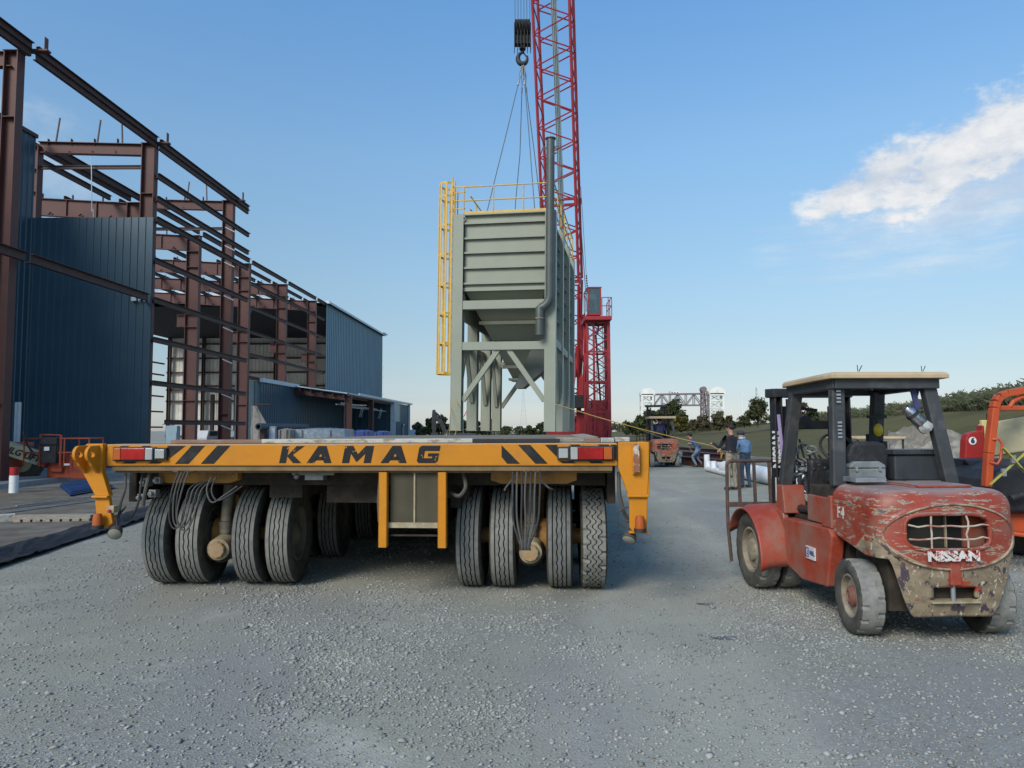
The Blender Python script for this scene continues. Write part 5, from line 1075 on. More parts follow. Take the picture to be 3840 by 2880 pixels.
for tt_ in (12.25, 24.35):
    for su in (-1, 1):
        for sv in (-1, 1): m.tube(bp(tt_ - .18, su * hwb, sv * hwb), bp(tt_ + .18, su * hwb, sv * hwb), .11, n=8)
m.build('boom_pins', m_crane, CR_)
m = MB(); m.bar(bp(1, .05, -.2), bp(36, .05, -.2), .30, .03, up=ey); m.build('boom_walkway', mat('walkway_mesh', (.30, .42, .46), .6), CR_)
m = MB()
for u in (-.03, .06, .14): m.tube(bp(1, u, -.4), bp(36, u, -.4), .014, n=4, cap=False)
m.tube(bp(4.5, 1.3, .2), bp(12.2, .98, .2), .02, n=5); 
m.build('boom_ropes', m_cable, CR_)
# boom foot, gantry and machine body
def cp(px, py, d): return at(px, py, d) - BASE
m = MB(); m.bar(cp(2168, 1625, 40.9), cp(2180, 1180, 40.6), .26, .4); m.bar(cp(2150, 1400, 41), cp(2180, 1395, 41), .3, .5); m.bar(cp(2182, 1500, 40.5), cp(2202, 1270, 40.5), .16, .16); m.bar(cp(2178, 1330, 40.6), cp(2202, 1385, 40.6), .10, .10); m.bar(cp(2202, 1385, 40.6), cp(2180, 1420, 40.6), .10, .10)
m.bar(cp(2155, 1339, 40.7), cp(2200, 1339, 40.7), .2, .22); m.bar(cp(2130, 1600, 40.4), cp(2165, 1300, 40.4), .2, .2)
m.build('gantry', m_crane, CR_, bevel=.02)
zb = lambda y, d: cp(2000, y, d).z
def cbox(name, px0, px1, y0, y1, d0, d1, mm_, bev=.03):
    a = cp(px0, y1, d0); b = cp(px1, y0, d0); m = MB(); m.bx(a.x, b.x, a.y, a.y + (d1 - d0), a.z, b.z); return m.build(name, mm_, CR_, bevel=bev)
cbox('counterweight', 2218, 2274, 1500, 1640, 41, 43, m_crane_b); cbox('machinery_house', 2060, 2215, 1560, 1655, 42, 46, m_crane_b); cbox('engine_cover', 2172, 2222, 1540, 1650, 40.6, 41, m_crane_b)
cbox('winch_drum', 2136, 2200, 1480, 1530, 40, 40.7, m_black); cbox('carbody', 2085, 2310, 1640, 1680, 39.6, 45, m_crane_b)
m = MB()
for i in range(6): m.tube(cp(2186 + i * 3, 1225, 40.4), cp(2187 + i * 2, 1500, 40.4), .012, n=4)
m.build('gantry_ropes', m_cable, CR_)
m = MB(); a = cp(2070, 1690, 38.6); 
for px_0 in (2070, 2290):
    c = cp(px_0, 1660, 39); m.prism([(-.3, .0), (8, .0), (8.4, .5), (8, 1.0), (-.3, 1.0), (-.7, .5)], (c.x, c.y, .0), (0, 1, 0), (0, 0, 1), (.7, 0, 0))
m.build('crawler_track', m_black, CR_)
# cab tower
def tw(px, py): return cp(px, py, 38)
d38 = 38 / F; x0, x1 = tw(2203, 1400).x, tw(2284, 1400).x; y0 = tw(2203, 1400).y; y1 = y0 + 1.3; zlo, zhi = .3, tw(2192, 1200).z
m = MB()
for x in (x0, x1):
    for y in (y0, y1): m.bar((x, y, zlo), (x, y, zhi), .16 if x == x1 else .13, .14)
m.bar((x0 + .36, y0, zlo), (x0 + .36, y0, zhi), .12, .1)
zz = [zhi - .1 - k * 1.62 for k in range(5)]
for k, z in enumerate(zz[:-1]):
    for y in (y0, y1):
        m.bar((x0, y, z), (x1, y, z), .08, .10)
        for a, b in ((z, z - .81), (z - .81, z - 1.62)): m.bar((x0 + .06, y, a - .05), (x1, y, b), .05, .05); m.bar((x0 + .06, y, b), (x1, y, a - .05), .05, .05)
    m.bar((x1, y0, z), (x1, y1, z - 1.6), .05, .05); m.bar((x0, y0, z), (x0, y1, z - 1.6), .05, .05)
m.build('cab_tower', m_crane, CR_)
m = MB(); z = zlo
for x in (x1 - .52, x1 - .16): m.bar((x, y1 - .1, zlo), (x, y1 - .1, zhi), .03, .03)
while z < zhi: m.bar((x1 - .52, y1 - .1, z), (x1 - .16, y1 - .1, z), .02, .02); z += .28
m.build('ladder', mat('ladder_dark', (.10, .04, .05), .6), CR_)
MB().tube(tw(2238, 1250) + Vector((0, .5, 0)), tw(2256, 1500) + Vector((0, .5, 0)), .05).build('hydraulic_line', m_black, CR_)
za, zb_ = tw(2240, 1204).z, tw(2240, 1190).z; xl, xr = tw(2190, 1200).x, tw(2290, 1200).x
MB().bx(xl, xr, y0 - .5, y1 + .3, za, zb_).build('cab_platform', m_crane, CR_, bevel=.01)
cz0, cz1 = tw(2240, 1185).z, tw(2240, 1080).z; cx0, cx1 = tw(2199, 1150).x, tw(2250, 1150).x; ct = .12
cb = MB(); cb.bx(cx0, cx1, y0 - .3, y1, cz0, cz0 + .1); cb.bx(cx0, cx1 + .06, y0 - .35, y1, cz1 - .06, cz1)
for x in (cx0 + .03, cx1): cb.bar((x, y0 - .3, cz0), (x + (.05 if x < cx1 else 0), y0 - .3, cz1), .07, .07); cb.bar((x, y1, cz0), (x, y1, cz1), .08, .08)
cb.bx(cx1 - .02, cx1 + .02, y0 - .3, y1, cz0, cz1); cbo = cb.build('cab', m_crane, CR_, bevel=.01)
MB().bx(cx0 + .05, cx1 - .04, y0 - .305, y0 - .29, cz0 + .1, cz1 - .06).build('window', mat('cab_glass', (.10, .16, .17), .08, spec=.9, trans=.55), cbo)
MB().bx(cx0, cx0 + .015, y0 - .25, y1 - .1, cz0 + .3, cz1 - .1).build('window', MATS['cab_glass'], cbo)
MB().bx(cx0 + .15, cx1 - .25, y0 + .25, y0 + .35, cz0 + .2, cz0 + .95).bx(cx0 + .15, cx1 - .25, y0 - .1, y0 + .3, cz0 + .2, cz0 + .42).build('seat', m_black, cbo)
m = MB()
for z in (.55, 1.0): m.tube((cx1 + .05, y0 - .45, zb_ + z), (xr, y0 - .45, zb_ + z), .022); m.tube((xr, y0 - .45, zb_ + z), (xr, y1 + .2, zb_ + z), .022)
for x in (cx1 + .05, (cx1 + xr) / 2 + .1, xr): m.tube((x, y0 - .45, zb_), (x, y0 - .45, zb_ + 1), .022)
for y in (y0 + .3, y1 + .2): m.tube((xr, y, zb_), (xr, y, zb_ + 1), .022)
m.build('guard_rail', m_crane, CR_)
m = MB(); m.path([tw(2232, 1210), tw(2244, 1225), tw(2240, 1255)], .06); m.path([tw(2222, 1215), tw(2228, 1240), tw(2236, 1250)], .05); m.build('cable_loom', m_black, CR_)
m = MB(); m.tube(tw(2199, 1040) , tw(2203, 1090), .012); 
for k in range(6): m.sphere(tw(2199 + k * .7, 1035 + k * 9), .05, 6, 4)
m.build('hanging_chain', m_black, CR_)
MB().tube(cp(2178, 700, 38.3), cp(2199, 1040, 38), .012, n=4).build('pendant_rope', m_cable, CR_)
# ================================================================== forklifts
def cw_material(name, red, bare, seam=True, lowbare=True):
    m = bpy.data.materials.new(name); m.use_nodes = True; t = m.node_tree; n = t.nodes; L = t.links; b = n['Principled BSDF']; b.inputs['Roughness'].default_value = .5
    tcn = n.new('ShaderNodeTexCoord'); sp = n.new('ShaderNodeSeparateXYZ'); L.new(tcn.outputs['Object'], sp.inputs[0])
    def noi(s, st=(1, 1, 1), off=0, d=8, r=.65):
        mp_ = n.new('ShaderNodeMapping'); mp_.inputs['Scale'].default_value = st; mp_.inputs['Location'].default_value = (off, off, off); L.new(tcn.outputs['Object'], mp_.inputs[0]); q = n.new('ShaderNodeTexNoise'); q.inputs['Scale'].default_value = s; q.inputs['Detail'].default_value = d; q.inputs['Roughness'].default_value = r; L.new(mp_.outputs[0], q.inputs['Vector']); return q.outputs[0]
    def mr(v, a, c, x=0, y=1):
        q = n.new('ShaderNodeMapRange'); q.inputs[1].default_value = a; q.inputs[2].default_value = c; q.inputs[3].default_value = x; q.inputs[4].default_value = y; L.new(v, q.inputs[0]); return q.outputs[0]
    def mix(f, a, c):
        q = n.new('ShaderNodeMix'); q.data_type = 'RGBA'; L.new(f, q.inputs[0])
        for i, v in ((6, a), (7, c)):
            if isinstance(v, tuple): q.inputs[i].default_value = (*v, 1)
            else: L.new(v, q.inputs[i])
        return q.outputs[2]
    def mt(op, a, c=None):
        q = n.new('ShaderNodeMath'); q.operation = op
        for i, v in enumerate((a, c)):
            if v is None: continue
            if isinstance(v, (int, float)): q.inputs[i].default_value = v
            else: L.new(v, q.inputs[i])
        return q.outputs[0]
    c = mix(mr(noi(2.5), .35, .7), red, tuple(v * .72 for v in red))
    c = mix(mr(noi(5, off=5), .42, .75, 0, .5), c, (.24, .17, .13))                       # dust film
    chips = noi(7.0, (1, 1, 4.6), 2.0, 10, .64)
    # more scraping in a band round the top and below the grille
    zz = sp.outputs[2]; band = mt('ADD', mr(mt('ABSOLUTE', mt('SUBTRACT', zz, 1.09)), .0, .12, .035, 0), mr(mt('ABSOLUTE', mt('SUBTRACT', zz, .74)), .0, .10, .045, 0))
    ch = mt('ADD', chips, band)
    c = mix(mr(ch, .572, .588), c, (.36, .28, .19)); c = mix(mr(ch, .618, .628), c, (.10, .08, .085)); 
    spk = noi(38, off=9, d=4); c = mix(mr(spk, .70, .72), c, (.5, .44, .34))
    if lowbare:
        zl = mt('ADD', mt('MULTIPLY', mt('MULTIPLY', sp.outputs[0], sp.outputs[0]), .72), mt('SUBTRACT', .615, mt('MULTIPLY', mt('MAXIMUM', mt('ADD', sp.outputs[1], .2), 0), .8)))
        m_ = mr(mt('SUBTRACT', zl, zz), -.004, .008)
        m_ = mt('MULTIPLY', m_, mr(mt('ADD', mt('MULTIPLY', sp.outputs[1], 1.0), 0), .34, .30))
        bc = mix(mr(noi(7, (1, 1, 1.6), 4), .42, .62), bare, tuple(v * .62 for v in bare)); bc = mix(mr(noi(13, (1, 1, .7), 6), .562, .58), bc, (.06, .042, .055)); bc = mix(mr(noi(16, (1.6, 1, 1), 8), .60, .62), bc, (.50, .45, .34))
        rd = noi(4.2, (1, 1, 1.4), 11); bc = mix(mr(rd, .60, .61), bc, red)
        c = mix(m_, c, bc); ln = mt('MULTIPLY', mr(mt('ABSOLUTE', mt('SUBTRACT', zl, zz)), .0, .012, 1, 0), mr(sp.outputs[1], .30, .25)); c = mix(ln, c, (.36, .27, .17))
    gn = n.new('ShaderNodeNewGeometry'); sn = n.new('ShaderNodeSeparateXYZ'); L.new(gn.outputs['Normal'], sn.inputs[0]); c = mix(mr(sn.outputs[2], .6, .95, 0, .62), c, (.30, .27, .25))  # dust settled on top faces
    L.new(c, b.inputs['Base Color']); bn = n.new('ShaderNodeBump'); bn.inputs['Strength'].default_value = .25; bn.inputs['Distance'].default_value = .01; L.new(chips, bn.inputs['Height']); L.new(bn.outputs[0], b.inputs['Normal'])
    return m
FT_F = make_tyre(.41, .235, seg=96, grooves=(-.33, .33), zig=.0, notch=6, block=1, gd=.995, rim=.60); FT_R = make_tyre(.315, .215, seg=90, grooves=(-.33, .33), zig=.0, notch=6, block=1, gd=.995, rim=.58)
m_frim = mat('forklift_rim', (.20, .165, .12), .7, col2=(.30, .26, .19), scale=9, lo=.4, hi=.6, bump=.3); m_fhub = mat('forklift_hub', (.22, .07, .045), .7, col2=(.16, .12, .09), scale=9)
FR_F = make_rim(.41, .235, m_frim, m_frim, rim=.60, bolts=8, hubr=.13, deep=.3); FR_R = make_rim(.315, .215, m_frim, m_fhub, rim=.58, bolts=6, hubr=.15, deep=.3)
m_guard = mat('guard_dark_grey', (.045, .048, .05), .5, col2=(.10, .10, .10), scale=5, lo=.5, hi=.75)
m_mast = mat('mast_black', (.020, .021, .023), .5, col2=(.07, .06, .05), scale=7, lo=.52, hi=.75)
m_canopy = mat('beige_canopy', (.50, .37, .22), .7, col2=(.38, .28, .17), scale=3, lo=.45, hi=.7, layer3=((.25, .10, .05), 5, .68, .74))
m_rustbar = mat('rusty_bar', (.07, .05, .042), .8, col2=(.14, .075, .045), scale=12)
def forklift(label, loc, rz, red, main=True, canopy=None, group=None):
    f = thing('forklift', label, 'forklift', loc, rz, group); mr_ = cw_material('forklift_paint' + ('' if main else '_far'), red, (.27, .205, .13)); mred = mat('fork_red' + ('' if main else '_far'), red, .5, col2=(.22, .15, .11), scale=3, lo=.42, hi=.75, layer3=((.16, .12, .09), 11, .62, .66), bump=.1)
    # ---- counterweight and engine hood: one swept shell with the grille opening cut through
    HWd, Y1, YR_ = .59, .36, -.47
    foot = []
    y = Y1
    while y > -.215: foot.append((-HWd, y)); y -= .028
    for i in range(0, 91):
        a = R(180 + 180 * i / 90); ex_ = .52; cx_ = math.copysign(abs(math.cos(a)) ** ex_, math.cos(a)); sy_ = abs(math.sin(a)) ** (ex_ * 1.25); foot.append((HWd * cx_, -.215 - .255 * sy_))
    y = -.215
    while y <= Y1 + .001: foot.append((HWd, y)); y += .028
    nF = len(foot); rows = 66; ztop = 1.255; rr_ = .15; P = []; sh = []
    def zb_of(x, y):
        a = abs(x)
        side = .70 + .10 * max(0, min(1, (y + .2) / .5)) 
        if y > .33: side = .80
        t = max(0, min(1, (a - .36) / .16)); t = t * t * (3 - 2 * t)
        return .235 + (side - .235) * t
    for (x, y) in foot:
        zb = zb_of(x, y); n_ = Vector((x, y + .215 if y < -.215 else 0, 0)); n_ = n_.normalized() if n_.length else Vector((0, -1, 0))
        for j in range(rows + 1):
            if j <= 50: z = zb + (ztop - rr_ - zb) * j / 50; ins = 0
            else: a = R(90) * (j - 50) / 16; z = ztop - rr_ + rr_ * math.sin(a) * (1 - .02); ins = rr_ * (1 - math.cos(a))
            low = max(0, .62 - z); ins += low * low * .35
            e = (x / .57) ** 2 + ((z - .89) / .265) ** 2 if y < -.2 else 9
            ins -= .016 * max(0, min(1, (1.02 - e) * 30)) if e < 1.02 else 0
            crown = -.03 * max(0, 1.02 - abs(z - .78)) if y < -.2 else 0
            P.append((x - n_.x * ins, y - n_.y * ins + (.03 + crown) * (1 if y < -.2 else 0), z))
    def hole(x, y, z):
        if y > -.2: return False
        def rr2(cx_, cz_, hx, hz, r0): dx = max(abs(x - cx_) - (hx - r0), 0); dz = max(abs(z - cz_) - (hz - r0), 0); return dx * dx + dz * dz < r0 * r0 and abs(x - cx_) < hx and abs(z - cz_) < hz
        return rr2(-.05, .925, .335, .135, .10) or rr2(0, .42, .185, .055, .015)
    m = MB(); fs = []
    for i in range(nF - 1):
        for j in range(rows):
            q4 = (i * (rows + 1) + j, (i + 1) * (rows + 1) + j, (i + 1) * (rows + 1) + j + 1, i * (rows + 1) + j + 1); c_ = [sum(P[k][a] for k in q4) / 4 for a in range(3)]
            if not hole(*c_): fs.append(q4)
    top = [i * (rows + 1) + rows for i in range(nF)]
    m.add(P, fs); tc_ = len(m.v); m.v.append((0, 0, ztop - .002)); 
    for i in range(nF - 1): m.f.append((top[i], top[i + 1], tc_)); m.mi.append(0)
    m.f.append((top[-1], top[0], tc_)); m.mi.append(0)
    o = m.build('counterweight', mr_, f, smooth=True, angle=35); s_ = o.modifiers.new('solid', 'SOLIDIFY'); s_.thickness = .035; s_.offset = -1
    # grille rim and cage bars
    ring = []
    for k in range(48):
        a = 2 * math.pi * k / 48; c_, s__ = math.cos(a), math.sin(a); e = .5; x = -.05 + .345 * math.copysign(abs(c_) ** e, c_); z = .925 + .145 * math.copysign(abs(s__) ** e, s__)
        ring.append((x, -.49 + .16 * (abs(x) / .62) ** 3.0 - (.0), z))
    MB().path(ring, .017, 8, closed=True).build('grille_rim', mr_, f, smooth=True)
    ri = random.Random(2); cage = mat('cage_wire', (.36, .16, .11), .6, col2=(.5, .42, .33), scale=9, lo=.4, hi=.55)
    for z0 in (.975, .875):
        MB().path([(-.05 + t, -.505 + .16 * (abs(t) / .62) ** 3 + ri.uniform(-.004, .004), z0 + ri.uniform(-.009, .009)) for t in [-.33, -.26, -.18, -.1, 0, .1, .2, .27, .33]], .0075, 6).build('cage_bar', cage, f, smooth=True)
    for x0 in (-.17, .13):
        MB().path([(x0 + ri.uniform(-.012, .012) - .05, -.512, z) for z in (1.055, 1.01, .96, .91, .86, .80)], .0075, 6).build('cage_bar', cage, f, smooth=True)
    def surf(x, z):
        c_ = min(1, (abs(x) / HWd)) ** (1 / .52); s1 = math.sqrt(max(0, 1 - c_ * c_)); return -.215 - .255 * s1 ** .65 + .03 - .03 * max(0, 1.02 - abs(z - .78)) - .018
    ring = []
    for k in range(72):
        a = 2 * math.pi * k / 72; x = .535 * math.cos(a) - .01; z = .888 + (.255 if math.sin(a) > 0 else .262) * math.sin(a); ring.append((x, surf(x, z), z))
    MB().path(ring, .0085, 8, closed=True).build('panel_lip', mat('lip_worn', (.20, .085, .055), .7, col2=(.36, .28, .19), scale=7, lo=.45, hi=.55), f, smooth=True)
    # behind the grille: near-black backing fills the recess
    m = MB(); m.bx(-.5, .5, -.24, -.22, .7, 1.15); m.build('recess_back', mat('recess_dark', (.012, .011, .011), .9), f)
    m = MB(); m.bx(-.42, .02, -.33, -.30, .76, 1.10)
    for k in range(34): m.bx(-.42, .02, -.336, -.331, .765 + k * .01, .769 + k * .01)
    m.build('radiator', m_fin, f); MB().bx(.0, .012, -.36, -.34, .78, 1.08).build('radiator_strip', m_beige, f)
    MB().bx(.16, .45, -.34, -.26, .78, 1.07).build('inner_panel', mred, f)
    # tow pin slot, drawbar pocket
    MB().bx(-.055, .035, -.492, -.44, .50, .69).build('tow_pin_pocket', mred, f, bevel=.01)
    m = MB(); m.bx(-.25, .25, -.36, -.32, .33, .52); m.build('drawbar_back', m_under, f); MB().tube((-.01, -.44, .36), (-.01, -.44, .62), .018, n=10).tube((-.01, -.44, .60), (-.01, -.44, .625), .035, n=10).build('tow_pin', m_steel, f)
    MB().bx(-.20, .20, -.47, -.36, .355, .37).build('drawbar_shelf', m_beige, f)
    MB().bx(-.46, .46, -.30, .20, .26, .68).build('rear_frame', m_under, f); MB().bx(-.40, .40, -.32, .3, .68, 1.2).build('engine_bay', MATS['recess_dark'], f)
    MB().bx(-.10, .36, -.19, .30, 1.255, 1.275).bx(-.13, .39, -.14, .25, 1.253, 1.262).build('hood_lid', mr_, f, bevel=.006)
    # ---- frame, side tanks, fenders
    for sx in (-1, 1):
        m = MB(); m.prism([(.30, .78), (.42, .30), (.95, .26), (1.30, .34), (1.36, .82), (.36, .84)], (sx * .50, 0, 0), (0, 1, 0), (0, 0, 1), (sx * .13, 0, 0)); m.build('side_tank', mred, f, bevel=.015)
        m = MB(); m.bx(sx * .47, sx * .53, .34, 1.0, .84, 1.10); m.prism([(.34, .84), (.55, .84), (.40, 1.14), (.34, 1.14)], (sx * .53, 0, 0), (0, 1, 0), (0, 0, 1), (sx * .08, 0, 0)); m.build('engine_side_cover', mred, f, bevel=.012)
        # wheel arch edge at the front of the rear wheel
        # fender: a curved sheet over the dual wheels
        P = []; n1 = 20; xin, xout = .34, .88
        for k in range(n1 + 1):
            a = R(-12 + 172 * k / n1); yy = 1.82 - math.cos(a) * .52; z = .42 + math.sin(a) * .50
            for x in (xin, .60, .80, xout, xout + .02): P.append((sx * x, yy, z + (0 if x < .8 else -.012 if x < .88 else -.05)))
        m = MB().add(P, [(k * 5 + j, k * 5 + j + 1, (k + 1) * 5 + j + 1, (k + 1) * 5 + j) for k in range(n1) for j in range(4)]); o = m.build('fender', mred, f, smooth=True, angle=60); s_ = o.modifiers.new('solid', 'SOLIDIFY'); s_.thickness = .012
        MB().prism([(1.40 - .14, .30), (1.30, .60), (1.42, .86), (1.62, .90), (1.50, .70), (1.40, .35)], (sx * .55, 0, 0), (0, 1, 0), (0, 0, 1), (sx * .06, 0, 0)).build('fender_gusset', mred, f, bevel=.01)
        # tilt cylinder cover
        MB().prism([(1.38, .86), (1.62, .86), (1.58, 1.15), (1.44, 1.15)], (sx * .36, 0, 0), (0, 1, 0), (0, 0, 1), (sx * .24, 0, 0)).build('tilt_cover', mred, f, bevel=.01)
        MB().tube((sx * .42, 1.1, .92), (sx * .42, 2.0, .88), .045, n=12).build('tilt_cylinder', m_mast, f)
    MB().bx(-.47, .47, .30, 1.55, .38, .86).build('chassis', m_under, f); MB().bx(-.36, .36, 1.0, 1.52, .84, .90).build('floor_plate', m_under, f)
    # ---- wheels
    for sx in (-1, 1):
        for xo, dsh in ((.73, sx), (.46, -sx)): wheel_part(f, (sx * xo, 1.82, .41), .41, .235, 0, (FT_F, FR_F), dish=dsh, name='front_wheel')
        wheel_part(f, (sx * .55, 0, .315), .315, .215, -R(7), (FT_R, FR_R), dish=sx, name='rear_wheel')
    MB().tube((-.62, 1.82, .41), (.62, 1.82, .41), .07, n=12).build('front_axle', m_under, f); m = MB(); m.tube((-.55, 0, .315), (.55, 0, .315), .05, n=12); m.bar((-.4, -.08, .30), (.4, -.08, .30), .09, .12); m.tube((-.46, -.12, .36), (.46, -.12, .36), .022, n=8); m.build('steer_axle', mat('axle_dirt', (.16, .13, .095), .8, col2=(.08, .06, .05), scale=9), f)
    # ---- overhead guard
    gz = 2.18; legs = {'r': ((-.44, .45), (.45, .45)), 'f': ((-.45, 1.36), (.42, 1.36))}
    m = MB()
    def gpost(b, t, nm='guard_post'):
        q = MB(); q.bar(b, t, .125, .09, up=(0, 1, 0)); 
        return q.build(nm, m_guard, f, bevel=.012)
    pl = gpost((-.47, .47, 1.22), (-.44, .50, gz)); gpost((.58, .42, 1.22), (.43, .48, gz - .01)); gpost((-.52, 1.62, .92), (-.46, 1.34, gz - .02)); gpost((.50, 1.62, .92), (.43, 1.34, gz - .02))
    q = MB() # slots punched in the rear left post
    for z0 in (2.00, 1.67):
        for k in range(5): q.bx(-.475, -.435, .43 + (2.2 - z0) * -.01, .4345 + (2.2 - z0) * -.01, z0 + k * .034, z0 + k * .034 + .018)
    q.build('slots', mat('slot_pale', (.25, .28, .30), .8), pl)
    def roof(z0, z1, y0, y1, xh0, xh1, mt_, nm, slope=-.02, rnd=.06):
        P = []; out_ = [(-xh0, y0), (xh0, y0), (xh1, y0 + .12), (xh1, y1 - .12), (xh0 - .03, y1), (-xh0 + .03, y1), (-xh1, y1 - .12), (-xh1, y0 + .12)]; n_ = len(out_); fz = lambda yy: slope * (yy - .4) / 1.0
        for z, sc in ((z0, 1.0), (z0 + (z1 - z0) * .55, 1.0), (z1 - .008, .975), (z1, .93)): P += [(x * sc, (yy - .9) * sc + .9, z + fz(yy)) for x, yy in out_]
        fs = [tuple(range(n_))[::-1], tuple(range(3 * n_, 4 * n_))] + [(r_ * n_ + k, r_ * n_ + (k + 1) % n_, (r_ + 1) * n_ + (k + 1) % n_, (r_ + 1) * n_ + k) for r_ in range(3) for k in range(n_)]
        return MB().add(P, fs).build(nm, mt_, f, bevel=.006)
    if main:
        q = MB(); zr = lambda y: gz - .02 * (y - .4)
        for sx in (-1, 1): q.bar((sx * .47, .42, zr(.42)), (sx * .47, 1.46, zr(1.46)), .09, .09)
        for y in (.44, 1.44): q.bar((-.5, y, zr(y) + (.002)), (.5, y, zr(y) + .002), .09, .10)
        for k in range(6): q.bar((-.36 + k * .145, .46, zr(.46) + .01), (-.36 + k * .145, 1.42, zr(1.42) + .01), .03, .03)
        q.build('guard_frame', m_guard, f, bevel=.008)
        roof(gz + .045, gz + .105, .34, 1.52, .56, .58, m_canopy, 'canopy')
        MB().path([(-.30, .36, gz + .11), (-.31, .35, gz + .17)], .004, 4).build('wire_end', m_black, f); MB().path([(-.29, .36, gz + .11), (-.265, .35, gz + .165)], .004, 4).build('wire_end', m_black, f)
        MB().path([(.31, .36, gz + .11), (.30, .35, gz + .16)], .004, 4).build('wire_end', m_black, f); MB().path([(.32, .36, gz + .11), (.34, .35, gz + .16)], .004, 4).build('wire_end', m_black, f)
        MB().path([(-.12, .5, gz), (-.09, .5, gz - .06)], .004, 4).build('wire_end', m_trim, f)
    else:
        roof(gz, gz + .10, .28, 1.55, .60, .62, m_canopy, 'canopy')
    # ---- mast
    mt = 2.12 if main else 2.75
    for sx in (-1, 1):
        q = MB(); q.ibeam((sx * .40, 2.02, .12), (sx * .40, 2.02, mt), .16, .09, .018, up=(1, 0, 0), tw=.02); q.bar((sx * .30, 2.10, .2), (sx * .30, 2.10, mt - .1), .06, .12); q.build('mast_rail', m_mast, f, bevel=.004)
        q = MB(); q.tube((sx * .27, 1.97, .4), (sx * .27, 1.97, 1.75), .055, n=16); q.tube((sx * .27, 1.97, 1.75), (sx * .27, 1.97, mt - .02), .034, n=12); q.tube((sx * .27, 1.97, 1.70), (sx * .27, 1.97, 1.78), .068, n=16); q.tube((sx * .27, 1.97, 1.80), (sx * .27, 1.97, 1.83), .05, n=16); q.build('lift_cylinder', m_mast, f, smooth=True)
    q = MB(); q.prism([(-.52, 0), (-.46, .12), (.46, .12), (.52, 0), (.46, -.12), (-.46, -.12)], (0, 2.04, mt), (1, 0, 0), (0, 1, 0), (0, 0, .10)); q.build('mast_crosshead', m_mast, f, bevel=.008); MB().bar((-.44, 2.06, 1.80), (.44, 2.06, 1.80), .09, .10).build('mast_crossbar', m_mast, f); MB().bar((-.42, 2.08, .75), (.42, 2.08, .75), .1, .14).build('mast_crossbar', m_mast, f)
    q = MB(); q.lathe([(-.02, 0), (-.02, .07), (.02, .07), (.02, 0)], (.27, 1.9, mt - .25), (0, 1, 0), 20); q.build('chain_sheave', m_mast, f); MB().lathe([(-.02, 0), (-.02, .07), (.02, .07), (.02, 0)], (-.12, 1.9, mt - .28), (0, 1, 0), 20).build('chain_sheave', m_mast, f)
    # carriage, backrest, forks
    q = MB(); q.bar((-.70, 2.22, .42), (.70, 2.22, .42), .05, .12); q.bar((-.70, 2.22, .80), (.70, 2.22, .80), .05, .12); q.build('carriage', m_mast, f)
    q = MB(); q.bar((-.90, 2.30, .86), (.90, 2.30, .86), .045, .055)
    q.path([(-.88, 2.27, .20), (-.905, 2.29, .6), (-.905, 2.30, .9), (-.90, 2.30, 1.33), (-.88, 2.30, 1.365), (-.84, 2.30, 1.375), (.84, 2.30, 1.375), (.90, 2.30, 1.33), (.905, 2.30, .86), (.88, 2.27, .2)], .021, 8)
    for k in range(9): x = -.75 + k * .185; q.bar((x, 2.30, .86), (x - .01, 2.30, 1.37), .035, .022)
    q.build('load_backrest', m_rustbar, f, bevel=0)
    for sx in (-1, 1): MB().bar((sx * .30, 2.26, .06), (sx * .30, 2.26, .86), .12, .05).bar((sx * .30, 2.26, .06), (sx * .30, 3.36, .05), .12, .04).build('fork', m_rustbar, f, bevel=.006)
    # ---- cabin things
    q = MB(); q.bx(-.08, .34, .98, 1.44, .88, 1.28) if False else q.bx(-.26, .26, 1.48, 1.60, .9, 1.42); q.build('dashboard', m_black, f, bevel=.03); 
    q = MB(); q.bar((-.05, 1.5, 1.25), (-.05, 1.30, 1.52), .05, .05); q.build('steering_column', m_black, f)
    n_ = 28; c0 = Vector((-.05, 1.28, 1.55)); u1 = Vector((1, 0, 0)); u2 = Vector((0, .62, .78)).normalized(); q = MB(); q.path([c0 + (u1 * math.cos(2 * math.pi * k / n_) + u2 * math.sin(2 * math.pi * k / n_)) * .185 for k in range(n_)], .015, 8, closed=True)
    for a in (90, 210, 330): q.bar(c0, c0 + (u1 * math.cos(R(a)) + u2 * math.sin(R(a))) * .18, .022, .012)
    q.build('steering_wheel', m_black, f, smooth=True)
    q = MB(); q.bx(-.33, .08, .62, 1.05, 1.20, 1.34); o = q.build('seat', m_black, f, bevel=.04, segs=3)
    q = MB(); q.prism([(-.19, 0), (.19, 0), (.20, .20), (.165, .31), (.10, .335), (-.10, .335), (-.165, .31), (-.20, .20)], (-.13, .66, 1.30), (1, 0, 0), (0, -.12, 1), (0, -.10, 0)); q.build('backrest', m_black, f, bevel=.035, segs=3)
    q = MB(); q.bx(-.5, .5, .32, 1.0, .86, 1.20); q.build('seat_box', m_under, f, bevel=.01)
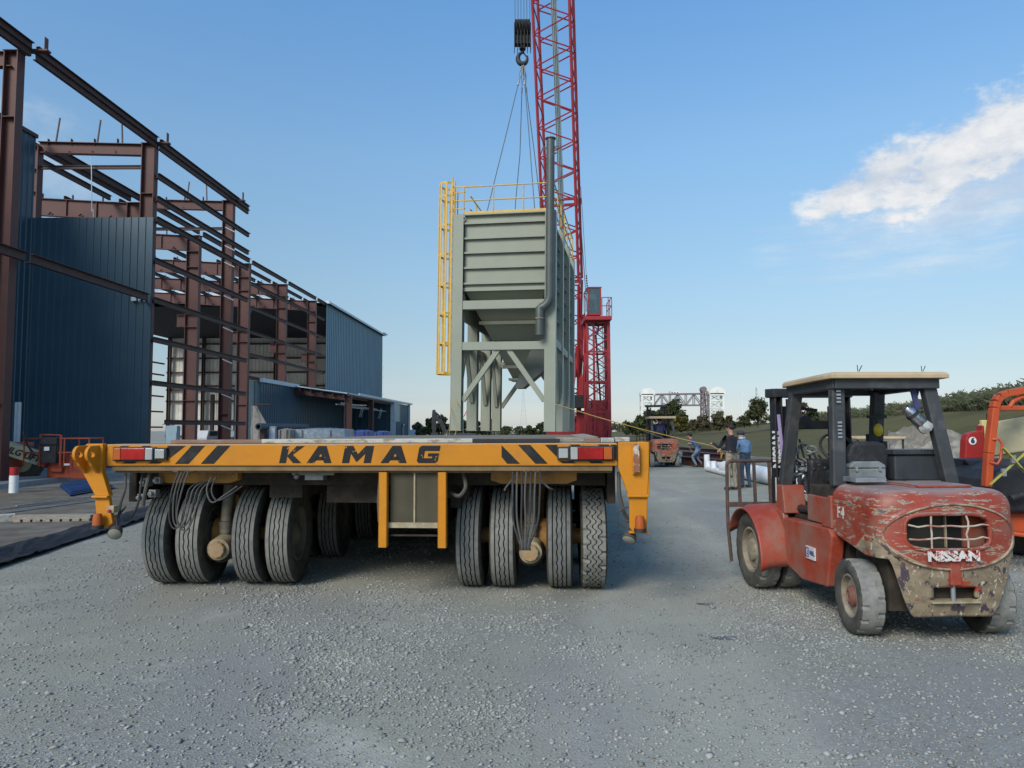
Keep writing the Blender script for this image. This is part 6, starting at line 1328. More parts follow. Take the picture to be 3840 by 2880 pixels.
    if main:
        for i, (x, h) in enumerate(((-.30, 1.32), (-.24, 1.36), (-.18, 1.33))): MB().path([(x, 1.42, .95), (x - .02, 1.36, 1.15), (x - .01, 1.30, h)], .01, 6).sphere((x - .01, 1.30, h + .01), .02).build('lever', m_black, f)
        # cluster of valves, hoses and a coiled strap on the mast side
        ri = random.Random(9); q = MB()
        for k in range(16):
            p = Vector((-.30 + ri.uniform(-.10, .12), 1.70 + ri.uniform(-.1, .1), 1.40 + ri.uniform(-.22, .28))); r0 = ri.uniform(.03, .06); d1 = Vector((ri.gauss(0, 1), ri.gauss(0, 1), ri.gauss(0, 1))).normalized(); d2 = d1.cross(Vector((0, .3, 1))).normalized(); q.path([p + (d1 * math.cos(2 * math.pi * i / 9) + d2 * math.sin(2 * math.pi * i / 9)) * r0 for i in range(9)], .012, 5, closed=True)
        q.build('coiled_chain', mat('chain_grey', (.30, .31, .30), .5, .3, col2=(.12, .12, .12), scale=20), f)
        for k in range(5): x = -.34 + k * .07; MB().path([(x, 1.72, 1.7 - k * .06), (x + .03, 1.66, 1.4), (x, 1.6, 1.1), (x + .05, 1.5, .9)], .012, 6).build('hose', m_hose, f)
        for x in (-.30, -.20): MB().tube((x, 1.66, .95), (x, 1.68, 1.28), .022, n=10).build('chrome_rod', mat('chrome_rod', (.6, .6, .62), .2, .9), f, smooth=True)
        MB().path([(-.41, 1.93, 1.92), (-.40, 1.90, 1.6), (-.38, 1.88, 1.35), (-.41, 1.9, 1.2)], [.02, .022, .03, .02], 6).build('lilac_strap', mat('lilac_strap', (.28, .22, .38), .8), f)
        MB().bx(-.20, .05, 1.02, 1.3, .9, 1.08).build('pedal_box', m_black, f, bevel=.02)
        MB().bx(.46, .51, 1.33, 1.40, 1.4, 1.62).build('guard_bracket', m_black, f); bz = MB().sphere((.40, 1.30, 1.74), (.05, .035, .07), 12, 8).build('warning_buzzer', mat('yellow_plastic', (.6, .45, .03), .4), f, smooth=True)
        MB().bar((.30, 1.32, 1.88), (.50, 1.32, 1.88), .03, .03).tube((.38, 1.31, 1.88), (.40, 1.31, 1.78), .006).build('guard_bracket', m_black, f); MB().bx(.30, .40, 1.30, 1.38, 1.52, 1.70).build('relay_box', m_black, f, bevel=.01)
        MB().bar((-.44, 1.40, 1.98), (-.20, 1.42, 1.955), .02, .03).build('mirror_arm', m_black, f)
        # work lamp under the rear right of the guard
        lb = MB().bar((.30, .50, gz - .04), (.33, .48, gz - .24), .05, .02).bar((.36, .50, gz - .04), (.28, .48, gz - .24), .02, .02).bar((.28, .50, gz - .06), (.36, .48, gz - .22), .02, .02).build('lamp_bracket', mat('blue_steel', (.05, .055, .13), .5), f)
        wl = MB().lathe([(-.13, 0), (-.125, .035), (-.08, .054), (.03, .058), (.08, .052), (.08, 0)], (.28, .44, 1.86), (.66, -.1, -.75), 22).build('work_lamp', mat('chrome_can', (.5, .51, .52), .22, .9, col2=(.12, .12, .13), scale=5, lo=.4, hi=.6), f, smooth=True)
        MB().lathe([(-.05, .060), (-.02, .062)], (.28, .44, 1.86), (.66, -.1, -.75), 22).build('lamp_band', m_black, wl); 
        q = MB(); q.lathe([(.08, .055), (.11, .064), (.14, .062), (.17, .045), (.172, 0)], (.28, .44, 1.86), (.66, -.1, -.75), 16, rfun=lambda i, j: .009 * math.sin(i * 2.3 + j)); q.build('lamp_wrap', mat('cloudy_plastic', (.42, .42, .40), .25, col2=(.2, .2, .19), scale=16), wl, smooth=True)
        # markings
        FR = lambda x, y, z, s=1: frame((x, y, z), (0, -s, 0), (0, 0, 1))
        wp = mat('white_lettering', (.62, .58, .54), .6, col2=(.36, .04, .02), scale=34, lo=.53, hi=.56)
        wp2 = mat('white_stencil', (.58, .52, .46), .7, col2=(.40, .06, .03), scale=30, lo=.75, hi=.78)
        text_mesh('F4', .14, 'number_marking', wp2, f, frame((-.594, .19, 1.00), (0, -1, 0), (0, 0, 1)), offset=.003, sx=.8, space=1.3)
        text_mesh('NISSAN', .105, 'lettering', wp, f, frame((-.04, -.517, .735), (1, 0, 0), (0, 0, 1)), offset=.006, sx=1.2, extrude=.003)
        sg = MB().bx(-.648, -.6325, .62, .80, .50, .62).build('maker_plate', mat('plate_white', (.55, .52, .48), .5), f); 
        bl = mat('plate_blue', (.06, .07, .22), .5); 
        text_mesh('M&L', .062, 'plate_lettering', bl, sg, frame((-.649, .665, .562), (0, -1, 0), (0, 0, 1)), sx=.85, offset=.002); q = MB()
        for a, b, c, d in ((.735, .795, .515, .525), (.735, .795, .595, .605), (.735, .743, .525, .595), (.787, .795, .525, .595)): q.bx(-.6505, -.6485, a, b, c, d)
        q.bx(-.6505, -.6485, .752, .760, .54, .58); q.bx(-.6505, -.6485, .760, .778, .54, .548)
        q.build('plate_emblem', bl, sg)
        MB().bx(-.538, -.531, .46, .58, .87, 1.06).build('decal', m_black, f); q = MB()
        for z in (.885, .93, .975): q.bx(-.5405, -.539, .485, .535, z, z + .035)
        q.build('decal_text', MATS['plate_white'], f)
        text_mesh('NISSAN', .12, 'mast_lettering', mat('mast_white', (.6, .6, .6), .6, col2=(.05, .05, .05), scale=20, lo=.58, hi=.62), f, frame((-.425, 1.966, 1.52), (0, 0, 1), (-1, .0, 0)), sx=1.05, offset=.006)
        MB().bx(-.455, -.41, 1.957, 1.970, .93, 1.2).build('mast_decal', MATS['plate_white'], f)
        # faded sticker patches on the bare bumper
        for x, z, w_, h_, c_ in ((-.30, .53, .07, .09, (.42, .05, .02)), (-.215, .515, .05, .055, (.10, .10, .18)), (-.27, .60, .07, .03, (.45, .42, .36))): pass
        MB().box((-.35, .22, 1.30), (.28, .22, .04)).build('tray', m_steel, f)
    return f
FL = forklift('large worn red forklift with chipped paint and a beige canopy, parked at right', (3.455, 6.1, 0), R(2.0), (.31, .045, .021))
FL.scale = (.975,) * 3
def onfork(x, y, z): return Matrix.Translation(FL.location) @ Matrix.Rotation(R(2.0), 4, 'Z') @ (Vector((x, y, z)) * .975)
# tool box standing on the hood
p = onfork(-.17, .60, 1.262); t = thing('toolbox', 'grey metal toolbox with a rounded lid standing on the forklift hood', 'toolbox', p, R(2)); mb_ = mat('toolbox_grey', (.20, .225, .23), .55, col2=(.12, .12, .11), scale=6)
MB().bx(-.17, .17, -.11, .11, 0, .115).build('case', mb_, t, bevel=.01); q = MB(); q.prism([(-.175, 0), (.175, 0), (.165, .03), (.11, .062), (-.11, .062), (-.165, .03)], (0, -.115, .118), (1, 0, 0), (0, 0, 1), (0, .23, 0)); q.build('lid', mb_, t, bevel=.012)
for x in (-.11, .11): MB().bx(x - .012, x + .012, -.125, -.111, .09, .135).build('latch', m_steel, t)
p = onfork(.46, .72, 1.255); t = thing('storage_chest', 'black plastic storage chest with ribbed lid edge behind the forklift seat', 'chest', p, R(2)); mk = mat('chest_black', (.035, .04, .045), .45, col2=(.06, .065, .07), scale=4)
MB().bx(-.30, .22, -.12, .18, 0, .24).build('case', mk, t, bevel=.015)
q = MB(); q.bx(-.32, .24, -.14, .20, .245, .29); 
for k in range(18): q.bx(-.31 + k * .030, -.295 + k * .030, -.148, -.141, .246, .27)
q.build('lid', mk, t, bevel=.004)
# the second forklift, far down the yard, seen from behind
p = gp(2492, 1752); FL2 = forklift('distant orange forklift with a raised black mast, driver aboard, facing away', (p.x, p.y, 0), R(-2), (.42, .075, .028), main=False)
# ================================================================== far things
def far(name, label, cat, px, d): p = at(px, 1612, d); return thing(name, label, cat, (p.x, d, 0))
m_brw = mat('bridge_white', (.74, .73, .66), .6, col2=(.45, .44, .40), scale=.15, lo=.5, hi=.7); m_brb = mat('bridge_brown', (.17, .13, .13), .7)
BR = far('lift_bridge', 'distant vertical lift bridge with two white lattice towers and a brown truss span', 'bridge', 2520, 420)
def L(px, py, dy=0): v = at(px, py, 420) - BR.location; return Vector((v.x, dy, v.z))
def white_tower(p0, p1, ytop, nm='tower'):
    m = MB(); dd = 5
    for px in (p0 + 2, p1 - 2):
        for y in (0, dd): m.bar(L(px, 1620, y), L(px, ytop + 22, y), .9, .9)
    ys_ = [ytop + 24 + k * 27 for k in range(6)]
    for a, b in zip(ys_[:-1], ys_[1:]):
        for y in (0, dd): m.bar(L(p0, a, y), L(p1, a, y), .6, .7); m.bar(L(p0 + 2, a, y), L(p1 - 2, b, y), .34, .34); m.bar(L(p1 - 2, a, y), L(p0 + 2, b, y), .34, .34)
        m.bar(L(p0 + 2, a, 0), L(p0 + 2, b, dd), .4, .4); m.bar(L(p1 - 2, a, 0), L(p1 - 2, b, dd), .4, .4)
    m.build(nm, m_brw, BR)
    m = MB(); pts = []; w2 = (p1 - p0 + 10) / 2; cx_ = (p0 + p1) / 2 + 2
    for k in range(13): a = R(180 - k * 15); v = L(cx_ + w2 * math.cos(a), ytop + 26 - 26 * math.sin(a) ** .8); pts.append((v.x, v.z))
    m.prism(pts, (0, -.5, 0), (1, 0, 0), (0, 0, 1), (0, 2.5, 0)); m.prism(pts, (0, dd - 2, 0), (1, 0, 0), (0, 0, 1), (0, 2.5, 0)); v = L(p0, ytop + 30); m.bx(v.x, L(p1, 1480).x, -.5, dd + .5, v.z - .3, v.z + 1.2); m.build('sheave_housing', m_brw, BR)
white_tower(2405, 2450, 1455); white_tower(2662, 2714, 1452)
m = MB()
for y in (0, 4):
    m.bar(L(2448, 1479, y), L(2640, 1476, y), .6, .9); m.bar(L(2448, 1521, y), L(2636, 1519, y), .6, .9)
    for k in range(7): x = 2455 + k * 30; m.bar(L(x, 1479, y), L(x, 1520, y), .42, .42)
    for k in range(6): x = 2455 + k * 30; a, b = ((x, 1520), (x + 30, 1479)) if k % 2 == 0 else ((x, 1479), (x + 30, 1520)); m.bar(L(*a, y), L(*b, y), .42, .42)
for k in range(7): x = 2455 + k * 30; m.bar(L(x, 1479, 0), L(x, 1479, 4), .5, .5); m.bar(L(x, 1520, 0), L(x, 1520, 4), .5, .5)
m.build('truss_span', m_brb, BR)
v = L(2516, 1479); v2 = L(2550, 1466); ch = MB().bx(v.x, v2.x, 1, 6, v.z, v2.z).build('control_house', m_brw, BR)
for px in (2522, 2532, 2542): a = L(px - 2, 1474); b = L(px + 2, 1470); MB().bx(a.x, b.x, .9, .98, a.z, b.z).build('window', m_glass, ch)
m = MB(); 
for y in (0, 5):
    m.bar(L(2637, 1600, y), L(2637, 1466, y), .8, .8); m.bar(L(2662, 1600, y), L(2650, 1466, y), .8, .8)
    for k in range(6): y0 = 1470 + k * 21; m.bar(L(2637, y0, y), L(2651 + k * 2, y0 + 10, y), .5, .5); m.bar(L(2652 + k * 2, y0 + 10, y), L(2637, y0 + 21, y), .5, .5)
m.build('bascule_tower', m_brb, BR)
m = MB(); c = L(2640, 1460); m.tube((c.x, 0, c.z), (c.x, 4, c.z), 11 / F * 420, n=20); m.build('counterweight_drum', mat('drum_brown', (.20, .14, .14), .8), BR)
# long white flood wall and approach near the horizon
for a, b, y0, y1, lb in ((1880, 2075, 1598, 1606, 'long low white wall on the horizon, seen between the hopper legs'), (2295, 2345, 1588, 1612, 'low white wall right of the red crane on the horizon'), (2575, 2760, 1586, 1594, 'low white wall on the horizon below the right white bridge tower')):
    p = at(a, y1, 300); q_ = at(b, y0, 300); c = (p.x + q_.x) / 2; t = thing('flood_wall', lb, 'wall', (c, 300, 0)); hw_ = (q_.x - p.x) / 2
    MB().bx(-hw_, hw_, 0, .6, 0, q_.z).build('wall_panel', m_brw, t); mm = MB()
    for k in range(8): x = -hw_ + 2 * hw_ * k / 7; mm.bx(x - .15, x + .15, -.25, -.01, 0, q_.z + .3)
    mm.build('pilasters', m_brw, t)
def lattice_mast(name, label, cat, px, y0, y1, d, wb, wt, m_, arms=(), step=8):
    t = far(name, label, cat, px, d); zb_ = max(0, at(px, y1, d).z); zt__ = at(px, y0, d).z; m = MB(); n = step; s = d / F
    cs = [(-1, -1), (1, -1), (1, 1), (-1, 1)]
    def c_(k, i): t_ = k / n; h_ = (wb + (wt - wb) * t_) * s / 2; return Vector((cs[i][0] * h_, cs[i][1] * h_, zb_ * 0 + t_ * zt__))
    th = max(.6 * s, .06)
    for i in range(4):
        m.bar(c_(0, i), c_(n, i), th, th)
        for k in range(n): m.bar(c_(k, i), c_(k + 1, (i + 1) % 4), th * .6, th * .6); m.bar(c_(k + 1, i), c_(k + 1, (i + 1) % 4), th * .6, th * .6)
    m.build('lattice', m_, t)
    for (py, w_, kind_) in arms:
        z = at(px, py, d).z; mm = MB()
        if kind_ == 'arm': mm.bar((-w_ * s / 2, 0, z), (w_ * s / 2, 0, z), th, th)
        else:
            for k in range(5): a = k * 1.257; mm.bx(math.cos(a) * w_ * s / 2 - 1.2 * s, math.cos(a) * w_ * s / 2 + 1.2 * s, math.sin(a) * w_ * s / 2 - .2, math.sin(a) * w_ * s / 2 + .2, z - 5 * s, z + 5 * s); mm.tube((0, 0, z), (math.cos(a) * w_ * s / 2, math.sin(a) * w_ * s / 2, z), .3 * s * 2, n=4)
        mm.build('crossarm' if kind_ == 'arm' else 'antenna_ring', m_, t)
    return t
m_mastw = mat('mast_pale', (.62, .60, .60), .6)
lattice_mast('cell_tower', 'white cell tower with three rings of antennas behind the tall blue building', 'tower', 1424, 1368, 1600, 160, 5, 4, m_white, ((1376, 20, 'ring'), (1412, 20, 'ring'), (1476, 18, 'ring')), 14)
lattice_mast('power_pylon', 'pale lattice pylon seen through the hopper legs', 'pylon', 1963, 1463, 1606, 420, 28, 3, mat('pylon_pale', (.42, .40, .40), .7), ((1500, 14, 'arm'), (1540, 20, 'arm'), (1479, 8, 'arm')), 10)
lattice_mast('radio_mast', 'tall pale radio mast above the open tree left of the red forklift', 'mast', 2840, 1452, 1600, 420, 14, 3, mat('pylon_pale', (.42, .40, .40), .7), ((1462, 10, 'arm'), (1478, 12, 'arm')), 10)
t = far('light_mast', 'thin white light mast between the bridge tower and the radio mast', 'lamp post', 2788, 250); z = at(2788, 1472, 250).z; MB().tube((0, 0, 0), (0, 0, z), .22, .14, 8).build('pole', m_white, t); MB().bar((-.5, 0, z - .2), (.5, 0, z - .2), .3, .2).build('lamp_head', m_white, t)
# excavator behind the trailer
t = far('excavator', 'black excavator arm rising beyond the transporter deck left of the hopper', 'excavator', 1690, 70); o_ = t.location.copy()
def X(px, py, dy=0): v = at(px, py, 70) - o_; return Vector((v.x, dy, v.z))
m_exc = mat('excavator_black', (.022, .024, .026), .5, col2=(.05, .05, .05), scale=2)
m = MB(); P = [X(1625, 1537), X(1632, 1540), X(1640, 1560), X(1655, 1575), X(1668, 1600), X(1676, 1635), X(1690, 1660), X(1670, 1660), X(1660, 1618), X(1650, 1592), X(1632, 1572), X(1622, 1552)]
m.prism([(p.x, p.z) for p in P], (0, -.25, 0), (1, 0, 0), (0, 0, 1), (0, .5, 0)); m.build('boom', m_exc, t, bevel=.03)
m = MB(); P = [X(1622, 1538), X(1632, 1536), X(1636, 1570), X(1633, 1625), X(1622, 1630), X(1619, 1580)]; m.prism([(p.x, p.z) for p in P], (0, -.18, 0), (1, 0, 0), (0, 0, 1), (0, .36, 0)); m.build('stick', m_exc, t, bevel=.02)
MB().tube(X(1630, 1545, .3), X(1652, 1565, .3), .09, n=8).build('hydraulic_cylinder', m_exc, t); a, b = X(1612, 1650), X(1640, 1622); MB().prism([(a.x, a.z), (b.x, a.z), (b.x, b.z), (a.x + .2, b.z)], (0, -.5, 0), (1, 0, 0), (0, 0, 1), (0, 1, 0)).build('bucket', m_exc, t)
a, b = X(1690, 1660), X(1770, 1626); MB().bx(a.x, b.x, -1.2, 1.2, .9, b.z).build('cab', m_exc, t, bevel=.1); MB().bx(a.x, b.x + .3, -1.2, -.7, 0, .85).bx(a.x, b.x + .3, .7, 1.2, 0, .85).build('tracks', m_exc, t, bevel=.1)
# dark car roof behind the hopper foot
p = gp(1745, 1668); t = thing('parked_car', 'black car parked under the hopper, its roof just showing above the deck', 'car', (at(1745, 1640, 46).x, 46, 0), .1)
MB().prism([(-2.1, .4), (2.1, .4), (2.15, .85), (1.3, 1.0), (.7, 1.42), (-1.2, 1.45), (-2.0, 1.0)], (0, -.8, 0), (1, 0, 0), (0, 0, 1), (0, 1.6, 0)).build('body', mat('car_black', (.02, .025, .04), .2), t, bevel=.06); MB().prism([(-1.3, 1.02), (1.1, 1.02), (.65, 1.36), (-1.1, 1.38)], (0, -.83, 0), (1, 0, 0), (0, 0, 1), (0, 1.66, 0)).build('side_window', m_glass, t)
for x in (-1.4, 1.35):
    for y in (-.75, .75): MB().lathe([(-.1, .2), (-.1, .33), (.1, .33), (.1, .2)], (x, y, .33), (0, 1, 0), 20).build('wheel', m_rubber, t)
# ================================================================== scrub belt (uncountable) along the horizon
def scrub(name, label, p0, p1, ytop, d, n, seed, mats_, ybase=1640, amp=10):
    r = random.Random(seed); m = MB(); s = d / F
    for i in range(n):
        px = r.uniform(p0, p1); h = (mnoise.noise(Vector((px * .03, seed, 0))) + .6 * mnoise.noise(Vector((px * .12, seed, 5)))) * amp; top = ytop(px) - h if callable(ytop) else ytop - h
        py = ybase - (ybase - top) * r.random() ** .75; dd = d * r.uniform(.96, 1.08); p = at(px, py, dd); p.z = max(p.z, .05); u = Vector((r.gauss(0, 1), r.gauss(0, 1), r.gauss(0, 1))).normalized(); v = u.cross(Vector((r.gauss(0, 1), r.gauss(0, 1), r.gauss(0, 1)))).normalized(); q_ = r.uniform(.8, 2.0) * s * 2.2
        m.cur = 0 if mnoise.noise(Vector((px * .05, 3, seed))) + r.gauss(0, .25) > 0 else 1
        m.add([p - u * q_, p + v * q_ * .6, p + u * q_, p - v * q_ * .6], [(0, 1, 2, 3)])
    return tag(m.build(name, mats_), label, 'scrub', kind='stuff')
scrub('scrub_belt', 'low dark green scrub along the horizon under the hopper', 1545, 2075, 1606, 120, 7000, 3, [m_leaf_d, m_leaf_g], 1640, 12)
scrub('scrub_belt', 'low brown and green scrub along the horizon below the bridge', 2290, 2960, lambda px: 1588 - (px - 2290) * .012, 135, 11000, 9, [m_leaf_b, m_leaf_d], 1618, 16)
scrub('scrub_belt', 'brownish scrub on top of the embankment behind the red forklift', 2950, 3260, lambda px: 1552 - (px - 2950) * .03, 85, 4200, 5, [m_leaf_g, m_leaf_b], 1584, 14)
# ================================================================== white pipes, steel, ropes
def pipe(label, a, b, r_, px_m=m_pvc, name='plastic_pipe', stubs=(), group=None):
    a = Vector(a); b = Vector(b); a.z = b.z = r_ + .01; t = thing(name, label, 'pipe', (a.x, a.y, 0), 0, group); d_ = b - a; a0 = Vector((0, 0, a.z)); m = MB(); l = d_.length
    m.lathe([(0, r_ * .93), (0, r_), (l, r_), (l, r_ * .93), (0, r_ * .93)], a0, d_, 28); m.build('pipe_body', px_m, t, smooth=True)
    for s, h in stubs:
        c = a0 + d_ * s; m = MB(); m.lathe([(-r_ * .2, r_ * .98), (h, r_ * .98), (h, r_ * .88), (0, r_ * .88)], c, (0, 0, 1), 24); m.build('branch', px_m, t, smooth=True)
    return t
pipe('largest white plastic pipe lying on the gravel behind the two standing men', gp(2722, 1782), gp(3040, 1852), .26)
pipe('thin white plastic pipe with two upright branches, left end of the white pipes', gp(2652, 1768), gp(2735, 1789), .115, stubs=((.0, .55), (.05, .30), (.33, .34)))
pipe('short white plastic pipe behind the thin branched pipe', gp(2682, 1756), gp(2760, 1772), .16)
for i, (a, b, lb) in enumerate((((2556, 1741), (2716, 1762), 'nearest rusty steel beam of the pile beside the far man in blue'), ((2560, 1728), (2720, 1748), 'second rusty steel beam from the front of the pile left of the white pipes'), ((2566, 1714), (2716, 1736), 'third rusty steel beam of the pile, behind the bending man'), ((2548, 1704), (2700, 1722), 'farthest rusty steel beam of the pile at the foot of the embankment'))):
    p0, p1 = gp(*a), gp(*b); t = thing('steel_beam', lb, 'beam', (p0.x, p0.y, 0), 0, 'rusty steel beams piled by the embankment'); d_ = p1 - p0; z = .2 + .12 * (i % 2); MB().ibeam((0, 0, z), (d_.x, d_.y, z + .05), .26, .36, .025).build('beam_body', m_oxide, t)
    MB().box((.5, .3, .06), (.2, .6, .12)).build('packing_timber', m_wood, t)
def rope(label, pts, r_=.012, name='tag_line', mm_=None):
    P = [pts[0]]
    for a, b in zip(pts[:-1], pts[1:]):
        L_ = (b - a).length
        for k in range(1, 13): t_ = k / 12; q_ = a.lerp(b, t_); q_ = q_ - Vector((0, 0, .012 * L_ * 4 * t_ * (1 - t_))); P.append(q_)
    o = MB().path([p - pts[0] for p in P], r_, 5).build(name, mm_ or m_rope, loc=pts[0]); return tag(o, label, 'rope')
m_rope = mat('yellow_rope', (.42, .27, .05), .8); m_rope2 = mat('pale_rope', (.30, .25, .15), .8)
legp = SI_M @ Vector((HW + .19, -.18, .95))
HAND1 = at(2668, 1671, 20.2); HAND1b = at(2704, 1690, 20.0)
rope('yellow tag line from the right hopper leg to the man in the black shirt', [legp, HAND1, HAND1b, HAND1b + Vector((0, .02, -.22)), HAND1b + Vector((.05, 0, -.05))], .010)
legq = SI_M @ Vector((HW + .19, 4.9, .95)); HAND2 = at(2583, 1674, 30.8)
rope('thin pale tag line from the hopper to the far man in blue', [legq, at(2380, 1602, 29.5), HAND2, HAND2 + Vector((.15, 0, -.25))], .010, 'tag_line', m_rope2)
la = SI_M @ Vector((-HW - .02, -.2, 1.05)); rope('yellow rope hanging from the left front hopper leg onto the deck', [la, la + Vector((.08, -.15, -.1)), at(1716, 1590, 24.0), at(1705, 1636, 23.6)], .013)
lb_ = SI_M @ Vector((-HW - .20, -.1, .9)); rope('second yellow rope hanging down the outside of the left front hopper leg', [lb_, at(1686, 1585, 24.1), at(1684, 1640, 23.8)], .009)
lc = SI_M @ Vector((-HW + 2.9, 7.0, 1.1)); rope('thin yellow rope between the far hopper legs, low to the left', [SI_M @ Vector((-HW - .1, .1, .32)), at(1665, 1632, 26)], .008)
# small striped flag
t = far('flag', 'small red and white striped flag seen between the left hopper legs', 'flag', 1740, 90); o_ = t.location.copy(); a = at(1737, 1563, 90) - o_; b = at(1752, 1535, 90) - o_; s = b - a; a = Vector((a.x, 0, a.z)); s = Vector((s.x, 0, s.z)); n_ = Vector((.25, 0, .12)); 
for k in range(5): MB().prism([(0, 0), (.14, .05), (.14 + s.x, .05 + s.z), (s.x, s.z)], a + n_ * (k * .7) * .9, (1, 0, 0), (0, 0, 1), (0, .02, 0)).build('stripe', mat('flag_red', (.45, .04, .05), .7) if k % 2 == 0 else m_white, t)
MB().tube((a.x, 0, 0), (a.x, 0, a.z + .1), .03, n=6).build('pole', m_steel, t)
# ================================================================== boom lift, far left
p = gp(100, 1800); LD = 24.0; BL = thing('boom_lift', 'boom lift with cream arm lettering, orange work basket and a large tyre, far left', 'boom lift', (at(60, 1700, LD).x, LD, 0)); o_ = BL.location.copy()
def J(px, py, dy=0): v = at(px, py, LD) - o_; return Vector((v.x, dy, v.z))
m_cream = mat('cream_paint', (.50, .45, .28), .55, col2=(.38, .34, .22), scale=2); m_jor = mat('lift_orange', (.42, .075, .03), .5, col2=(.28, .06, .035), scale=3)
a, b = J(0, 1671), J(160, 1722); d_ = (b - a).normalized(); a2 = a - d_ * 2.2
bo = MB().bar(a2, b, .40, .42, up=(0, 1, 0)).build('boom', m_cream, BL, bevel=.015)
m_let = mat('lift_lettering', (.03, .03, .05), .5, col2=(.3, .3, .2), scale=8, lo=.66, hi=.68)
text_mesh('JLG LIFT', .30, 'lettering', m_let, bo, frame(a.lerp(b, .655) + Vector((0, -.2125, 0)), d_, Vector((-d_.z, 0, d_.x))), offset=.012, shear=.28, sx=1.05)
q_ = MB().lathe([(0, 0), (0, .15), (.004, .15), (.004, .0)], a.lerp(b, .10) + Vector((0, -.211, 0)), (0, -1, 0), 24).build('emblem', m_let, bo); MB().lathe([(.005, .06), (.005, .115), (.008, .115), (.008, .06)], a.lerp(b, .08) + Vector((-.03, -.211, 0)), (0, -1, 0), 20).build('emblem_ring', m_white, bo)
m = MB(); m.bar(J(160, 1722), J(188, 1738), .34, .4, up=(0, 1, 0)); m.bar(J(170, 1720), J(195, 1735), .5, .25); m.bar(J(186, 1745), J(345, 1752), .8, .26, up=(0, 1, 0)); m.bar(J(205, 1748), J(250, 1750), .5, .35); m.build('basket_base', m_jor, BL, bevel=.03)
MB().bx(J(272, 1700).x, J(292, 1700).x, -.43, -.41, J(0, 1744).z, J(0, 1737).z).build('small_plate', m_white, BL)
m = MB(); bw0, bw1 = J(120, 1700).x, J(360, 1700).x; zt2, zb2, zm2 = J(0, 1645).z, J(0, 1748).z, J(0, 1697).z
for y in (-.40, .40):
    for z in (zt2, zm2): m.tube((bw0, y, z), (bw1, y, z), .024, n=7)
    for x in (bw0, bw0 + (bw1 - bw0) * .30, bw0 + (bw1 - bw0) * .62, bw1): m.tube((x, y, zb2), (x, y, zt2), .024, n=7)
for x in (bw0, bw1):
    for z in (zt2, zm2): m.tube((x, -.4, z), (x, .4, z), .024, n=7)
m.tube((J(178, 1700).x, -.4, J(0, 1630).z), (J(255, 1700).x, -.4, J(0, 1633).z), .026, n=7); m.tube((J(178, 1700).x, -.4, J(0, 1630).z), (J(178, 1700).x, -.4, zb2), .035, n=7); m.tube((J(255, 1700).x, -.4, J(0, 1633).z), (J(255, 1700).x, -.4, zb2), .035, n=7)
m.build('basket_rail', m_jor, BL)
MB().bx(J(180, 1700).x, J(250, 1700).x, -.55, -.42, J(0, 1668).z, J(0, 1642).z).bx(J(188, 1700).x, J(245, 1700).x, -.5, -.2, J(0, 1735).z, J(0, 1664).z).build('control_console', m_black, BL, bevel=.02); MB().bx(J(205, 1700).x, J(224, 1700).x, -.56, -.552 + .02, J(0, 1689).z, J(0, 1675).z).build('small_plate', m_white, BL)
MB().path([J(115, 1620, -.4), J(138, 1670, -.45), J(150, 1700, -.3)], .03, 6).build('hose', m_hose, BL)
for i, (px, r_) in enumerate(((30, .62), (-80, .62))):
    y = 1.0 if i == 0 else -.9; c = J(px, 1740); cc = Vector((c.x, y - .2, .62)); wl = MB().lathe([(-.20, .30), (-.22, .45), (-.2, .58), (-.12, .62), (.12, .62), (.2, .58), (.22, .45), (.20, .30)], cc, (.25, -1, 0), 36, rfun=lambda i, j: (-.03 if (i % 3 == 0 and 2 < j < 5) else 0)).build('wheel', m_rubber, BL); MB().lathe([(.16, 0), (.16, .30), (.22, .31)], cc, (.25, -1, 0), 24).build('rim', m_cream, wl)
MB().bx(J(-200, 0).x, J(40, 1700).x, -.4, 1.2, .5, 1.35).build('chassis', m_jor, BL, bevel=.05)
# ================================================================== telescopic handler, right edge
HD = 8.6; TH = thing('telescopic_handler', 'orange and cream telescopic handler cut off by the right edge, behind the red forklift', 'telehandler', (at(3860, 2100, HD).x, HD, 0)); o_ = TH.location.copy(); m_hor = mat('handler_orange', (.48, .075, .02), .5, col2=(.34, .06, .02), scale=3); m_hred = mat('handler_red', (.33, .02, .016), .45)
def T_(px, py, dd=0): v = at(px, py, HD + dd) - o_; return v
m = MB()
for dd in (0, 1.0):
    P = [T_(3700, 1825, dd), T_(3708, 1700, dd), T_(3728, 1530, dd), T_(3734, 1506, dd), T_(3748, 1487, dd), T_(3775, 1475, dd), T_(3850, 1462, dd), T_(3960, 1450, dd)]
    for a, b in zip(P[:-1], P[1:]): m.bar(a, b, .085, .10, up=(0, 1, 0))
    m.bar(T_(3735, 1530, dd), T_(3860, 1530, dd), .04, .06); m.path([T_(3785, 1528, dd), T_(3800, 1505, dd), T_(3830, 1490, dd), T_(3880, 1480, dd)], .03, 8)
for py in (1490, 1530): m.bar(T_(3735, py, 0), T_(3735, py, 1.0), .06, .06)
m.build('guard_frame', m_hor, TH, bevel=.012)
m = MB(); m.path([T_(3722, 1648, -.05), T_(3745, 1646, -.08), T_(3758, 1662, -.08), T_(3752, 1722, -.08), T_(3740, 1740, -.08), T_(3712, 1734, -.05)], .016, 8); m.build('grab_handle', m_hor, TH, smooth=True)
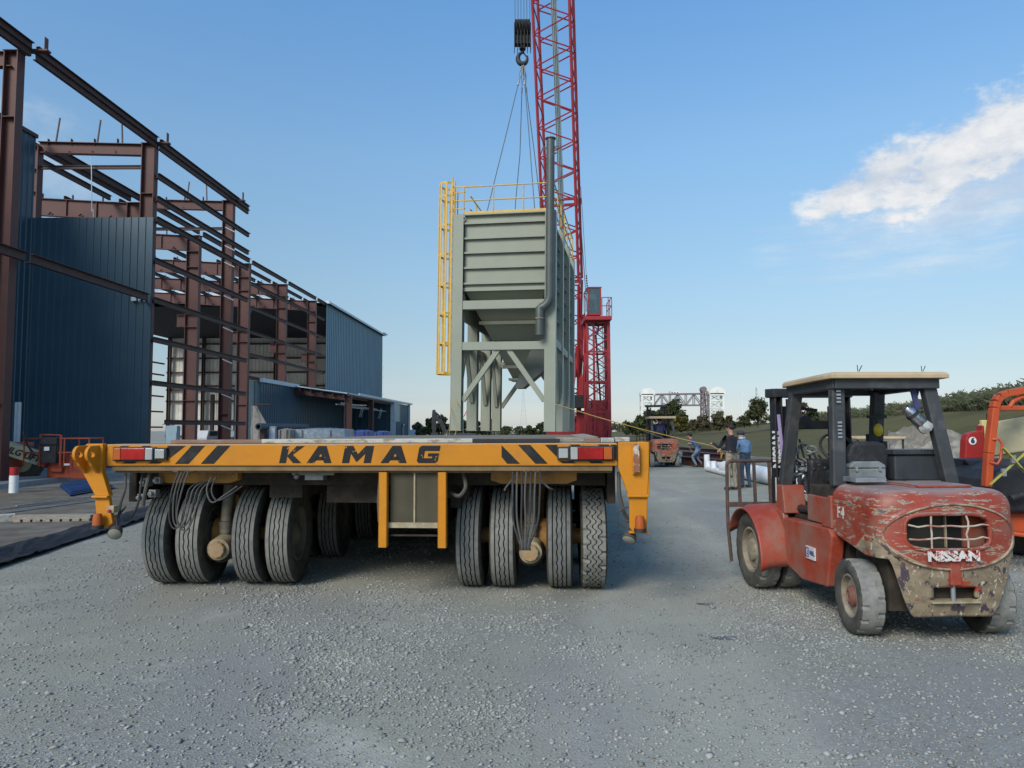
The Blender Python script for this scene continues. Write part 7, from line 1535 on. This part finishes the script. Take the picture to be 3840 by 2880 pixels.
# cream boom, running back and to the right, at greater depth
m = MB(); P0, P1 = T_(3700, 1652, 1.9), T_(4100, 1590, .9); m.bar(P0, P1, .42, .48, up=(0, 0, 1)); bo = m.build('boom', m_cream, TH, bevel=.02)
m = MB(); m.bar(T_(3690, 1575, 1.7), T_(3696, 1735, 1.7), .10, .06); m.build('boom_end_plate', mat('cream_yellow', (.62, .52, .22), .5), TH, bevel=.01); MB().tube(T_(3708, 1552, 1.7), T_(3708, 1578, 1.7), .035, n=10).build('cap', m_black, TH)
P = [(3616, 1785), (3622, 1650), (3630, 1628), (3652, 1620), (3682, 1616), (3684, 1594), (3692, 1596), (3700, 1785)]; pl = [T_(a, b, 1.55) for a, b in P]; bk = MB().prism([(v.x, v.z) for v in pl], (0, pl[0].y, 0), (1, 0, 0), (0, 0, 1), (0, .14, 0)).build('rear_casting', m_hred, TH, bevel=.03)
c = T_(3647, 1653, 1.54); MB().lathe([(0, 0), (0, .056), (.003, .056), (.003, 0)], (c.x, c.y, c.z), (0, -1, 0), 28, rfun=None).build('number_disc', m_white, bk); text_mesh('6', .10, 'number_marking', m_let, bk, frame((c.x, c.y - .006, c.z), (1, 0, 0), (0, 0, 1)), offset=.006)
m = MB(); pl = [T_(a, b, .9) for a, b in ((3614, 1722), (3720, 1724), (3800, 1722), (3800, 1800), (3690, 1800), (3672, 1800), (3655, 1765))]; m.prism([(v.x, v.z) for v in pl], (0, pl[0].y, 0), (1, 0, 0), (0, 0, 1), (0, .6, 0)); m.build('mudguard', mat('mudguard', (.018, .022, .035), .5), TH, bevel=.02)
m = MB(); pl = [T_(a, b, .2) for a, b in ((3715, 1800), (3745, 1765), (3800, 1745), (3870, 1735), (4150, 1730), (4150, 1930), (3790, 1925), (3730, 1900), (3705, 1850))]; m.prism([(v.x, v.z) for v in pl], (0, pl[0].y, 0), (1, 0, 0), (0, 0, 1), (0, .9, 0)); m.build('engine_hood', mat('hood_black', (.018, .018, .02), .55, col2=(.035, .035, .035), scale=3), TH, bevel=.06, segs=4)
m = MB(); pl = [T_(a, b, .35) for a, b in ((3740, 1920), (4150, 1930), (4150, 2030), (3800, 2005), (3762, 1990))]; m.prism([(v.x, v.z) for v in pl], (0, pl[0].y, 0), (1, 0, 0), (0, 0, 1), (0, .7, 0)); m.bar(T_(3740, 1990, .1), T_(4100, 2040, -.2), .25, .05); m.build('chassis', m_hor, TH, bevel=.02)
MB().path([T_(3765, 1925, .2), T_(3775, 1965, .15), T_(3800, 1995, .1), T_(3845, 2010, 0)], .012, 6).build('hose', m_hose, TH); MB().tube(T_(3790, 1870, .1), T_(3850, 1850, .1), .04, n=12).build('lamp', m_black, TH)
for dd, px in ((1.2, 3800), (1.2, 4150), (.1, 4120)): c = T_(px, 1900, dd); wl = MB().lathe([(-.18, .28), (-.2, .42), (-.17, .52), (-.1, .55), (.1, .55), (.17, .52), (.2, .42), (.18, .28)], (c.x, c.y, .55), (1, .2, 0), 40, rfun=lambda i, j: (-.03 if (i % 3 == 0 and 2 < j < 5) else 0)).build('wheel', m_rubber, TH); MB().lathe([(-.1, 0), (-.1, .28), (.15, .29)], (c.x, c.y, .55), (1, .2, 0), 24).build('rim', m_cream, wl)
m_strap = mat('yellow_strap', (.40, .38, .08), .7, col2=(.12, .12, .08), scale=14, lo=.58, hi=.62)
for i, (a, b, lb) in enumerate((((3712, 1818), (3860, 1685), 'yellow ratchet strap rising to the right across the telescopic handler'), ((3762, 1680), (3870, 1800), 'yellow ratchet strap falling to the right across the telescopic handler'))):
    p0 = at(*a, HD - .12 - .03 * i); p1 = at(*b, HD - .14 - .03 * i); t = thing('ratchet_strap', lb, 'strap', p0); MB().bar((0, 0, 0), p1 - p0, .012, .05 if i else .035, up=(0, 1, 0)).build('webbing', m_strap, t); MB().box((p1 - p0) * .35, (.05, .03, .09)).build('buckle', m_steel, t)
# ================================================================== cart with a beige canopy behind the forklift
CT = thing('utility_cart', 'small utility cart with a beige canopy parked behind the red forklift', 'cart', (at(3255, 1700, 15).x, 15, 0)); zt3 = at(3255, 1636, 15).z
q_ = MB(); q_.bx(-.50, .50, -.6, .9, zt3 - .06, zt3); q_.build('canopy', m_canopy, CT, bevel=.025, segs=3)
for x in (-.46, .46):
    for y in (-.52, .8): MB().tube((x, y, .5), (x, y, zt3 - .05), .02, n=8).build('post', m_black, CT)
MB().bx(-.55, .55, -1.0, 1.2, .35, .62).bx(-.5, .5, -.1, .3, .62, 1.1).build('body', mat('cart_body', (.10, .11, .10), .5), CT, bevel=.04)
for x in (-.5, .5):
    for y in (-.8, .85): MB().lathe([(-.08, .12), (-.08, .24), (.08, .24), (.08, .12)], (x, y, .24), (1, 0, 0), 20).build('wheel', m_rubber, CT)
MB().tube((.62, .3, .4), (.62, .3, 1.65), .012, n=6).build('whip_pole', m_steel, CT)
# ================================================================== stains on the yard
def stain(px0, py0, w_, h_, label, m_, seed):
    c = gp(px0, py0); r = random.Random(seed); pts = []
    for k in range(26): a = 2 * math.pi * k / 26; rr_ = 1 + .35 * mnoise.noise(Vector((math.cos(a) * 2 + seed, math.sin(a) * 2, 1))) + r.uniform(-.1, .1); pts.append((c.x + math.cos(a) * w_ * rr_, c.y + math.sin(a) * h_ * rr_ + .15 * w_ * math.cos(2 * a)))
    m = MB(); m.add([(x, y, gh(x, y) + .004) for x, y in pts] + [(c.x, c.y, gh(c.x, c.y) + .004)], [(k, (k + 1) % 26, 26) for k in range(26)]); return tag(m.build('oil_stain', m_), label, 'stain', kind='structure')
m_stain = mat('damp_stain', (.10, .10, .10), .8, col2=(.20, .20, .195), scale=9, lo=.42, hi=.6, bump=.5, bscale=60)
stain(2718, 2392, .13, .045, 'dark damp stain on the gravel in front of the forklift', m_stain, 2); stain(2645, 2265, .08, .04, 'small brown stain on the gravel left of the forklift', m_stain, 6)
# ================================================================== people
m_skin = mat('skin', (.40, .22, .15), .6); m_hair = mat('dark_hair', (.018, .013, .01), .7, bump=.5, bscale=60)
def person(label, loc, rz, J_, cols, scale=1.0, hat=None, group=None):
    """J_: joints (local metres, facing +Y). cols: shirt, trousers, shoe materials"""
    t = thing('person', label, 'person', loc, rz, group); t.scale = (scale,) * 3
    V = []; E = []; Rd = []; seg = []
    def chain(names, mid):
        for a, b in zip(names[:-1], names[1:]): E.append((idx[a], idx[b])); seg.append((Vector(J_[a]), Vector(J_[b]), mid))
    rad = dict(pelvis=(.155, .115), waist=(.145, .105), chest=(.175, .12), nb=(.085, .075), neck=(.058, .058), hl=(.080, .088), hm=(.088, .108), ht=(.058, .07))
    for s in 'lr': rad.update({s + 'sh': (.072, .072), s + 'el': (.050, .050), s + 'wr': (.033, .033), s + 'pa': (.036, .022), s + 'hip': (.098, .105), s + 'kn': (.070, .072), s + 'an': (.048, .048), s + 'he': (.045, .045), s + 'to': (.042, .032)})
    idx = {}
    for k, v in J_.items():
        if k in rad: idx[k] = len(V); V.append(Vector(v)); Rd.append(rad[k])
    chain(['pelvis', 'waist', 'chest', 'nb'], 0); chain(['nb', 'neck', 'hl', 'hm', 'ht'], 3)
    for s in 'lr':
        chain(['chest', s + 'sh', s + 'el', s + 'wr'], 0); chain([s + 'wr', s + 'pa'], 3); chain(['pelvis', s + 'hip', s + 'kn', s + 'an'], 1); chain([s + 'an', s + 'he', s + 'to'], 2) if False else None
        E.append((idx[s + 'an'], idx[s + 'he'])); E.append((idx[s + 'he'], idx[s + 'to'])); seg.append((Vector(J_[s + 'he']), Vector(J_[s + 'to']), 2)); seg.append((Vector(J_[s + 'an']) * .3 + Vector(J_[s + 'he']) * .7, Vector(J_[s + 'he']), 2))
        # five fingers, curled
        w_, pa = Vector(J_[s + 'wr']), Vector(J_[s + 'pa']); d = (pa - w_).normalized(); side = d.cross(Vector((0, 0, 1))); side = side.normalized() if side.length > .1 else Vector((1, 0, 0)); dn = side.cross(d).normalized(); dn = dn if dn.z < 0 else -dn
        for k, (o_, ln) in enumerate(((-.030, .060), (-.010, .072), (.010, .068), (.028, .052))):
            b0 = pa + side * o_ + d * .012; c1 = b0 + d * ln * .45 + dn * .008; c2 = c1 + d * ln * .12 + dn * ln * .40; i0 = len(V); V += [b0, c1, c2]; Rd += [(.010, .010), (.009, .009), (.007, .007)]; E += [(idx[s + 'pa'], i0), (i0, i0 + 1), (i0 + 1, i0 + 2)]; seg.append((b0, c2, 3))
        b0 = w_.lerp(pa, .45) + side * (-.032 if s == 'r' else .032); c1 = b0 + d * .03 + dn * .02 + side * (-.012 if s == 'r' else .012); c2 = c1 + d * .025 + dn * .012; i0 = len(V); V += [b0, c1, c2]; Rd += [(.012, .012), (.011, .011), (.009, .009)]; E += [(idx[s + 'pa'], i0), (i0, i0 + 1), (i0 + 1, i0 + 2)]; seg.append((b0, c2, 3))
    me = bpy.data.meshes.new('body_cage'); me.from_pydata([tuple(v) for v in V], E, []); tmp = bpy.data.objects.new('tmp_body', me); COL.objects.link(tmp); sk = tmp.modifiers.new('skin', 'SKIN'); sk.branch_smoothing = .4; sk.use_smooth_shade = True; sb = tmp.modifiers.new('sub', 'SUBSURF'); sb.levels = 2; sb.render_levels = 2
    for i, r_ in enumerate(Rd): me.skin_vertices[0].data[i].radius = r_; me.skin_vertices[0].data[i].use_root = (i == idx['pelvis'])
    bpy.context.view_layer.update(); m2 = bpy.data.meshes.new_from_object(tmp.evaluated_get(bpy.context.evaluated_depsgraph_get())); bpy.data.objects.remove(tmp)
    # nose, ears and brow joined into the same mesh
    bm = bmesh.new(); bm.from_mesh(m2); hm = Vector(J_['hm']); fw = Vector(J_.get('look', (0, 1, 0))).normalized(); sd = fw.cross(Vector((0, 0, 1))).normalized(); n0 = len(bm.faces)
    def blob_(c, s_, ax):
        r = bmesh.ops.create_uvsphere(bm, u_segments=8, v_segments=6, radius=1); M3 = Matrix((sd, fw, Vector((0, 0, 1)))).transposed().to_4x4(); bmesh.ops.transform(bm, matrix=Matrix.Translation(c) @ M3 @ Matrix.Diagonal((*s_, 1)), verts=r['verts'])
    blob_(hm + fw * .098 - Vector((0, 0, .02)), (.014, .020, .024), 0); blob_(hm + sd * .086, (.010, .020, .032), 0); blob_(hm - sd * .086, (.010, .020, .032), 0); blob_(hm + fw * .085 - Vector((0, 0, .062)), (.026, .012, .008), 0); blob_(hm + fw * .086 + sd * .032 + Vector((0, 0, .008)), (.014, .008, .008), 0); blob_(hm + fw * .086 - sd * .032 + Vector((0, 0, .008)), (.014, .008, .008), 0)
    bm.to_mesh(m2); bm.free(); m2.materials.clear()
    for mm_ in (cols[0], cols[1], cols[2], m_skin): m2.materials.append(mm_)
    def dist(p, a, b): ab = b - a; u = max(0, min(1, (p - a).dot(ab) / max(ab.length_squared, 1e-9))); return (p - (a + ab * u)).length
    rr_ = {0: .09, 1: .08, 2: .04, 3: .03}
    for pl in m2.polygons:
        p = pl.center; best = min(seg, key=lambda s_: dist(p, s_[0], s_[1]) / (1.0 if s_[2] != 3 else 1.0)); pl.material_index = best[2] if dist(p, Vector(J_['nb']), Vector(J_['neck'])) > .001 else 3; pl.use_smooth = True
        if p.z < Vector(J_['pelvis']).z + .02 and best[2] == 0 and (p - Vector(J_['pelvis'])).length < .3: pl.material_index = 0 if p.z > Vector(J_['pelvis']).z - .06 else 1
    b = bpy.data.objects.new('body', m2); COL.objects.link(b); b.parent = t
    if hat != 'cap':
        hr = MB().sphere(hm - fw * .018 + Vector((0, 0, .035)), (.099, .110, .092), 16, 10); n_ = len(hr.v); hr.v = [tuple(Vector(v) + Vector((0, 0, 0)) ) for v in hr.v]
        keep = []; 
        for f_ in hr.f:
            c_ = sum((Vector(hr.v[i]) for i in f_), Vector()) / 4 - hm
            if not (c_.dot(fw) > .045 and c_.z < .045) and c_.z > -.055: keep.append(f_)
        hr.f = keep; hr.mi = [0] * len(keep); o = hr.build('hair', m_hair, t, smooth=True); o.modifiers.new('solid', 'SOLIDIFY').thickness = .008
    else:
        hc = MB().sphere(hm + Vector((0, 0, .045)), (.106, .118, .085), 16, 8); hc.lathe([(0, .09), (0, .14), (.008, .14), (.008, .09)], hm + Vector((0, 0, .04)), (0, 0, 1), 20); hc.build('cap', mat('cap_dark', (.03, .04, .055), .8), t, smooth=True)
        MB().lathe([(-.03, .075), (-.03, .098), (.03, .098), (.03, .075)], Vector(J_['neck']) + Vector((0, 0, .015)), (0, 0, 1), 18).build('neckerchief', mat('cloth_white_blue', (.45, .5, .55), .8, col2=(.1, .13, .2), scale=18), t, smooth=True)
    # shirt hem / belt
    pv = Vector(J_['pelvis']); up = (Vector(J_['waist']) - pv).normalized()
    MB().lathe([(-.012, .150), (-.012, .158), (.02, .158), (.02, .150)], pv + up * .03, up, 20).build('belt', m_black, t, smooth=True)
    return t
def stand(**k):
    J_ = dict(pelvis=(0, 0, .97), waist=(0, .005, 1.12), chest=(0, .0, 1.33), nb=(0, -.005, 1.47), neck=(0, .005, 1.53), hl=(0, .02, 1.59), hm=(0, .02, 1.65), ht=(0, .01, 1.72), lsh=(-.185, 0, 1.41), lel=(-.23, -.03, 1.13), lwr=(-.24, .06, .90), lpa=(-.24, .08, .83), rsh=(.185, 0, 1.41), rel=(.23, -.03, 1.13), rwr=(.24, .06, .90), rpa=(.24, .08, .83),
              lhip=(-.095, 0, .90), lkn=(-.11, .03, .50), lan=(-.12, -.02, .10), lhe=(-.12, -.05, .05), lto=(-.13, .17, .042), rhip=(.095, 0, .90), rkn=(.11, .03, .50), ran=(.12, -.02, .10), rhe=(.12, -.05, .05), rto=(.13, .17, .042))
    J_.update(k); return J_
cl = lambda n_, c: mat('cloth_' + n_, c, .85, col2=tuple(x * .7 for x in c), scale=9, lo=.45, hi=.65, bump=.35, bscale=16)
c_blk, c_khaki, c_den, c_blue, c_navy = cl('black', (.022, .022, .028)), cl('khaki', (.27, .23, .17)), cl('denim', (.05, .075, .12)), cl('blue', (.13, .22, .36)), cl('navy', (.025, .03, .05)); c_shoe = mat('work_boot', (.06, .045, .03), .8); c_rblue = cl('royal', (.045, .09, .22)); c_ljean = cl('lightjean', (.16, .22, .30)); c_purp = cl('violet', (.06, .06, .16))
# man in black : seen from behind, arms reaching out to the left holding the line
def w2l(p, loc, rz, sc=1.0): return (Matrix.Rotation(-rz, 3, 'Z') @ (Vector(p) - Vector(loc))) / sc
f1 = gp(2746, 1838); rz1 = R(28)
hl_, hr_ = w2l(HAND1, f1, rz1), w2l(HAND1b, f1, rz1)
def arm(sh, hand, bend):
    sh = Vector(sh); hand = Vector(hand); d = hand - sh; L_ = .56; 
    if d.length > L_ + .0: hand = sh + d.normalized() * L_; d = hand - sh
    mid = (sh + hand) / 2; off = math.sqrt(max(0, (.30) ** 2 - (d.length / 2) ** 2)); return mid + Vector(bend).normalized() * off, hand, hand + d.normalized() * .07
e, w_, p_ = arm((-.185, .0, 1.43), hl_ - (hl_ - Vector((-.185, 0, 1.43))).normalized() * .07, (0, 0, -1)); e2, w2, p2 = arm((.185, 0, 1.40), hr_, (.3, -.4, -1))
person('man in a black shirt and khaki trousers pulling the yellow tag line', f1, rz1, stand(lsh=(-.185, .01, 1.43), lel=e, lwr=w_, lpa=p_, rel=e2, rwr=w2, rpa=p2, look=(-.35, .9, .1)), (c_blk, c_khaki, c_shoe), 1.04)
f2 = gp(2797, 1829); person('man in a pale blue shirt and dark cap standing behind the man in black', f2, R(22), stand(chest=(0, .05, 1.27), nb=(0, .09, 1.38), neck=(0, .12, 1.43), hl=(0, .15, 1.47), hm=(0, .16, 1.53), ht=(0, .15, 1.60), lsh=(-.19, .06, 1.33), rsh=(.19, .06, 1.33), lel=(-.22, .12, 1.07), lwr=(-.14, .32, 1.02), lpa=(-.12, .39, 1.02), rel=(.25, .06, 1.06), rwr=(.24, .20, .86), rpa=(.24, .24, .80), look=(-.2, .9, -.3)), (c_blue, c_den, c_shoe), 1.0, hat='cap')
f3 = gp(2612, 1751); f3z = R(62); hh = w2l(HAND2, f3, f3z)
e3, w3, p3 = arm((-.17, .25, 1.12), hh, (0, 0, -1)); e4, w4, p4 = arm((.17, .25, 1.12), hh + Vector((.1, -.05, -.05)), (.2, 0, -1))
person('man in a bright blue shirt leaning back on the far tag line', f3, f3z, stand(pelvis=(0, -.12, .80), waist=(0, -.02, .92), chest=(0, .12, 1.08), nb=(0, .2, 1.20), neck=(0, .24, 1.25), hl=(0, .28, 1.29), hm=(0, .29, 1.35), ht=(0, .28, 1.42), lsh=(-.17, .2, 1.14), rsh=(.17, .2, 1.14), lel=e3, lwr=w3, lpa=p3, rel=e4, rwr=w4, rpa=p4, lhip=(-.095, -.12, .74), rhip=(.095, -.12, .74), lkn=(-.11, .16, .44), rkn=(.13, .0, .42), ran=(.14, -.25, .10), rhe=(.14, -.28, .05), rto=(.15, -.06, .04), look=(0, 1, 0)), (c_rblue, c_ljean, c_shoe), 1.03)
def seated(**k):
    J_ = stand(pelvis=(0, 0, .10), waist=(0, 0, .25), chest=(0, .02, .46), nb=(0, .02, .60), neck=(0, .03, .66), hl=(0, .05, .72), hm=(0, .05, .78), ht=(0, .04, .85), lsh=(-.185, .02, .54), rsh=(.185, .02, .54), lel=(-.25, .08, .28), lwr=(-.14, .30, .34), lpa=(-.12, .37, .35), rel=(.25, .08, .28), rwr=(.14, .30, .34), rpa=(.12, .37, .35), lhip=(-.10, .05, .06), rhip=(.10, .05, .06), lkn=(-.14, .42, .10), rkn=(.14, .42, .10), lan=(-.14, .46, -.30), ran=(.14, .46, -.30), lhe=(-.14, .43, -.35), rhe=(.14, .43, -.35), lto=(-.14, .62, -.36), rto=(.14, .62, -.36)); J_.update(k); return J_
pf = FL2.location + Vector((0, .84, 1.36)); person('driver in a dark blue shirt seated in the distant forklift', pf, 0, seated(), (c_purp, c_den, c_shoe), .95)
po = BASE + Vector(((cx0 + cx1) / 2 + .1, y0 + .1, cz0 + .42)); person('crane operator in a pale shirt seated in the raised red cab', po, R(180), seated(), (cl('pale', (.4, .42, .42)), c_navy, c_shoe), .9)
